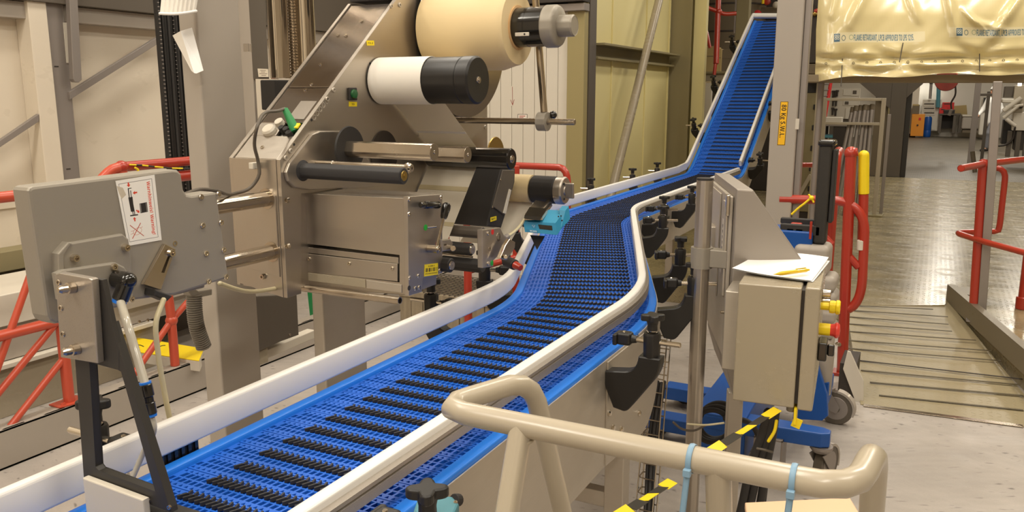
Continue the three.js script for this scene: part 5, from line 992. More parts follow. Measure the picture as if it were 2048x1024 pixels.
// cream control box, paper and pen
const BOXT = 4.5 * Math.PI / 180, B0 = hit(1477, 566, 2.4), BR2 = new THREE.Matrix4().makeRotationY(BOXT).setPosition(B0.x, B0.y, B0.z);
{
  const b = thing('control_box', 'cream metal control box with push buttons on its right side beneath the sheet of paper', 'control box', [B0.x, B0.y - 0.36, B0.z], { turn: BOXT });
  const loc = g => g.applyMatrix4(BR2);
  part(b, 'case', loc(cub(0, 0.175, -0.36, 0, -0.40, 0, 0.005)), M.creamBox);
  part(b, 'gasket', loc(cub(0.174, 0.186, -0.35, -0.008, -0.39, -0.012, 0.002)), M.darkBrown);
  part(b, 'door', loc(cub(0.184, 0.226, -0.362, 0.004, -0.404, 0.004, 0.006)), M.creamBox);
  part(b, 'bracket', loc(cub(-0.05, 0.0, -0.30, -0.05, -0.30, -0.1, 0.004)), M.steelSoft);
  const P = (y, z) => V(0.226, y, z);
  const yb = part(b, 'yellow_button', loc(lathe([[0, 0], [0.011, 0], [0.011, 0.022], [0.0185, 0.024], [0.0195, 0.034], [0.0175, 0.040], [0.021, 0.042], [0.021, 0.050], [0.018, 0.053], [0, 0.053]], P(-0.075, -0.12), DX, 28)), M.yellow, { label: 'yellow push knob' });
  for (const [y, z] of [[-0.045, -0.16], [-0.062, -0.2], [-0.07, -0.16]]) part(b, 'chrome_button', loc(cyl(P(y, z), V(0.25, y, z), 0.012, 20)), M.chrome);
  const es = part(b, 'stop_collar', loc(lathe([[0, 0], [0.018, 0], [0.018, 0.03], [0, 0.03]], P(-0.145, -0.12), DX, 28)), M.yellow, { label: 'yellow collar of the stop button' });
  part(es, 'stop_button', loc(lathe([[0, 0.028], [0.017, 0.028], [0.019, 0.04], [0.0235, 0.046], [0.0235, 0.050], [0.018, 0.056], [0, 0.058]], P(-0.145, -0.12), DX, 28)), M.redSoft, { label: 'red mushroom stop button' });
  const sw = part(b, 'rotary_switch', loc(cub(0.226, 0.252, -0.235, -0.178, -0.16, -0.085, 0.005)), M.blackGloss);
  part(sw, 'handle', loc(cub(0.252, 0.272, -0.226, -0.19, -0.132, -0.115, 0.005)), M.blackGloss);
  part(b, 'cable_gland', loc(cyl(V(0.165, -0.39, -0.06), V(0.165, -0.36, -0.06), 0.014, 16)), M.castGrey);
  const yt = thing('yellow_tape', 'short yellow tape hanging below the right edge of the cream control box', 'tape', V(0.18, -0.43, -0.02).applyMatrix4(BR2), {});
  part(yt, 'ribbon', loc(merge([cub(0.176, 0.184, -0.41, -0.36, -0.07, 0.0, 0.001), new RoundedBoxGeometry(0.026, 0.03, 0.003, 1, 0.001).rotateZ(-0.3).translate(0.186, -0.405, -0.005)])), M.yellow);
  // paper: two curled sheets
  const pp = thing('paper_sheet', 'curled white sheet of paper lying on top of the cream control box', 'paper', V(0.08, 0.005, -0.22).applyMatrix4(BR2), { turn: BOXT });
  const sheetG = (du, dy, k) => {
    const pos = [], idx = [], n = 16, cor = [V(-0.035 + du, 0, -0.115), V(0.196 + du, 0, -0.07), V(0.232 + du, 0, -0.36), V(0.02 + du, 0, -0.40)];
    for (let s = 0; s < 2; s++) for (let j = 0; j <= n; j++) for (let i = 0; i <= n; i++) {
      const u = i / n, v = j / n, p = lerp(lerp(cor[0], cor[1], u), lerp(cor[3], cor[2], u), v);
      p.y = 0.0075 + dy + 0.022 * k * Math.pow(v, 1.4) * (0.6 + 0.4 * Math.sin(2.4 * u)) + 0.010 * Math.pow(1 - u, 3) * (1 - v) - 0.001 * s; pos.push(p.x, p.y, p.z);
    }
    const m = (n + 1) * (n + 1); for (let s = 0; s < 2; s++) for (let j = 0; j < n; j++) for (let i = 0; i < n; i++) { const a = s * m + j * (n + 1) + i, b2 = a + 1, c = a + n + 1, d = c + 1; s ? idx.push(a, c, b2, b2, c, d) : idx.push(a, b2, c, b2, d, c); }
    const g = new THREE.BufferGeometry(); g.setAttribute('position', new THREE.Float32BufferAttribute(pos, 3)); g.setIndex(idx); g.computeVertexNormals(); return g.applyMatrix4(BR2);
  };
  part(pp, 'sheet', sheetG(0, 0.002, 1), M.paper); part(pp, 'under_sheet', sheetG(0.004, -0.001, 0.55), M.paper);
  const p0 = V(0.092, 0.022, -0.055).applyMatrix4(BR2), p1 = V(0.185, 0.027, -0.14).applyMatrix4(BR2), d = p1.clone().sub(p0).normalize(), L = p0.distanceTo(p1);
  const pen = thing('pen', 'yellow ballpoint pen lying on the sheet of paper', 'pen', p0);
  part(pen, 'barrel', lathe([[0, 0], [0.0012, 0], [0.0015, 0.004], [0.0055, 0.022], [0.0062, 0.03], [0.0062, L - 0.012], [0.005, L - 0.008], [0, L - 0.008]], p0, d, 16), M.penYellow);
  part(pen, 'push_button', cyl(p0.clone().addScaledVector(d, L - 0.009), p0.clone().addScaledVector(d, L), 0.0032, 12), M.penYellow);
  const s2 = d.clone().cross(DY).normalize(), up = s2.clone().cross(d), cg = new RoundedBoxGeometry(0.036, 0.0022, 0.004, 1, 0.0008); cg.applyMatrix4(new THREE.Matrix4().makeBasis(d, up, s2)); const cc = p0.clone().addScaledVector(d, L - 0.03).addScaledVector(up, 0.0075); cg.translate(cc.x, cc.y, cc.z);
  part(pen, 'clip', cg, M.penYellow);
}
// lifting trolley behind the control box
{
  const t = thing('lift_trolley', 'blue lifting trolley with grey moulded mast cover and braked castors behind the control box', 'trolley', [-0.42, 0, -3.9]);
  const Z = -3.92;
  part(t, 'blue_panel', pxPrism('z', Z + 0.1, [[1600, 700], [1627, 700], [1654, 790], [1656, 832], [1644, 842], [1585, 838]], 0.03, 0.004), M.blueTrolley);
  // grey moulded cover in ribs
  const ribs = [[1588, 488, 1655, 556], [1600, 548, 1670, 588], [1604, 580, 1671, 622], [1606, 614, 1670, 652], [1606, 644, 1668, 682], [1606, 674, 1662, 712]];
  for (const [x0, y0, x1, y1] of ribs) { const a = oZ(x0, y0, Z), b = oZ(x1, y1, Z); part(t, 'cover_rib', new RoundedBoxGeometry(b.x - a.x, a.y - b.y, 0.17, 4, 0.028).translate((a.x + b.x) / 2, (a.y + b.y) / 2, Z - 0.08), M.greyPaint); }
  part(t, 'cover_foot', (() => { const a = oZ(1640, 706, Z), b = oZ(1656, 790, Z); return cyl(b, a, 0.012, 20, 0.065); })(), M.greyPaint);
  { const a = oZ(1572, 462, Z), b = oZ(1622, 500, Z); part(t, 'blue_box', cub(a.x - 0.1, b.x, b.y - 0.06, a.y, Z - 0.2, Z - 0.02, 0.01), M.blueTrolley);
    for (const [x, y] of [[1582, 462], [1600, 463], [1613, 468]]) { const q = oZ(x, y, Z - 0.06); part(t, 'clamp', cub(q.x - 0.02, q.x + 0.02, q.y - 0.01, q.y + 0.02, q.z - 0.03, q.z + 0.03, 0.006), x === 1600 ? M.blackMatt : M.galv); }
    const r = oZ(1590, 458, Z - 0.1); part(t, 'red_cap', cub(r.x - 0.02, r.x + 0.03, r.y - 0.01, r.y + 0.03, r.z - 0.02, r.z + 0.02, 0.006), M.red); }
  { const a = oZ(1640, 286, Z), b = oZ(1648, 492, Z), c = oZ(1668, 286, Z);
    part(t, 'mast', cub(a.x - 0.008, a.x + 0.05, b.y, a.y, Z - 0.11, Z - 0.03, 0.014), M.blackPaint); part(t, 'mast', cub(a.x + 0.052, a.x + 0.07, b.y + 0.1, a.y - 0.03, Z - 0.12, Z - 0.04, 0.008), M.blackMatt);
    part(t, 'mast_cap', new RoundedBoxGeometry(0.075, 0.03, 0.1, 3, 0.013).translate(a.x + 0.025, a.y - 0.002, Z - 0.07), M.blackGloss);
    for (const [y0, y1, dz] of [[436, 452, -0.14], [448, 474, -0.03]]) { const p = oZ(1574, y0, Z + dz), q = oZ(1640, y1, Z + dz); part(t, 'handle_arm', cub(p.x - 0.03, q.x, q.y, p.y, Z + dz - 0.03, Z + dz, 0.006), M.blackMatt); }
    const k = oZ(1622, 452, Z); part(t, 'red_tie', pipe([V(k.x, k.y + 0.02, Z), V(k.x, k.y - 0.06, Z)], 0.006, 0.01, 8), M.red); }
  // floor frame: two arms and beams
  // braked castor: swivel cup at the arm's end, wheel trailing towards (dx, dz)
  const castor = (pv, dx, dz) => {
    const l = Math.hypot(dx, dz), a = V(dx / l, 0, dz / l), s = V(-a.z, 0, a.x), r = 0.084, c = V(pv.x + dx, r, pv.z + dz), ax = k => c.clone().addScaledVector(s, k);
    const w = part(t, 'castor', [cyl(ax(-0.019), ax(0.019), r, 34), cyl(ax(-0.026), ax(0.026), 0.022, 18)], M.greyDark);
    part(w, 'hub', [cyl(ax(-0.0205), ax(0.0205), r * 0.72, 28)], M.galv);
    part(w, 'swivel_cup', lathe([[0, 0], [0.036, 0], [0.046, 0.014], [0.046, 0.026], [0, 0.026]], V(pv.x, pv.y - 0.027, pv.z), DY, 26), M.galv);
    for (const k of [-0.031, 0.027]) { const f = [[-0.045, pv.y - 0.03], [0.035, pv.y - 0.03], [l + 0.022, r + 0.01], [l + 0.01, r - 0.022], [l - 0.02, r - 0.016]], sh = new THREE.Shape(f.map(q => new THREE.Vector2(q[0], q[1]))), g = new THREE.ExtrudeGeometry(sh, { depth: 0.004, bevelEnabled: false }); g.applyMatrix4(new THREE.Matrix4().makeBasis(a, DY, a.clone().cross(DY))); const o = V(pv.x, 0, pv.z).addScaledVector(s, k); part(w, 'fork', g.translate(o.x, 0, o.z), M.galv); }
    { const g = new RoundedBoxGeometry(0.085, 0.016, 0.036, 2, 0.005); g.rotateZ(-0.12); g.applyMatrix4(new THREE.Matrix4().makeBasis(a, DY, a.clone().cross(DY))); const o = V(pv.x, pv.y - 0.03, pv.z).addScaledVector(a, 0.075); part(w, 'brake_pedal', g.translate(o.x, o.y, o.z), M.dustWhite); }
    { const sh = new THREE.Shape(); sh.absarc(0, 0, 0.092, -0.35, 1.5); sh.absarc(0, 0, 0.081, 1.5, -0.35, true); const g = new THREE.ExtrudeGeometry(sh, { depth: 0.044, bevelEnabled: false, curveSegments: 14 }); g.translate(0, 0, -0.022); g.applyMatrix4(new THREE.Matrix4().makeBasis(a, DY, a.clone().cross(DY))); part(w, 'foot_guard', g.translate(c.x, c.y, c.z), M.greyPaint); }
  };
  const pA = oY(1652, 772, 0.185), pB = oY(1643, 890, 0.185);
  for (const [p, q] of [[pA, oY(1690, 850, 0)], [pB, oY(1664, 952, 0)]]) { const d = q.clone().sub(p); d.y = 0; d.setLength(Math.min(0.055, Math.max(0.04, d.length()))); castor(p, d.x, d.z); }
  for (const p of [pA, pB]) part(t, 'arm', prism('y', 0.25, [[-0.85, -p.z - 0.05], [-0.60, -p.z - 0.055], [p.x, -p.z - 0.04], [p.x + 0.032, -p.z - 0.02], [p.x + 0.032, -p.z + 0.02], [p.x, -p.z + 0.04], [-0.60, -p.z + 0.055], [-0.85, -p.z + 0.05]], 0.064, 0.006), M.blueTrolley);
  part(t, 'beam', cub(-0.85, -0.62, 0.05, 0.26, pA.z - 0.05, pB.z + 0.05, 0.006), M.blueTrolley);
  for (const z of [-4.08, -3.66]) part(t, 'fork_beam', cub(-1.16, -0.85, 0.05, 0.12, z - 0.05, z + 0.05, 0.006), M.blueTrolley);
  for (const z of [-4.08, -3.66]) part(t, 'castor', [cyl(V(-1.08, 0.05, z - 0.055), V(-1.08, 0.05, z - 0.09), 0.049, 24)], M.blackMatt);
  part(t, 'mast_foot', cub(-0.62, -0.34, 0.2, 0.32, Z - 0.13, Z + 0.03, 0.006), M.blueTrolley);
  part(t, 'open_box', (() => { const c = V(-0.52, 0.12, -3.46); return merge([cub(c.x - 0.06, c.x - 0.052, 0.02, 0.2, c.z - 0.06, c.z + 0.06, 0.002), cub(c.x + 0.052, c.x + 0.06, 0.02, 0.2, c.z - 0.06, c.z + 0.06, 0.002), cub(c.x - 0.06, c.x + 0.06, 0.02, 0.03, c.z - 0.06, c.z + 0.06, 0.002), cub(c.x - 0.06, c.x + 0.06, 0.19, 0.2, c.z - 0.06, c.z + 0.06, 0.002)]); })(), M.galv);
}
// hoses, coil, tapes, cable tray
{
  const h = thing('hose_bundle', 'bundle of black hoses with one yellow marker hanging under the control box', 'hoses', hit(1520, 940, 2.6));
  for (const [a, b, c2, d] of [[1536, 1524, 1502, 1484], [1545, 1535, 1518, 1500], [1551, 1545, 1533, 1520]]) part(h, 'hose', cable([hit(a, 824, 2.5), hit(b, 868, 2.52), hit(c2, 930, 2.55), hit(d, 1010, 2.6), hit(d - 12, 1060, 2.62)], 0.013, 12, 40), M.blackMatt);
  part(h, 'yellow_marker', cable([hit(1553, 842, 2.47), hit(1549, 862, 2.47), hit(1537, 882, 2.48)], 0.005, 8, 12), M.yellow);
  part(h, 'tie_band', cable([hit(1515, 897, 2.5), hit(1530, 900, 2.49), hit(1544, 904, 2.5)], 0.004, 6, 10), M.greyDark);
  const c = hit(1424, 852, 3.2), k = thing('hose_coil', 'coil of black hose behind the round stainless post', 'hose', [c.x, c.y - 0.09, c.z]);
  for (let i = 0; i < 3; i++) { const g = new THREE.TorusGeometry(0.066 + 0.004 * i, 0.011, 10, 40); g.rotateY(0.35 + 0.12 * i); g.translate(c.x + 0.006 * i, c.y + 0.004 * i, c.z - 0.02 * i); part(k, 'turn', g, M.blackMatt); }
  part(k, 'tail', cable([c.clone().add(V(0.05, 0.04, 0)), c.clone().add(V(0.14, 0.03, -0.02)), c.clone().add(V(0.2, -0.15, -0.05)), c.clone().add(V(0.2, -c.y + 0.02, -0.05))], 0.011, 10, 30), M.blackMatt);
  const stripes = (P, n, nm, lbl) => { const t = thing(nm, lbl, 'tape', P[0]); const w = 0.013; for (let i = 0; i < n; i++) { const a = P[0].clone().lerp(P[1], i / n), b = P[0].clone().lerp(P[1], (i + 1) / n), u = b.clone().sub(a), L = u.length(); u.normalize(); const v = V(0.25, 1, 0.1).cross(u).normalize(), n2 = u.clone().cross(v); const g = new THREE.BoxGeometry(L, 0.0012, w * 2); const tw = 0.5 * Math.sin(i * 0.9); const v2 = v.clone().multiplyScalar(Math.cos(tw)).addScaledVector(n2, Math.sin(tw)), n3 = u.clone().cross(v2).negate(); g.applyMatrix4(new THREE.Matrix4().makeBasis(u, n3, u.clone().cross(n3))); const m = lerp(a, b, 0.5); g.translate(m.x, m.y, m.z); part(t, 'band', g, i % 2 ? M.tape : M.yellow); } };
  stripes([hit(1555, 818, 2.38), hit(1414, 908, 2.0)], 5, 'hazard_tape', 'twisted yellow and black tape stretched from the control box across to the left');
  stripes([hit(1345, 962, 2.0), hit(1235, 1034, 1.6)], 5, 'hazard_tape', 'twisted yellow and black tape near the bottom edge below the cream handrail');
  // wire tray standing on the floor beside the conveyor
  const A = hit(1325, 650, 2.95), B0t = hit(1292, 1024, 2.62), dirn = A.clone().sub(B0t), foot = B0t.clone().addScaledVector(dirn, -B0t.y / dirn.y);
  const tr = thing('cable_tray', 'upright wire basket tray with black cables beside the conveyor frame', 'cable tray', foot);
  const wx = 0.055, wz = 0.05, off = [[-wx / 2, wz / 2], [wx / 2, wz / 2], [-wx / 2, -wz / 2], [wx / 2, -wz / 2]];
  for (const [x, z] of off) part(tr, 'long_wire', cyl(foot.clone().add(V(x, 0, z)), A.clone().add(V(x, 0, z)), 0.0025, 8), M.chrome);
  const n = 22; for (let i = 0; i <= n; i++) { const c3 = lerp(foot, A, i / n); part(tr, 'cross_wire', pipe([c3.clone().add(V(wx / 2, 0, wz / 2)), c3.clone().add(V(-wx / 2, 0, wz / 2)), c3.clone().add(V(-wx / 2, 0, -wz / 2)), c3.clone().add(V(wx / 2, 0, -wz / 2))], 0.0025, 0.008, 8, 0.02), M.chrome); }
  const cb = thing('tray_cables', 'black cables running down inside the wire basket tray', 'cables', foot);
  for (const [x, z] of [[-0.008, 0], [0.006, 0.008], [0.012, -0.01]]) part(cb, 'cable', cable([foot.clone().add(V(x, 0.02, z)), lerp(foot, A, 0.35).add(V(x + 0.006, 0, z)), lerp(foot, A, 0.62).add(V(x - 0.002, 0, z)), lerp(foot, A, 0.8).add(V(x + 0.01, 0, z))], 0.006, 8, 30), M.blackMatt);
  solo('beige_cord', 'thin beige cord tied level across the round post', 'cord', cable([hit(1375, 848, 2.7), hit(1410, 850, 2.68), hit(1447, 846, 2.66)], 0.0035, 8, 16), M.hoseYellow);
  solo('grey_cord', 'thin grey cord sagging from the cable tray to the round post', 'cord', cable([hit(1347, 845, 2.66), hit(1362, 857, 2.7), hit(1388, 861, 2.78), hit(1412, 850, 2.85)], 0.004, 8, 20), M.greyDark);
}
// ---------- middle distance on the right ----------
{
  const c = hit(1560, 300, 4.8), x0 = oZ(1549, 100, c.z).x, x1 = oZ(1603, 100, c.z).x;
  const p = thing('jib_post', 'square grey painted post with a yellow load sign on its front', 'post', [(x0 + x1) / 2, 0, c.z - 0.08]);
  part(p, 'shaft', cub(x0, x1, 0.02, 5.9, c.z - 0.155, c.z, 0.008), M.greyPaint);
  part(p, 'base_plate', cub(x0 - 0.08, x1 + 0.08, 0, 0.02, c.z - 0.23, c.z + 0.08, 0.003), M.greyPaint);
  part(p, 'trunking', cub(x1 + 0.001, x1 + 0.035, 0.3, 5.9, c.z - 0.09, c.z - 0.03, 0.004), M.galv);
  const Z = c.z + 0.001, tex = canvasTex(64, 384, (x, w, h) => { x.fillStyle = '#f2b91c'; x.fillRect(0, 0, w, h); x.strokeStyle = '#2c2410'; x.lineWidth = 4; x.strokeRect(3, 3, w - 6, h - 6); x.save(); x.translate(14, 26); x.rotate(Math.PI / 2); x.fillStyle = '#2a2112'; x.font = 'bold 52px sans-serif'; x.fillText('80 Kg S.W.L.', 0, 0, 335); x.restore(); });
  decal(p, 'load_sign', 'z', Z, [[1561, 203], [1577, 203], [1570, 290.5], [1554, 290.5]], tex, { label: 'yellow sign reading 80 Kg S.W.L.' });
  const q = oZ(1593, 248, Z); part(p, 'small_label', cub(q.x - 0.006, q.x + 0.014, q.y - 0.03, q.y + 0.03, c.z, c.z + 0.001, 0.0003), M.dustWhite);
}
{
  // red gate of the walkway
  const T = 4.75, h = (a, b, dt = 0) => hit(a, b, T + dt), R = 0.03;
  const g = thing('red_gate', 'red tubular walkway gate with a rounded end and a ball-topped post', 'gate', [h(1684, 735).x, 0, h(1684, 735).z]);
  const f = oY(1684, 742, 0.02), topP = oZ(1702, 306, f.z);
  part(g, 'post', cyl(V(f.x, 0.02, f.z), topP, R, 22), M.red); part(g, 'ball_joint', ball(topP, 0.037), M.red);
  part(g, 'stub', cyl(topP, oZ(1716, 304, f.z), R * 0.8, 18), M.red);
  for (const [a, b] of [[1694, 725], [1674, 688]]) part(g, 'bolt', cyl(oZ(a, b, f.z), oZ(a + 5, b + 1, f.z + 0.04), 0.012, 12), M.chrome);
  const c = (a, b) => oZ(a, b, f.z);
  part(g, 'loop', pipe([c(1560, 398), c(1732, 402), c(1722, 617), c(1655, 623)], R * 0.87, 0.19, 20), M.red);
  const yT = c(1727, 304), yB = c(1726, 390);
  part(g, 'yellow_sleeve', [cyl(V(yB.x, yB.y, f.z - 0.045), V(yT.x, yT.y - 0.02, f.z - 0.045), R * 0.98, 22), ball(V(yT.x, yT.y - 0.022, f.z - 0.045), R * 0.98)], M.yellow, { label: 'yellow taped sleeve' });
  part(g, 'post', cyl(oZ(1724, 500, f.z - 0.045), V(yB.x, yB.y, f.z - 0.045), R * 0.9, 20), M.red);
  part(g, 'cross_stub', cyl(c(1688, 502), c(1718, 535), R * 0.75, 16), M.red);
  part(g, 'tape_wrap', cyl(c(1724, 480), c(1723, 500), R * 0.9, 20), M.dustWhite, { label: 'worn pale tape wrap' });
  // second post behind, doubled tube
  const s = oZ(1680, 310, f.z - 0.35), s2 = oZ(1672, 495, f.z - 0.35);
  part(g, 'post', pipe([V(s.x - 0.02, 0.14, s.z), V(s.x - 0.02, s.y, s.z), V(s.x - 0.04, s.y + 0.0, s.z - 0.35)], R, 0.05, 20), M.red);
  part(g, 'post', cyl(V(s.x - 0.075, s2.y, s.z), V(s.x - 0.075, s.y - 0.05, s.z), R * 0.8, 18), M.red);
  part(g, 'mid_rail', cyl(c(1645, 470), c(1664, 490), R * 0.7, 14), M.red);
  part(g, 'base_flange', cub(f.x - 0.05, f.x + 0.05, 0, 0.02, f.z - 0.05, f.z + 0.05, 0.003), M.red);
  const w = thing('warning_ribbon', 'thin yellow ribbon knotted round the upper bar of the red gate', 'ribbon', c(1622, 398));
  const z = f.z + 0.04, o = (a, b) => oZ(a, b, z); part(w, 'ribbon', cable([o(1622, 396), o(1610, 406), o(1597, 416), o(1584, 428)], 0.007, 6, 20), M.yellow); part(w, 'knot', [ball(o(1623, 396), 0.014), cable([o(1618, 390), o(1623, 396), o(1627, 404)], 0.006, 6, 10)], M.yellow);
  solo('far_red_rail', 'thin dark red rail behind the black trolley mast', 'railing', pipe([hit(1570, 330, 6.2), hit(1640, 330, 6.4), hit(1650, 324, 6.6)], 0.02, 0.1, 14), M.red);
  const k = thing('ramp_cheek', 'pale folded steel cheek plate at the foot of the red gate', 'plate', [-0.3, 0, -4.7]);
  part(k, 'plate', pxPrism('z', -4.60, [[1686, 738], [1695, 702], [1701, 704], [1727, 762], [1727, 811], [1713, 809]], 0.012, 0.002), M.dustWhite);
  part(k, 'dark_side', cub(-0.36, -0.275, 0.0, 0.19, -4.90, -4.64, 0.003), M.darkBrown);
}
// plastic sheet hung over the walkway
{
  const sh = thing('plastic_sheet', 'translucent yellowish reinforced plastic sheet hung over the walkway with blue print', 'tarpaulin', hit(1840, 150, 5.6));
  const x0 = 1630, x1 = 2420, y0 = 152, y1 = -330, nx = 150, ny = 90, pos = [], uv = [], idx = [];
  const pinch = [[1683, 128, 1.0], [1801, 122, 0.8], [1958, 112, 0.9], [2120, 110, 0.9]];
  const creases = [[1893, -30, 1912, 66, 7, 0.05], [1742, -40, 1700, 50, 9, 0.04], [1925, 20, 1972, 62, 5, 0.035], [2045, -10, 1985, 74, 8, 0.05], [1812, -20, 1838, 40, 8, 0.03], [2012, 60, 1940, 40, 5, 0.025], [1660, 30, 1690, -60, 8, 0.04]];
  const P = (px, py) => {
    const e = (py - y0) / (y1 - y0);
    let t = 5.55 + 0.9 * Math.max(0, e - 0.25) ** 1.3 + 0.10 * Math.sin((px - x0) / 150 + 2 * e) * e + 0.03 * noise.noise(px / 120 + py / 200, py / 160, 1.5) + 0.006 * noise.noise(px / 26 + py / 30, py / 120, 4.5);
    for (const [cx, cy, k] of pinch) { const dx = (px - cx) / 45, dy = (py - cy) / 16, r = Math.hypot(dx, dy); t += k * 0.05 * Math.exp(-r * r * 1.3) - 0.018 * k * Math.exp(-2 * (r - 1.3) * (r - 1.3)) * Math.cos(6 * Math.atan2(dy, dx) + cx); }
    for (const [ax, ay, bx, by, w, a] of creases) { const ux = bx - ax, uy = by - ay, l2 = ux * ux + uy * uy, k = Math.max(0, Math.min(1, ((px - ax) * ux + (py - ay) * uy) / l2)), d = Math.hypot(px - ax - k * ux, py - ay - k * uy); t -= a * Math.exp(-d * d / (w * w)) * (0.5 + 0.5 * Math.sin(Math.PI * k)); }
    const hem = Math.exp(-(((py - 128) / 7) ** 2)); t -= 0.022 * hem; t += 0.03 * Math.exp(-(((py - 116) / 5) ** 2)) + 0.02 * Math.exp(-(((py - 140) / 4) ** 2));
    t += 0.16 * Math.exp(-((px - x0) / 16)) ;
    return hit(px, py, t);
  };
  for (let s = 0; s < 2; s++) for (let j = 0; j <= ny; j++) for (let i = 0; i <= nx; i++) {
    const u = i / nx, v = j / ny; let px = x0 + (x1 - x0) * u, py = y0 + (y1 - y0) * v;
    const edge = (v < 0.15 ? 0 : 0) + 20 * Math.exp(-u * 14) * Math.sin(Math.min(1, v * 2.4) * Math.PI * 0.5) * Math.max(0, 1 - v) * (v < 0.1 ? v * 3 : 0.2) + 34 * Math.max(0, v - 0.2) * Math.exp(-u * 5);
    px += edge; py += 3 * Math.sin(px / 31) * (1 - v) ** 6 + 10 * Math.exp(-u * 9) * (1 - v) ** 5 - 9 * u * (1 - v);
    const q = P(px, py), d = ray(px, py).normalize().multiplyScalar(0.003 * s); pos.push(q.x + d.x, q.y + d.y, q.z + d.z); uv.push(u, v);
  }
  const m = (nx + 1) * (ny + 1);
  for (let s = 0; s < 2; s++) for (let j = 0; j < ny; j++) for (let i = 0; i < nx; i++) { const a = s * m + j * (nx + 1) + i, b = a + 1, c = a + nx + 1, d = c + 1; s ? idx.push(a, c, b, b, c, d) : idx.push(a, b, c, b, d, c); }
  const rim = (a, b) => idx.push(a, a + m, b, b, a + m, b + m); for (let i = 0; i < nx; i++) { rim(i, i + 1); rim(ny * (nx + 1) + i, ny * (nx + 1) + i + 1); } for (let j = 0; j < ny; j++) { rim(j * (nx + 1), (j + 1) * (nx + 1)); rim(j * (nx + 1) + nx, (j + 1) * (nx + 1) + nx); }
  const g = new THREE.BufferGeometry(); g.setAttribute('position', new THREE.Float32BufferAttribute(pos, 3)); g.setAttribute('uv', new THREE.Float32BufferAttribute(uv, 2)); g.setIndex(idx); g.computeVertexNormals();
  const tex = canvasTex(2048, 1024, (x, W, H) => {
    x.fillStyle = '#e6d7a4'; x.fillRect(0, 0, W, H); x.fillStyle = 'rgba(190,170,110,0.25)'; for (let i = 0; i < W; i += 6) x.fillRect(i, 0, 1, H); for (let j = 0; j < H; j += 6) x.fillRect(0, j, W, 1);
    const X = p => (p - x0) / (x1 - x0) * W, Y = p => H - (p - y0) / (y1 - y0) * H;
    x.save(); x.translate(0, 0);
    for (const [k, sl] of [[0, 0], [246, 0]]) {
      const yb = Y(81 - k * 0.028), hgt = Y(81) - Y(68);
      x.fillStyle = 'rgba(236,226,190,0.8)'; x.fillRect(X(1652 + k), yb - hgt - 8, X(1850) - X(1652), hgt + 16);
      x.fillStyle = '#4f7187'; x.fillRect(X(1667 + k), yb - hgt - 4, X(1679) - X(1667), hgt + 6); x.strokeStyle = '#dcd8c0'; x.lineWidth = 3; const bx = X(1667 + k), bw = X(1679) - X(1667);
      for (const [i, j] of [[0.3, 0.3], [0.7, 0.3], [0.3, 0.68], [0.7, 0.68]]) { x.beginPath(); x.ellipse(bx + bw * i, yb - hgt - 3 + hgt * j, bw * 0.16, hgt * 0.14, 0.5, 0, 7); x.stroke(); }
      x.strokeStyle = '#6f7f80'; x.lineWidth = 3; x.beginPath(); x.ellipse(X(1686.5 + k), yb - hgt * 0.45, bw * 0.3, hgt * 0.38, 0, 0, 7); x.stroke(); x.strokeStyle = '#a9b294'; x.beginPath(); x.ellipse(X(1702 + k), yb - hgt * 0.5, bw * 0.34, hgt * 0.36, 0, 0, 7); x.stroke();
      x.fillStyle = '#52768d'; x.font = 'bold ' + Math.round(hgt * 1.25) + 'px sans-serif'; x.fillText('FLAME RETARDANT, LPCB APPROVED TO LPS 1215.', X(1707 + k), yb, X(1828) - X(1707));
    }
    x.restore();
  });
  part(sh, 'sheet', g, new THREE.MeshPhysicalMaterial({ map: tex, roughness: 0.28, transmission: 0.18, thickness: 0, clearcoat: 0.5, clearcoatRoughness: 0.15 }), { uv: true });
  for (let i = 0; i < 15; i++) { const px = 1652 + i * 27.3; if (Math.abs(px - 1683) < 9) continue; const q = P(px, 127 - i * 0.5), d = ray(px, 127).normalize(); part(sh, 'eyelet', lathe([[0.004, 0], [0.009, 0], [0.009, 0.006], [0.004, 0.006]], q.addScaledVector(d, -0.012), d, 12), M.olive); }
  for (const [a, b, c, d] of [[1685, 118, 1682, 172], [1806, 86, 1799, 124], [1959, 108, 1959, 142]]) part(sh, 'cord', cable([P(a, b).addScaledVector(ray(a, b), -0.01), P((a + c) / 2, (b + d) / 2).addScaledVector(ray(a, b), -0.012), hit(c, d, 5.52)], 0.003, 6, 20), M.darkBrown);
  // the frame it hangs on
  const fr = thing('sheet_frame', 'brown boarded frame carrying the plastic sheet on grey steel posts', 'frame', oY(1962, 642, PH));
  const A = hit(1590, 158, 5.9), B = hit(2420, 150, 5.9), u = B.clone().sub(A), L = u.length(); u.y = 0; u.normalize(); const s = V(-u.z, 0, u.x), c = lerp(A, B, 0.5);
  const beam = new RoundedBoxGeometry(L, 0.05, 0.5, 1, 0.004); beam.applyMatrix4(new THREE.Matrix4().makeBasis(u, DY, s.clone().negate().cross(V(0, 0, 0)).lengthSq() ? s : s)); beam.translate(c.x - s.x * 0.0, A.y + 0.0, c.z); part(fr, 'board', beam, M.boardTan);
  const f = oY(1962, 642, PH); const ft = oZ(1997, 150, f.z); part(fr, 'post', (() => { const g = new RoundedBoxGeometry(0.052, 1, 0.052, 1, 0.004), h = A.y - 0.026 - PH; g.scale(1, h, 1); const P = g.attributes.position; for (let i = 0; i < P.count; i++) P.setX(i, P.getX(i) + (P.getY(i) / h + 0.5) * (ft.x - f.x)); return g.translate(f.x, PH + h / 2, f.z); })(), M.galv);
  part(fr, 'base_plate', cub(f.x - 0.09, f.x + 0.07, PH, PH + 0.008, f.z - 0.07, f.z + 0.07, 0.002), M.galv);
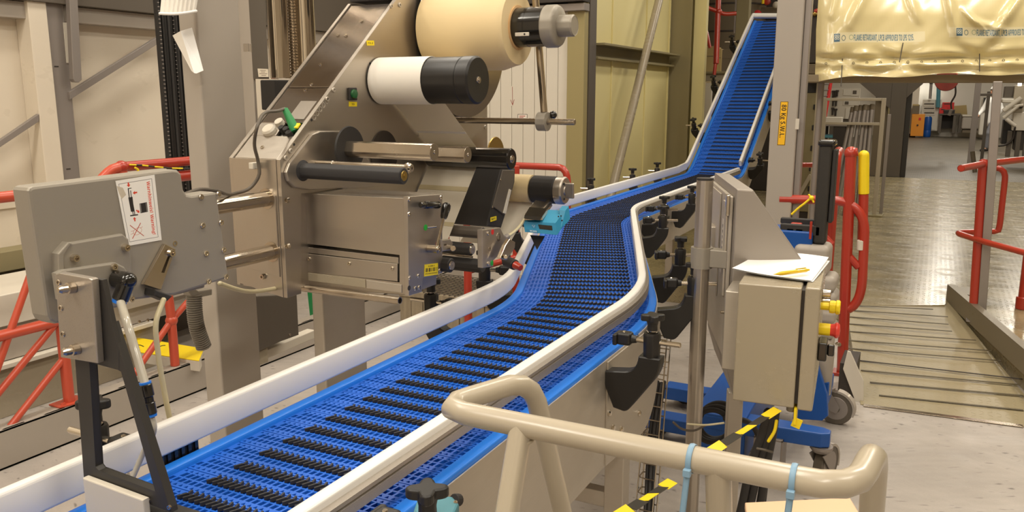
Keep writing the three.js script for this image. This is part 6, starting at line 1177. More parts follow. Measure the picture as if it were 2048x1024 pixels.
  const l = hit(1641, 190, 5.95); part(fr, 'post', cyl(V(l.x, PH, l.z), V(l.x, A.y - 0.026, l.z), 0.022, 20), M.galv);
}
// red railing at the right of the ramp
{
  const f = oY(1946, 640, PH), r = thing('ramp_railing', 'red railing on the right side of the ramp with a bent end loop', 'railing', f);
  const tp = oZ(1967, 328, f.z), y1 = tp.y, ym = oZ(1955, 478, f.z).y, R = 0.03;
  part(r, 'post', cyl(V(f.x, PH, f.z), tp, R, 22), M.red); part(r, 'ball_joint', ball(tp, R * 1.15), M.red);
  const tA = hit(1922, 337, 5.1), tB = hit(2110, 311, 6.0); tA.y = y1; part(r, 'top_rail', pipe([tA, tp.clone(), V(tB.x, y1 + 0.01, tB.z)], 0.022, 0.06, 16), M.red);
  const m0 = oY(1910, 465, ym), m1 = oY(1956, 480, ym), m2 = oY(2110, 522, ym);
  const k0 = oY(1990, 463, ym), kx = hit(2006, 430, k0.distanceTo(V(0, EYE, 0)));
  const B = oZ(2006, 440, k0.z), C = oZ(2011, 350, k0.z), D = oZ(1988, 336, k0.z);
  part(r, 'mid_rail', pipe([m2, m1, m0, V(k0.x, ym, k0.z), V(C.x, ym, k0.z), V(C.x, D.y, k0.z), V(D.x - 0.05, D.y, k0.z)], 0.02, 0.08, 14), M.red);
  const e = oY(2043, 618, PH); part(r, 'post', cyl(V(e.x, PH, e.z), V(e.x, ym, e.z), 0.03, 20), M.red); part(r, 'sleeve', cyl(V(e.x, PH, e.z), V(e.x, PH + 0.09, e.z), 0.042, 20), M.red);
  part(r, 'far_stub', pipe([hit(1945, 303, 7.5), hit(1950, 345, 7.5)], 0.02, 0.02, 10), M.greyDark);
}
// steel columns beside the walkway
{
  const c = oY(1787, 354, PH), H = 6;
  const k = thing('steel_column', 'dark grey H-section column beside the walkway with sloping head brackets', 'column', c);
  part(k, 'flange', cub(c.x - 0.16, c.x + 0.10, PH, H, c.z - 0.02, c.z, 0.003), M.greyDark); part(k, 'web', cub(c.x - 0.02, c.x, PH, H, c.z - 0.34, c.z - 0.02, 0.002), M.greyDark); part(k, 'flange', cub(c.x - 0.16, c.x + 0.10, PH, H, c.z - 0.36, c.z - 0.34, 0.003), M.blackPaint);
  part(k, 'side_channel', cub(c.x + 0.101, c.x + 0.19, PH, H, c.z - 0.2, c.z - 0.05, 0.004), M.blackPaint);
  part(k, 'bright_edge', cub(c.x - 0.19, c.x - 0.162, PH, H, c.z - 0.03, c.z + 0.01, 0.003), M.olive);
  part(k, 'brown_cheek', cub(c.x - 0.42, c.x - 0.192, PH, H, c.z - 0.3, c.z - 0.05, 0.004), M.cardDark);
  const a = hit(1700, 162, 14.8), b = hit(1742, 190, 14.8); part(k, 'bracket', prism('z', c.z + 0.012, [[c.x - 0.16, b.y - 0.25], [c.x - 0.16, 2.6], [c.x - 0.9, 2.6], [c.x - 0.75, b.y + 0.25]], 0.02), M.greyDark);
  part(k, 'bracket', prism('z', c.z + 0.012, [[c.x + 0.1, b.y - 0.05], [c.x + 0.1, 2.6], [c.x + 0.5, 2.6], [c.x + 0.35, b.y + 0.2]], 0.02), M.greyDark);
}
// rack with leaning tubes
{
  const T = 10.3, a = oY(1748, 432, PH), z = a.z, b = oZ(1650, 200, z), y = oZ(1750, 196, z).y, y2 = oZ(1750, 245, z).y;
  const k = thing('tube_rack', 'cream square-tube rack frame holding leaning grey tubes', 'rack', [(a.x + b.x) / 2, PH, z]);
  for (const x of [a.x, b.x]) part(k, 'upright', cub(x - 0.025, x + 0.025, PH, y, z - 0.05, z, 0.004), M.cream);
  for (const h of [y, y2]) part(k, 'rail', cub(b.x, a.x, h - 0.035, h + 0.0, z - 0.045, z - 0.005, 0.004), M.cream);
  part(k, 'upright', cub(a.x + 0.05, a.x + 0.09, PH, y - 0.2, z - 0.15, z - 0.1, 0.004), M.galv);
  part(k, 'foot', cub(a.x - 0.1, a.x + 0.1, PH, PH + 0.02, z - 0.2, z + 0.1, 0.003), M.olive);
  [[1713, 213, 1672, 428], [1722, 212, 1688, 432], [1731, 211, 1701, 434], [1738, 212, 1712, 436], [1745, 210, 1724, 437], [1706, 216, 1660, 426]].forEach(([px, py, qx, qy], i) => {
    const p = oZ(px, py, z - 0.12 - 0.02 * (i % 2)), q = oZ(qx, qy, z + 0.12); const d = p.clone().sub(q), bt = q.clone().addScaledVector(d, (PH - q.y) / d.y);
    const t = thing('leaning_tube', ['grey-brown tube leaning in the rack, second from the left', 'grey-brown tube leaning in the rack, third from the left', 'grey-brown tube leaning in the rack, third from the right', 'grey-brown tube leaning in the rack, second from the right', 'grey-brown tube leaning in the rack, the rightmost one', 'grey-brown tube leaning in the rack, the leftmost one'][i], 'tube', bt, { group: 'tubes leaning in the rack' });
    part(t, 'tube', hollow(bt, p, 0.026, 0.021, 16), M.galv); part(t, 'end_cap', cyl(p.clone().addScaledVector(d.clone().normalize(), -0.06), p.clone().addScaledVector(d.clone().normalize(), 0.01), 0.029, 16), M.cardDark);
  });
}
// ---------- behind the climb ----------
{
  const b = (name, lbl, x0, y0, x1, y1, t, d, m) => { const a = hit(x0, y0, t), c = hit(x1, y1, t), z = a.z; const k = thing('carton', lbl, 'carton', [(a.x + c.x) / 2, c.y, z - d / 2]); part(k, 'box', cub(a.x, oZ(x1, y1, z).x, oZ(x1, y1, z).y, a.y, z - d, z, 0.004), m); const w = oZ(x1, y1, z).x - a.x; part(k, 'flap', cub(a.x + 0.004, a.x + w - 0.004, oZ(x1, y1, z).y + (a.y - oZ(x1, y1, z).y) * 0.62, oZ(x1, y1, z).y + (a.y - oZ(x1, y1, z).y) * 0.64, z, z + 0.003, 0.001), M.cardDark); return k; };
  const plat = thing('back_platform', 'cream boarded platform front behind the climbing belt', 'platform', [-2.2, 0, -11.2]);
  const q = hit(1394, 95, 10.6); const zz = q.z;
  part(plat, 'front', cub(q.x, q.x + 0.6, 0, oZ(1394, 148, zz).y, zz - 0.02, zz, 0.004), M.creamBox); part(plat, 'deck', cub(q.x - 0.3, q.x + 0.62, oZ(1394, 148, zz).y, oZ(1394, 148, zz).y + 0.03, zz - 1.0, zz + 0.03, 0.004), M.olive);
  b('carton', 'tan carton at the left end of the row behind the climbing belt', 1393, 93, 1426, 146, 10.9, 0.4, M.cardboard);
  b('carton', 'tan carton in the middle of the row behind the climbing belt', 1427, 98, 1441, 146, 10.9, 0.4, M.cardboard);
  b('carton', 'brown carton next to the white rail of the climbing belt', 1442, 99, 1480, 146, 10.9, 0.4, M.cardDark);
  const T = 12.6, c = hit(1425, 40, T), d = thing('storage_tank', 'large dark brown tank with strap seams behind the red railing', 'tank', [c.x + 0.1, 1.9, c.z - 0.6]);
  part(d, 'shell', cyl(V(c.x + 0.1, hit(1425, 115, T).y, c.z - 0.6), V(c.x + 0.1, 4.4, c.z - 0.6), 0.62, 40), M.cardDark);
  for (const y of [hit(1425, 64, T).y, hit(1425, 10, T).y]) part(d, 'strap', hollow(V(c.x + 0.1, y, c.z - 0.6), V(c.x + 0.1, y + 0.025, c.z - 0.6), 0.628, 0.615, 40), M.darkBrown);
  const p = (x, y) => hit(x, y, 10.2), r = thing('platform_railing', 'red railing with a slanting strut on the platform behind the climbing belt', 'railing', p(1437, 128));
  part(r, 'post', cyl(p(1432, 128), p(1438, -40), 0.034, 18), M.red); part(r, 'rail', pipe([p(1395, 9), p(1436, 23), p(1448, 29), p(1472, 27)], 0.026, 0.15, 14), M.red);
  part(r, 'thin_post', cyl(p(1397, 92), p(1402, 10), 0.026, 14), M.red); part(r, 'strut', cyl(p(1420, 96), p(1402, 12), 0.02, 12), M.red); part(r, 'drop', cyl(p(1428, 152), p(1431, 126), 0.022, 12), M.red);
  part(r, 'ball_joint', ball(p(1437, 24), 0.044), M.red);
  const e = hit(1481, 30, 11.4); const col = thing('olive_column', 'olive box column standing behind the head of the climbing belt', 'column', [e.x, 0, e.z]);
  part(col, 'box', cub(e.x - 0.06, e.x + 0.11, PH, 5.9, e.z - 0.15, e.z, 0.005), M.olive); part(col, 'bright_edge', cub(e.x - 0.085, e.x - 0.062, hit(1470, 66, 11.4).y, 5.9, e.z - 0.04, e.z, 0.003), M.galv);
  part(col, 'base_plate', cub(e.x - 0.12, e.x + 0.16, PH, PH + 0.02, e.z - 0.2, e.z + 0.05, 0.003), M.olive);
  // dark machine behind the head
  const g = hit(1530, 30, 12.5), m = thing('dark_machine', 'dark machine with red and yellow fittings behind the head of the climbing belt', 'machine', [g.x, 0, g.z - 0.5]);
  part(m, 'body', cub(g.x - 0.38, g.x + 0.75, PH, 3.2, g.z - 1.1, g.z - 0.2, 0.02), M.darkBrown); part(m, 'shelf', cub(g.x - 0.34, g.x + 0.2, hit(1500, 22, 12.5).y - 0.08, hit(1500, 14, 12.5).y, g.z - 0.2, g.z - 0.05, 0.01), M.cardDark);
  for (const [x, y, rr2, mm] of [[1535, 4, 0.05, M.red], [1494, 25, 0.045, M.red], [1516, 27, 0.05, M.redDot]]) { const k = hit(x, y, 12.4); part(m, 'knob', lathe([[0, 0], [rr2, 0], [rr2 * 0.9, 0.06], [0, 0.07]], k, DZ, 16), mm); }
  { const k = hit(1526, 2, 12.35); part(m, 'yellow_tube', cyl(V(k.x, k.y - 0.04, k.z), V(k.x, k.y + 0.3, k.z), 0.02, 14), M.yellow); const w = hit(1552, 10, 12.35); part(m, 'white_cap', ball(w, 0.05), M.dustWhite); }
  // white bracket plates under the climb on its left
  const w = hit(1412, 200, 9.6), u = thing('drive_unit', 'pale drive housing with black knobs beneath the left side of the climbing belt', 'drive', [w.x, 0, w.z]);
  part(u, 'plate', cub(w.x - 0.10, w.x + 0.06, w.y - 0.55, w.y + 0.2, w.z - 0.05, w.z, 0.006), M.dustWhite); part(u, 'motor', cyl(V(w.x + 0.08, w.y - 0.2, w.z - 0.3), V(w.x + 0.08, w.y + 0.12, w.z - 0.3), 0.09, 24), M.greyDark);
  part(u, 'leg', cub(w.x - 0.05, w.x + 0.02, PH, w.y - 0.5, w.z - 0.12, w.z - 0.055, 0.004), M.galv); for (const y of [0.1, 0.0, -0.1]) part(u, 'bolt', screwGeo(V(w.x - 0.06, w.y + y, w.z), DZ, 0.014, 0.012), M.blackMatt);
}
// ---------- between the post and the walkway ----------
{
  const a = hit(1612, 330, 8.2), g = thing('olive_cabinet', 'tall olive metal cabinet behind the grey load post', 'cabinet', [a.x, PH, a.z]);
  const y1 = oZ(1612, 186, a.z).y, x0 = oZ(1560, 330, a.z).x, x1 = oZ(1623, 330, a.z).x;
  part(g, 'case', cub(x0, x1, PH + 0.35, y1, a.z - 0.4, a.z, 0.006), M.olive); part(g, 'dark_base', cub(x0 + 0.02, x1, PH, PH + 0.348, a.z - 0.38, a.z - 0.02, 0.004), M.darkBrown); part(g, 'head', cub(x0, x1, y1 + 0.001, y1 + 0.11, a.z - 0.38, a.z - 0.02, 0.004), M.blackMatt);
  for (let i = 0; i < 5; i++) part(g, 'hinge', cub(x1 - 0.02, x1 + 0.012, y1 - 0.16 - i * 0.2, y1 - 0.11 - i * 0.2, a.z, a.z + 0.014, 0.003), M.blackMatt);
  part(g, 'cross_bar', pxPrism('z', a.z + 0.03, [[1585, 405], [1592, 410], [1624, 352], [1618, 348]], 0.02, 0.002), M.cream);
  const c = thing('cream_post_pair', 'pair of slim cream posts between the olive cabinet and the tube rack', 'posts', [oZ(1628, 400, a.z + 0.1).x, PH, a.z + 0.1]);
  for (const [p, w] of [[1626, 0.018], [1633, 0.014]]) { const q = oZ(p, 330, a.z + 0.1); part(c, 'post', cub(q.x - w, q.x + w, PH, oZ(p, 166, a.z + 0.1).y, a.z + 0.07, a.z + 0.1, 0.003), M.cream); }
  const d = hit(1612, 70, 7.6), m = thing('overhead_unit', 'dark overhead machine unit beside the left edge of the plastic sheet', 'machine', [d.x, 1.8, d.z]);
  const ya = hit(1612, 128, 7.6).y; part(m, 'body', cub(d.x - 0.06, d.x + 0.2, ya, 4.2, d.z - 0.4, d.z, 0.02), M.darkBrown); part(m, 'ledge', cub(d.x - 0.06, d.x + 0.22, ya - 0.09, ya - 0.001, d.z - 0.5, d.z + 0.03, 0.006), M.cardDark);
  part(m, 'white_tab', (() => { const k = hit(1617, 86, 7.55); return cub(k.x - 0.012, k.x + 0.012, k.y - 0.018, k.y + 0.018, d.z - 0.001, d.z + 0.006, 0.002); })(), M.dustWhite);
  for (const [x, y] of [[1620, 8], [1634, 22], [1629, 28]]) { const k = oZ(x, y, d.z + 0.03); part(m, 'valve', [cyl(V(k.x - 0.025, k.y, k.z), V(k.x + 0.025, k.y, k.z), 0.016, 12), ball(k, 0.022, 12, 8)], y === 22 ? M.red : M.brass); }
  part(m, 'hanger', cub(d.x - 0.05, d.x + 0.0, 4.2, 5.99, d.z - 0.2, d.z - 0.15, 0.004), M.darkBrown);
}
{
  // tool board, ladder, desk at the left of the far hall
  const T = 19, z = hit(1690, 210, T).z, p = (x, y) => oZ(x, y, z), gb = thing('tool_board', 'pale tool board with notices and hanging tools far behind the tube rack', 'board', [p(1690, 240).x, 1, z]);
  const A = p(1655, 177), B = p(1716, 238); part(gb, 'panel', cub(A.x, B.x, B.y, A.y, z - 0.05, z, 0.005), M.dustWhite); part(gb, 'stand', cub(A.x + 0.1, B.x - 0.1, PH, B.y, z - 0.05, z - 0.02, 0.004), M.greyDark);
  const note = (x0, y0, x1, y1, mm, dz = 0.012) => { const a = p(x0, y0), b = p(x1, y1); part(gb, 'notice', cub(a.x, b.x, b.y, a.y, z + 0.0005, z + dz, 0.003), mm); };
  note(1687, 179, 1702, 191, M.wallWhite); note(1703, 179, 1717, 192, M.wallWhite); note(1687, 201, 1716, 211, M.wallWhite); note(1692, 216, 1704, 238, M.wallWhite, 0.02); note(1706, 181, 1713, 188, M.greyDark, 0.02); note(1690, 203, 1697, 209, M.greyDark, 0.02);
  for (const [x, y0, y1] of [[1667, 182, 195], [1671, 182, 194], [1675, 181, 193], [1667, 198, 212], [1673, 198, 212], [1666, 216, 230], [1672, 218, 232]]) { const a = p(x, y0), b = p(x, y1); part(gb, 'hand_tool', [cyl(V(a.x, a.y, z + 0.03), V(a.x, b.y, z + 0.03), 0.022, 10), cub(a.x - 0.035, a.x + 0.035, a.y - 0.03, a.y + 0.01, z + 0.01, z + 0.05, 0.006)], M.darkBrown); }
  const L = 17, l = (x, y) => hit(x, y, L), ld = thing('red_ladder', 'red step ladder standing before the far tool board', 'ladder', l(1646, 250));
  part(ld, 'stile', cyl(l(1647, 252), l(1664, 150), 0.035, 12), M.redDot); part(ld, 'stile', cyl(l(1630, 252), l(1645, 150), 0.03, 12), M.galv);
  for (let i = 0; i < 8; i++) part(ld, 'tread', cyl(l(1632 + i * 1.9, 240 - i * 12), l(1648 + i * 2, 240 - i * 12), 0.02, 8), M.galv);
  for (const [x0, x1] of [[1632, 1626], [1647, 1640]]) { const a = l(x0, 250); part(ld, 'foot', cyl(a, V(a.x - 0.08, PH, a.z), 0.03, 10), M.darkBrown); }
  const t2 = 16, zd = hit(1670, 250, t2).z, q = (x, y) => oZ(x, y, zd), dk = thing('work_desk', 'dark work desk with trays before the far tool board', 'desk', [q(1670, 300).x, PH, zd]);
  const a = q(1643, 247), b = q(1700, 252); part(dk, 'top', cub(a.x, b.x, a.y - 0.05, a.y, zd - 0.6, zd, 0.005), M.galv); part(dk, 'shelf', cub(a.x + 0.03, b.x - 0.03, q(1670, 271).y - 0.05, q(1670, 271).y, zd - 0.58, zd - 0.02, 0.005), M.teal);
  for (const x of [a.x + 0.05, b.x - 0.05]) for (const d of [0.05, 0.55]) part(dk, 'leg', cub(x - 0.025, x + 0.025, PH, a.y - 0.05, zd - d - 0.02, zd - d + 0.02, 0.003), M.darkBrown);
  part(dk, 'tray', cub(a.x + 0.04, a.x + 0.35, a.y + 0.001, a.y + 0.12, zd - 0.4, zd - 0.1, 0.01), M.dustWhite); part(dk, 'drawer_box', cub(b.x - 0.3, b.x - 0.08, PH + 0.3, a.y - 0.051, zd - 0.5, zd - 0.015, 0.006), M.darkBrown);
}
// ---------- far hall ----------
{
  const T = 30, z = hit(1880, 220, T).z, p = (x, y) => oZ(x, y, z), box = (x0, y0, x1, y1, d, f = 0, r = 0.006) => { const a = p(x0, y0), b = p(x1, y1); return cub(a.x, b.x, b.y, a.y, z - d + f, z + f, r); }, base = (x, y) => [p(x, y).x, PH, z];
  const w1 = struct('wall_partition', box(1795, -60, 1831, 275, 0.2, 0.5), M.wall); part(w1, 'skirting', box(1795, 266, 1831, 276, 0.03, 0.53), M.darkBrown); part(w1, 'switch_box', box(1814, 221, 1820, 228, 0.05, 0.56), M.greyDark);
  const tiles = struct('wall_tiles', box(1829, -60, 2100, 290, 0.2, -1.1), M.wallWhite);
  for (let j = 0; j < 9; j++) part(tiles, 'sheet', box(1831, 150 + j * 13, 1868, 162.6 + j * 13, 0.03, -1.07, 0.004), M.wallWhite);
  const c = thing('tool_cabinet', 'tall pale grey drawer cabinet against the far wall', 'cabinet', base(1863, 262)); part(c, 'case', box(1846, 199, 1877, 262, 0.6, -0.1), M.dustWhite);
  for (let i = 0; i < 3; i++) { const y = 205 + i * 9, d = part(c, 'drawer', box(1847.5, y, 1869.5, y + 8, 0.02, -0.08), M.dustWhite); part(d, 'handle', box(1848.5, y + 1.6, 1868.5, y + 3.2, 0.04, -0.04, 0.01), M.darkBrown); }
  part(c, 'door', box(1847.5, 233, 1869.5, 260, 0.02, -0.08), M.dustWhite);
  const y = thing('yellow_cabinet', 'small bright yellow chemical cabinet at the corner of the far partition', 'cabinet', base(1836, 271)); part(y, 'case', box(1826, 227, 1847, 270, 0.5, 1.03), M.orange); part(y, 'warning_mark', box(1839, 234, 1843, 239, 0.01, 1.042), M.redDot); part(y, 'handle', box(1835, 247, 1838, 250, 0.03, 1.06), M.darkBrown);
  const cr = thing('brown_carton', 'brown carton on top of the yellow cabinet', 'carton', base(1832, 227)); part(cr, 'box', box(1827, 209, 1839, 226.8, 0.3, 0.95), M.cardDark); part(cr, 'lid', box(1827, 208, 1839, 211, 0.31, 0.955), M.cardboard);
  { const a = p(1854, 268), d = thing('blue_drum', 'blue plastic drum between the yellow cabinet and the drawer cabinet', 'drum', [a.x, PH, z + 0.3]); const hh = p(1854, 233).y - PH; part(d, 'shell', lathe([[0, 0], [0.11, 0], [0.125, 0.05], [0.125, hh * 0.3], [0.118, hh * 0.33], [0.125, hh * 0.36], [0.125, hh * 0.9], [0.10, hh], [0, hh]], V(a.x, PH, z + 0.3), DY, 24), M.blueTrolley); part(d, 'bung', cyl(V(a.x + 0.05, PH + hh, z + 0.3), V(a.x + 0.05, PH + hh + 0.02, z + 0.3), 0.02, 10), M.blackMatt); }
  const b = thing('work_bench', 'dark steel workbench against the far wall', 'bench', base(1900, 265)); part(b, 'top', box(1878, 227, 1922, 230, 0.8, 0.2), M.greyDark); for (const [x0, x1] of [[1879, 1881], [1907, 1909], [1919, 1921]]) for (const f of [0.18, -0.5]) part(b, 'leg', box(x0, 230, x1, 266, 0.05, f), M.greyDark); part(b, 'back', box(1881, 231, 1907, 258, 0.03, -0.4), M.darkBrown);
  const crates = ['red plastic crate at the left of the far workbench', 'taller red plastic crate at the back of the far workbench'];
  [[1879, 216, 1893, 227, 0.1], [1885, 205, 1907, 226.8, -0.25]].forEach(([x0, y0, x1, y1, f], i) => { const k = thing('red_crate', crates[i], 'crate', base((x0 + x1) / 2, y1)); part(k, 'shell', box(x0, y0, x1, y1, 0.3, f), M.redDot); part(k, 'slot', box(x0 + 3, y0 + 2, x1 - 3, y0 + 4, 0.01, f + 0.005, 0.002), M.darkBrown); });
  const bx = thing('black_box', 'black tray lying on the front of the far workbench', 'box', base(1898, 227)); part(bx, 'shell', box(1888, 220, 1909, 226.8, 0.25, 0.19), M.blackMatt); part(bx, 'rim', box(1887, 219, 1910, 221, 0.27, 0.2), M.greyDark);
  const cb = thing('cardboard_sheet', 'tan cardboard sheet leaning behind the far workbench', 'cardboard', base(1920, 230)); part(cb, 'sheet', prism('z', z - 0.62, [[1907, 212], [1933, 210], [1935, 231], [1906, 229]].map(q => { const k = oZ(q[0], q[1], z - 0.62); return [k.x, k.y]; }), 0.03, 0.004), M.cardboard);
  for (const [x0, y0, x1, y1, lbl] of [[1929, 173, 1941.5, 184, 'orange-red notice high on the far wall to the right'], [1884, 178, 1898, 185.5, 'orange-red notice on the far wall partly behind the dark red hose reel'], [1829, 177, 1838, 184, 'small red notice on the far wall beside the partition']]) solo('wall_notice', lbl, 'notice', box(x0, y0, x1, y1, 0.02, -0.88, 0.003), M.redSoft);
  { const k = thing('paper_notice', 'white and pink paper notice on the far wall beside the partition', 'notice', base(1833, 210)); part(k, 'sheet', box(1829, 185, 1838, 208, 0.02, -0.88, 0.003), M.paper); part(k, 'print', box(1830, 187, 1836, 200, 0.004, -0.876, 0.001), M.pink); }
  { const k = thing('wall_conduit', 'grey vertical pipe on the far wall above the drawer cabinet', 'pipe', base(1862, 197)); part(k, 'pipe', cyl(p(1860, 198), p(1866, 120), 0.05, 14), M.galv); part(k, 'pipe', cyl(p(1876, 215), p(1879, 120), 0.07, 14), M.teal); part(k, 'clip', box(1859, 165, 1866, 168, 0.12, 0.06), M.darkBrown); }
  { const a = hit(1893, 160, 20), k = thing('hose_reel', 'dark red hose reel hanging below the sheet frame far down the walkway', 'hose reel', [a.x, a.y - 0.28, a.z]); part(k, 'drum', lathe([[0, 0], [0.25, 0], [0.265, 0.03], [0.265, 0.12], [0.25, 0.15], [0, 0.15]], V(a.x, a.y, a.z - 0.1), DZ, 36), M.red); part(k, 'hub', lathe([[0, 0], [0.06, 0], [0.05, 0.03], [0, 0.03]], V(a.x, a.y, a.z + 0.05), DZ, 20), M.darkBrown); part(k, 'hanger', cub(a.x - 0.02, a.x + 0.02, a.y, 5.99, a.z - 0.14, a.z - 0.105, 0.003), M.darkBrown);
    part(k, 'hose', cable([V(a.x + 0.2, a.y - 0.1, a.z), V(a.x + 0.22, a.y - 0.35, a.z), V(a.x + 0.15, a.y - 0.55, a.z), V(a.x + 0.17, a.y - 0.7, a.z)], 0.02, 8, 24), M.darkBrown); part(k, 'nozzle', cyl(V(a.x + 0.17, a.y - 0.7, a.z), V(a.x + 0.13, a.y - 0.85, a.z), 0.035, 12), M.galv); }
  { const k = thing('wrapped_pallet', 'grey film-wrapped pallet load beside the far workbench', 'pallet', base(1940, 263)); part(k, 'load', box(1924, 232, 1961, 258, 0.8, 0.6, 0.06), M.greyPaint); part(k, 'top_sheet', box(1924, 229, 1962, 233, 0.85, 0.63, 0.03), M.dustWhite); part(k, 'pallet', box(1924, 259, 1961, 265, 0.8, 0.6), M.cardDark); }
  { const k = thing('white_machine', 'white rounded machine cabinet beside the person at the far right', 'machine', base(1965, 272)); part(k, 'case', box(1958, 218, 1990, 268, 0.7, 1.6, 0.06), M.wallWhite); part(k, 'cowl', box(1962, 195, 1990, 218, 0.6, 1.5, 0.08), M.dustWhite); part(k, 'striped_guard', box(1963, 195, 1967, 222, 0.03, 1.64), M.tape); for (const x of [1961, 1984]) part(k, 'foot', box(x, 268, x + 3, 279, 0.1, 1.5), M.darkBrown); }
  { // lamp over the bench
    const a = p(1846, 157), k = thing('work_lamp', 'bright strip lamp over the far workbench', 'lamp', [a.x, a.y, z - 0.3]); part(k, 'housing', cub(a.x - 0.3, a.x + 0.34, a.y + 0.03, a.y + 0.1, z - 0.4, z - 0.2, 0.01), M.wallWhite); part(k, 'tube', cub(a.x - 0.28, a.x + 0.32, a.y - 0.04, a.y + 0.03, z - 0.38, z - 0.22, 0.02), new THREE.MeshStandardMaterial({ color: 0xffffff, emissive: new THREE.Color().setRGB(1, 0.97, 0.9), emissiveIntensity: 8 })); part(k, 'hanger', cub(a.x, a.x + 0.03, a.y + 0.1, 5.99, z - 0.32, z - 0.28, 0.003), M.galv);
    const l = new THREE.RectAreaLight(new THREE.Color().setRGB(1, 0.97, 0.9), 20, 0.6, 0.16); l.position.set(a.x, a.y - 0.05, z - 0.3); l.rotation.x = -Math.PI / 2; scene.add(l); }
  { const c2 = oY(1806, 302, PH), k = thing('red_bin', 'slim red bin with a green lid beside the dark column', 'bin', c2); part(k, 'body', cyl(c2, V(c2.x, oZ(1806, 256, c2.z).y, c2.z), 0.08, 20, 0.10), M.redSoft); part(k, 'green_lid', lathe([[0, 0], [0.11, 0], [0.12, 0.02], [0.07, 0.15], [0, 0.17]], V(c2.x, oZ(1806, 256, c2.z).y, c2.z), DY, 20), M.green); }
  // portal of slim posts on the right
  const pr = thing('slim_portal', 'portal of two slim dark posts with a cross bar at the right of the walkway', 'frame', oY(1942, 326, PH)); const f1 = oY(1941, 328, PH), f2 = oY(1963, 322, PH);
  part(pr, 'post', cub(f1.x - 0.07, f1.x + 0.05, PH, 3.2, f1.z - 0.06, f1.z, 0.005), M.galv); part(pr, 'post', cub(f2.x - 0.035, f2.x + 0.035, PH, oZ(1965, 183, f2.z).y, f2.z - 0.05, f2.z, 0.004), M.greyDark); part(pr, 'cross_bar', cub(f1.x, f2.x + 0.1, oZ(1960, 192, f1.z).y, oZ(1960, 187, f1.z).y, f1.z - 0.05, f1.z - 0.01, 0.004), M.greyDark);
  // packing machine at the right edge
  const t2 = 17, zm = hit(2030, 240, t2).z, m = (x, y2) => oZ(x, y2, zm), bm = (x0, y0, x1, y1, d, f = 0, r = 0.008) => { const a = m(x0, y0), b2 = m(x1, y1); return cub(a.x, b2.x, b2.y, a.y, zm - d + f, zm + f, r); };
  const k = thing('packing_machine', 'pale packing machine with slanting arms at the right edge of the walkway', 'machine', [m(2035, 300).x, PH, zm]);
  part(k, 'body', bm(2028, 225, 2090, 262, 0.6), M.dustWhite); part(k, 'column', bm(2030, 170, 2046, 225, 0.3), M.cream); part(k, 'dark_box', bm(2012, 172, 2030, 195, 0.4, -0.2), M.greyDark); part(k, 'base', bm(2032, 262, 2090, 302, 0.5, -0.05), M.darkBrown); part(k, 'side_tank', bm(2010, 240, 2026, 290, 0.4, -0.3), M.blackPaint);
  for (const [a, b2, c3, d, r] of [[2006, 222, 2042, 196, 0.05], [2006, 236, 2036, 212, 0.035], [2010, 214, 2046, 210, 0.03], [2012, 238, 2030, 252, 0.04]]) part(k, 'arm', cyl(m(a, b2).add(V(0, 0, 0.1)), m(c3, d).add(V(0, 0, 0.1)), r, 14), M.dustWhite);
  part(k, 'hopper', bm(2004, 197, 2028, 206, 0.4, 0.1, 0.03), M.wallWhite); part(k, 'knob', ball(m(2041, 212).add(V(0, 0, 0.06)), 0.05), M.blackMatt); for (const x of [2016, 2034, 2050]) part(k, 'leg', bm(x, 262, x + 4, 314, 0.06, -0.02), M.greyDark);
  part(k, 'indicator', bm(2036, 164, 2043, 172, 0.02, 0.015), M.glow);
  part(k, 'cable', cable([m(2030, 255), m(2024, 280), m(2010, 290), m(1998, 292)], 0.02, 8, 20), M.darkBrown);
}
// ---------- the person at the far right, half hidden by the grey post ----------
function fieldMesh(bones, cell, blend, clip) {
  let lo = V(1e9, 1e9, 1e9), hi = V(-1e9, -1e9, -1e9); for (const [a, b, ra, rb] of bones) for (const [p, r] of [[a, ra], [b, rb]]) { lo.min(p.clone().subScalar(r + 0.03)); hi.max(p.clone().addScalar(r + 0.03)); }
  const size = Math.max(hi.x - lo.x, hi.y - lo.y, hi.z - lo.z) * 1.04, c = lo.clone().add(hi).multiplyScalar(0.5), n = Math.min(150, Math.ceil(size / cell));
  const mc = new MarchingCubes(n, new THREE.MeshBasicMaterial(), false, false, 200000); mc.isolation = 0;
  const half = size / 2, p = V(0, 0, 0);
  const dist = (p, [a, b, ra, rb]) => { const ab = b.clone().sub(a), t = Math.max(0, Math.min(1, p.clone().sub(a).dot(ab) / ab.lengthSq())); return p.distanceTo(a.clone().addScaledVector(ab, t)) - (ra + (rb - ra) * t); };
  for (let k = 0; k < n; k++) for (let j = 0; j < n; j++) for (let i = 0; i < n; i++) {
    p.set((i / n * 2 - 1) * half + c.x, (j / n * 2 - 1) * half + c.y, (k / n * 2 - 1) * half + c.z); let s = 0, m = 1e9;
    for (const b of bones) { const d = dist(p, b); m = Math.min(m, d); s += Math.exp(-d / blend); }
    mc.field[k * n * n + j * n + i] = m > 0.15 ? -m : blend * Math.log(s);
  }
  mc.update();
  const g = new THREE.BufferGeometry(), P = mc.positionArray.slice(0, mc.count * 3), N = mc.normalArray.slice(0, mc.count * 3);
  for (let i = 0; i < mc.count; i++) { P[3 * i] = P[3 * i] * half + c.x; P[3 * i + 1] = P[3 * i + 1] * half + c.y; P[3 * i + 2] = P[3 * i + 2] * half + c.z; }
  g.setAttribute('position', new THREE.BufferAttribute(P, 3)); g.setAttribute('normal', new THREE.BufferAttribute(N, 3)); return g;
}
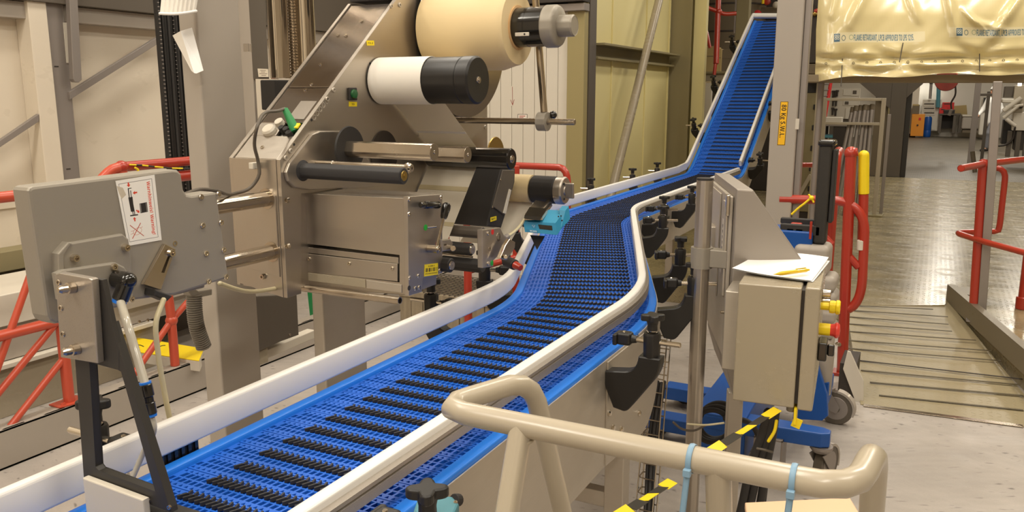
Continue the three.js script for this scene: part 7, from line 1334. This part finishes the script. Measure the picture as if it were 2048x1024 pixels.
{
  const f = oY(1976, 303, PH), pe = thing('person', 'person in a white work coat and grey trousers walking behind the grey post', 'person', f, { local: true, turn: -0.9 });
  // facing +z of the figure; left foot forward
  const hip = V(0, 0.90, 0), chest = V(0, 1.28, 0.01), neck = V(0, 1.45, 0), head = V(0, 1.60, 0.02);
  const legs = [[V(0.09, 0.88, 0), V(0.10, 0.49, 0.14), V(0.10, 0.09, 0.16), V(0.11, 0.045, 0.31)], [V(-0.09, 0.88, 0), V(-0.09, 0.48, -0.03), V(-0.09, 0.11, -0.24), V(-0.09, 0.04, -0.10)]];
  const arms = [[V(0.18, 1.39, 0), V(0.24, 1.12, -0.06), V(0.22, 0.90, 0.04)], [V(-0.18, 1.39, 0), V(-0.24, 1.12, 0.08), V(-0.20, 0.96, 0.26)]];
  const skinBones = [[neck.clone().add(V(0, -0.03, 0)), neck.clone().add(V(0, 0.07, 0.01)), 0.055, 0.052], [head.clone().add(V(0, 0.035, -0.01)), head.clone().add(V(0, -0.045, 0.015)), 0.088, 0.062], [head.clone().add(V(0, -0.01, 0.095)), head.clone().add(V(0, -0.025, 0.105)), 0.008, 0.014], [head.clone().add(V(0.082, 0, 0)), head.clone().add(V(0.083, -0.03, 0)), 0.014, 0.01], [head.clone().add(V(-0.082, 0, 0)), head.clone().add(V(-0.083, -0.03, 0)), 0.014, 0.01], [chest, neck, 0.10, 0.05], [hip, chest, 0.11, 0.12]];
  for (const [s, e, h] of arms) { skinBones.push([s, e, 0.045, 0.038], [e, h, 0.036, 0.026]); const d = h.clone().sub(e).normalize(), w = V(1, 0, 0), k = Math.sign(s.x); skinBones.push([h, h.clone().addScaledVector(d, 0.07), 0.028, 0.032]); for (let i = 0; i < 4; i++) { const r = h.clone().addScaledVector(d, 0.08).addScaledVector(w, (i - 1.5) * 0.019), m = r.clone().addScaledVector(d, 0.04).add(V(0, 0, 0.008)); skinBones.push([r, m, 0.0095, 0.009], [m, m.clone().addScaledVector(d, 0.028 - 0.005 * Math.abs(i - 1)).add(V(0, 0, 0.014)), 0.009, 0.007]); } const th = h.clone().addScaledVector(d, 0.025).addScaledVector(w, -0.03 * k); skinBones.push([th, th.clone().addScaledVector(d, 0.045).add(V(-0.014 * k, 0, 0.016)), 0.011, 0.009]); }
  for (const [h, k, a, t] of legs) skinBones.push([h, k, 0.07, 0.05], [k, a, 0.048, 0.034], [a, t, 0.035, 0.028]);
  part(pe, 'body', fieldMesh(skinBones, 0.013, 0.012), M.skin);
  const coat = [[V(0, 0.80, 0), chest, 0.155, 0.15], [V(0.07, 1.36, 0), V(-0.07, 1.36, 0), 0.095, 0.095]]; for (const [s, e, h] of arms) coat.push([s, e, 0.066, 0.056], [e, e.clone().lerp(h, 0.9), 0.054, 0.042]);
  part(pe, 'coat', fieldMesh(coat, 0.015, 0.02), M.coat);
  const tr = []; for (const [h, k, a] of legs) tr.push([h, k, 0.09, 0.066], [k, a.clone().add(V(0, 0.03, 0)), 0.064, 0.056]); part(pe, 'trousers', fieldMesh(tr, 0.015, 0.015), M.trouser);
  for (const [, , a, t] of legs) part(pe, 'shoe', fieldMesh([[a.clone().add(V(0, -0.03, -0.03)), t, 0.048, 0.04]], 0.015, 0.01), M.blackMatt);
  part(pe, 'cap', lathe([[0, 0.075], [0.05, 0.07], [0.085, 0.045], [0.098, 0.0], [0.094, -0.005], [0, 0.0]], head.clone().add(V(0, 0.055, -0.012)), DY, 24), M.coat);
  part(pe, 'hair', lathe([[0, -0.03], [0.07, -0.03], [0.095, 0.0], [0.094, 0.03], [0, 0.03]], head.clone().add(V(0, 0.03, -0.016)), DY, 20), M.hair);
  for (const s of [-1, 1]) part(pe, 'eye', ball(head.clone().add(V(0.03 * s, 0.005, 0.083)), 0.008, 10, 8), M.hair);
  part(pe, 'mouth', cable([head.clone().add(V(-0.02, -0.055, 0.078)), head.clone().add(V(0, -0.057, 0.083)), head.clone().add(V(0.02, -0.055, 0.078))], 0.003, 6, 8), M.redPale);
}
// ---------- bar-code reader on its strap over the belt edge ----------
{
  const T = 2.95, h = (x, y, d = 0) => hit(x, y, T + d), s = thing('code_reader', 'bright blue scanner box with a dark window mounted over the conveyor edge', 'scanner', h(1085, 470));
  // front face (towards the camera) and depth away to the right
  const F = [h(1046, 443), h(1111, 446), h(1114, 470), h(1050, 464)], dir = h(1130, 421, 0.07).sub(h(1111, 446)), solid = (F, d, r) => { const pos = [], B = F.map(p => p.clone().add(d)); const q = (a, b, c, e) => { for (const p of [a, b, c, a, c, e]) pos.push(p.x, p.y, p.z); }; q(F[3], F[2], F[1], F[0]); q(B[0], B[1], B[2], B[3]); for (let i = 0; i < 4; i++) { const j = (i + 1) % 4; q(F[i], F[j], B[j], B[i]); } const g = new THREE.BufferGeometry(); g.setAttribute('position', new THREE.Float32BufferAttribute(pos, 3)); g.computeVertexNormals(); return g; };
  part(s, 'body', solid(F, dir), M.sickBlue);
  const n = dir.clone().normalize().multiplyScalar(-0.0015), f = (u, v) => lerp(lerp(F[0], F[1], u), lerp(F[3], F[2], u), v).add(n);
  part(s, 'window', solid([f(0.46, 0.2), f(0.88, 0.24), f(0.88, 0.62), f(0.48, 0.58)], dir.clone().normalize().multiplyScalar(0.004)), M.blackGloss);
  decal3(s, 'maker_print', [f(0.06, 0.70), f(0.42, 0.73), f(0.42, 0.95), f(0.07, 0.93)], canvasTex(128, 44, (x, w, hh) => { x.fillStyle = '#2d87ae'; x.fillRect(0, 0, w, hh); x.translate(w, hh); x.rotate(Math.PI); x.fillStyle = '#e6eef0'; x.font = 'bold 36px sans-serif'; x.fillText('SICK', 12, 36); }), { label: 'white maker print, upside down' });
  decal3(s, 'triangle_mark', [f(0.24, 0.22), f(0.38, 0.23), f(0.38, 0.56), f(0.25, 0.55)], canvasTex(48, 64, (x) => { x.fillStyle = '#2d87ae'; x.fillRect(0, 0, 48, 64); x.strokeStyle = '#dfe9ec'; x.lineWidth = 3; x.beginPath(); x.moveTo(8, 10); x.lineTo(40, 10); x.lineTo(24, 48); x.closePath(); x.stroke(); }));
  const G = [h(1118, 420, 0.05), h(1131, 421, 0.05), h(1134, 446, 0.05), h(1122, 456, 0.03)]; part(s, 'end_block', solid(G, dir.clone().multiplyScalar(0.35)), M.sickBlue);
  for (const [x, y] of [[1117, 433], [1122, 432], [1124, 441]]) part(s, 'screw', screwGeo(h(x, y, 0.02), ray(1024, 512).negate(), 0.003, 0.002), M.blackMatt);
  part(s, 'strap', solid([h(1050, 428, -0.01), h(1084, 434, -0.01), h(1085, 440, -0.01), h(1050, 440, -0.01)], h(1096, 404, 0.12).sub(h(1076, 432, -0.01))), M.shaft);
  part(s, 'pad', solid([h(1049, 431, -0.02), h(1084, 434, -0.02), h(1080, 441, -0.02), h(1048, 437, -0.02)], h(1066, 415, 0.04).sub(h(1056, 432, -0.02))), M.blackGloss);
  part(s, 'arm', cyl(h(1078, 428, 0.04), h(1098, 404, 0.14), 0.012, 14), M.shaft);
  part(s, 'cable', cable([h(1048, 440, 0.01), h(1040, 452, -0.02), h(1028, 464, -0.08), h(1015, 473, -0.14)], 0.006, 10, 24), M.hoseYellow);
  part(s, 'cable_plug', cyl(h(1015, 473, -0.14), h(1009, 477, -0.17), 0.010, 14), M.galv);
  part(s, 'stay', solid([h(1060, 470, 0.05), h(1090, 472, 0.05), h(1086, 480, 0.05), h(1074, 500, 0.05)], ray(1075, 480).multiplyScalar(0.03)), M.blackMatt);
}
renderer.render(scene, camera);
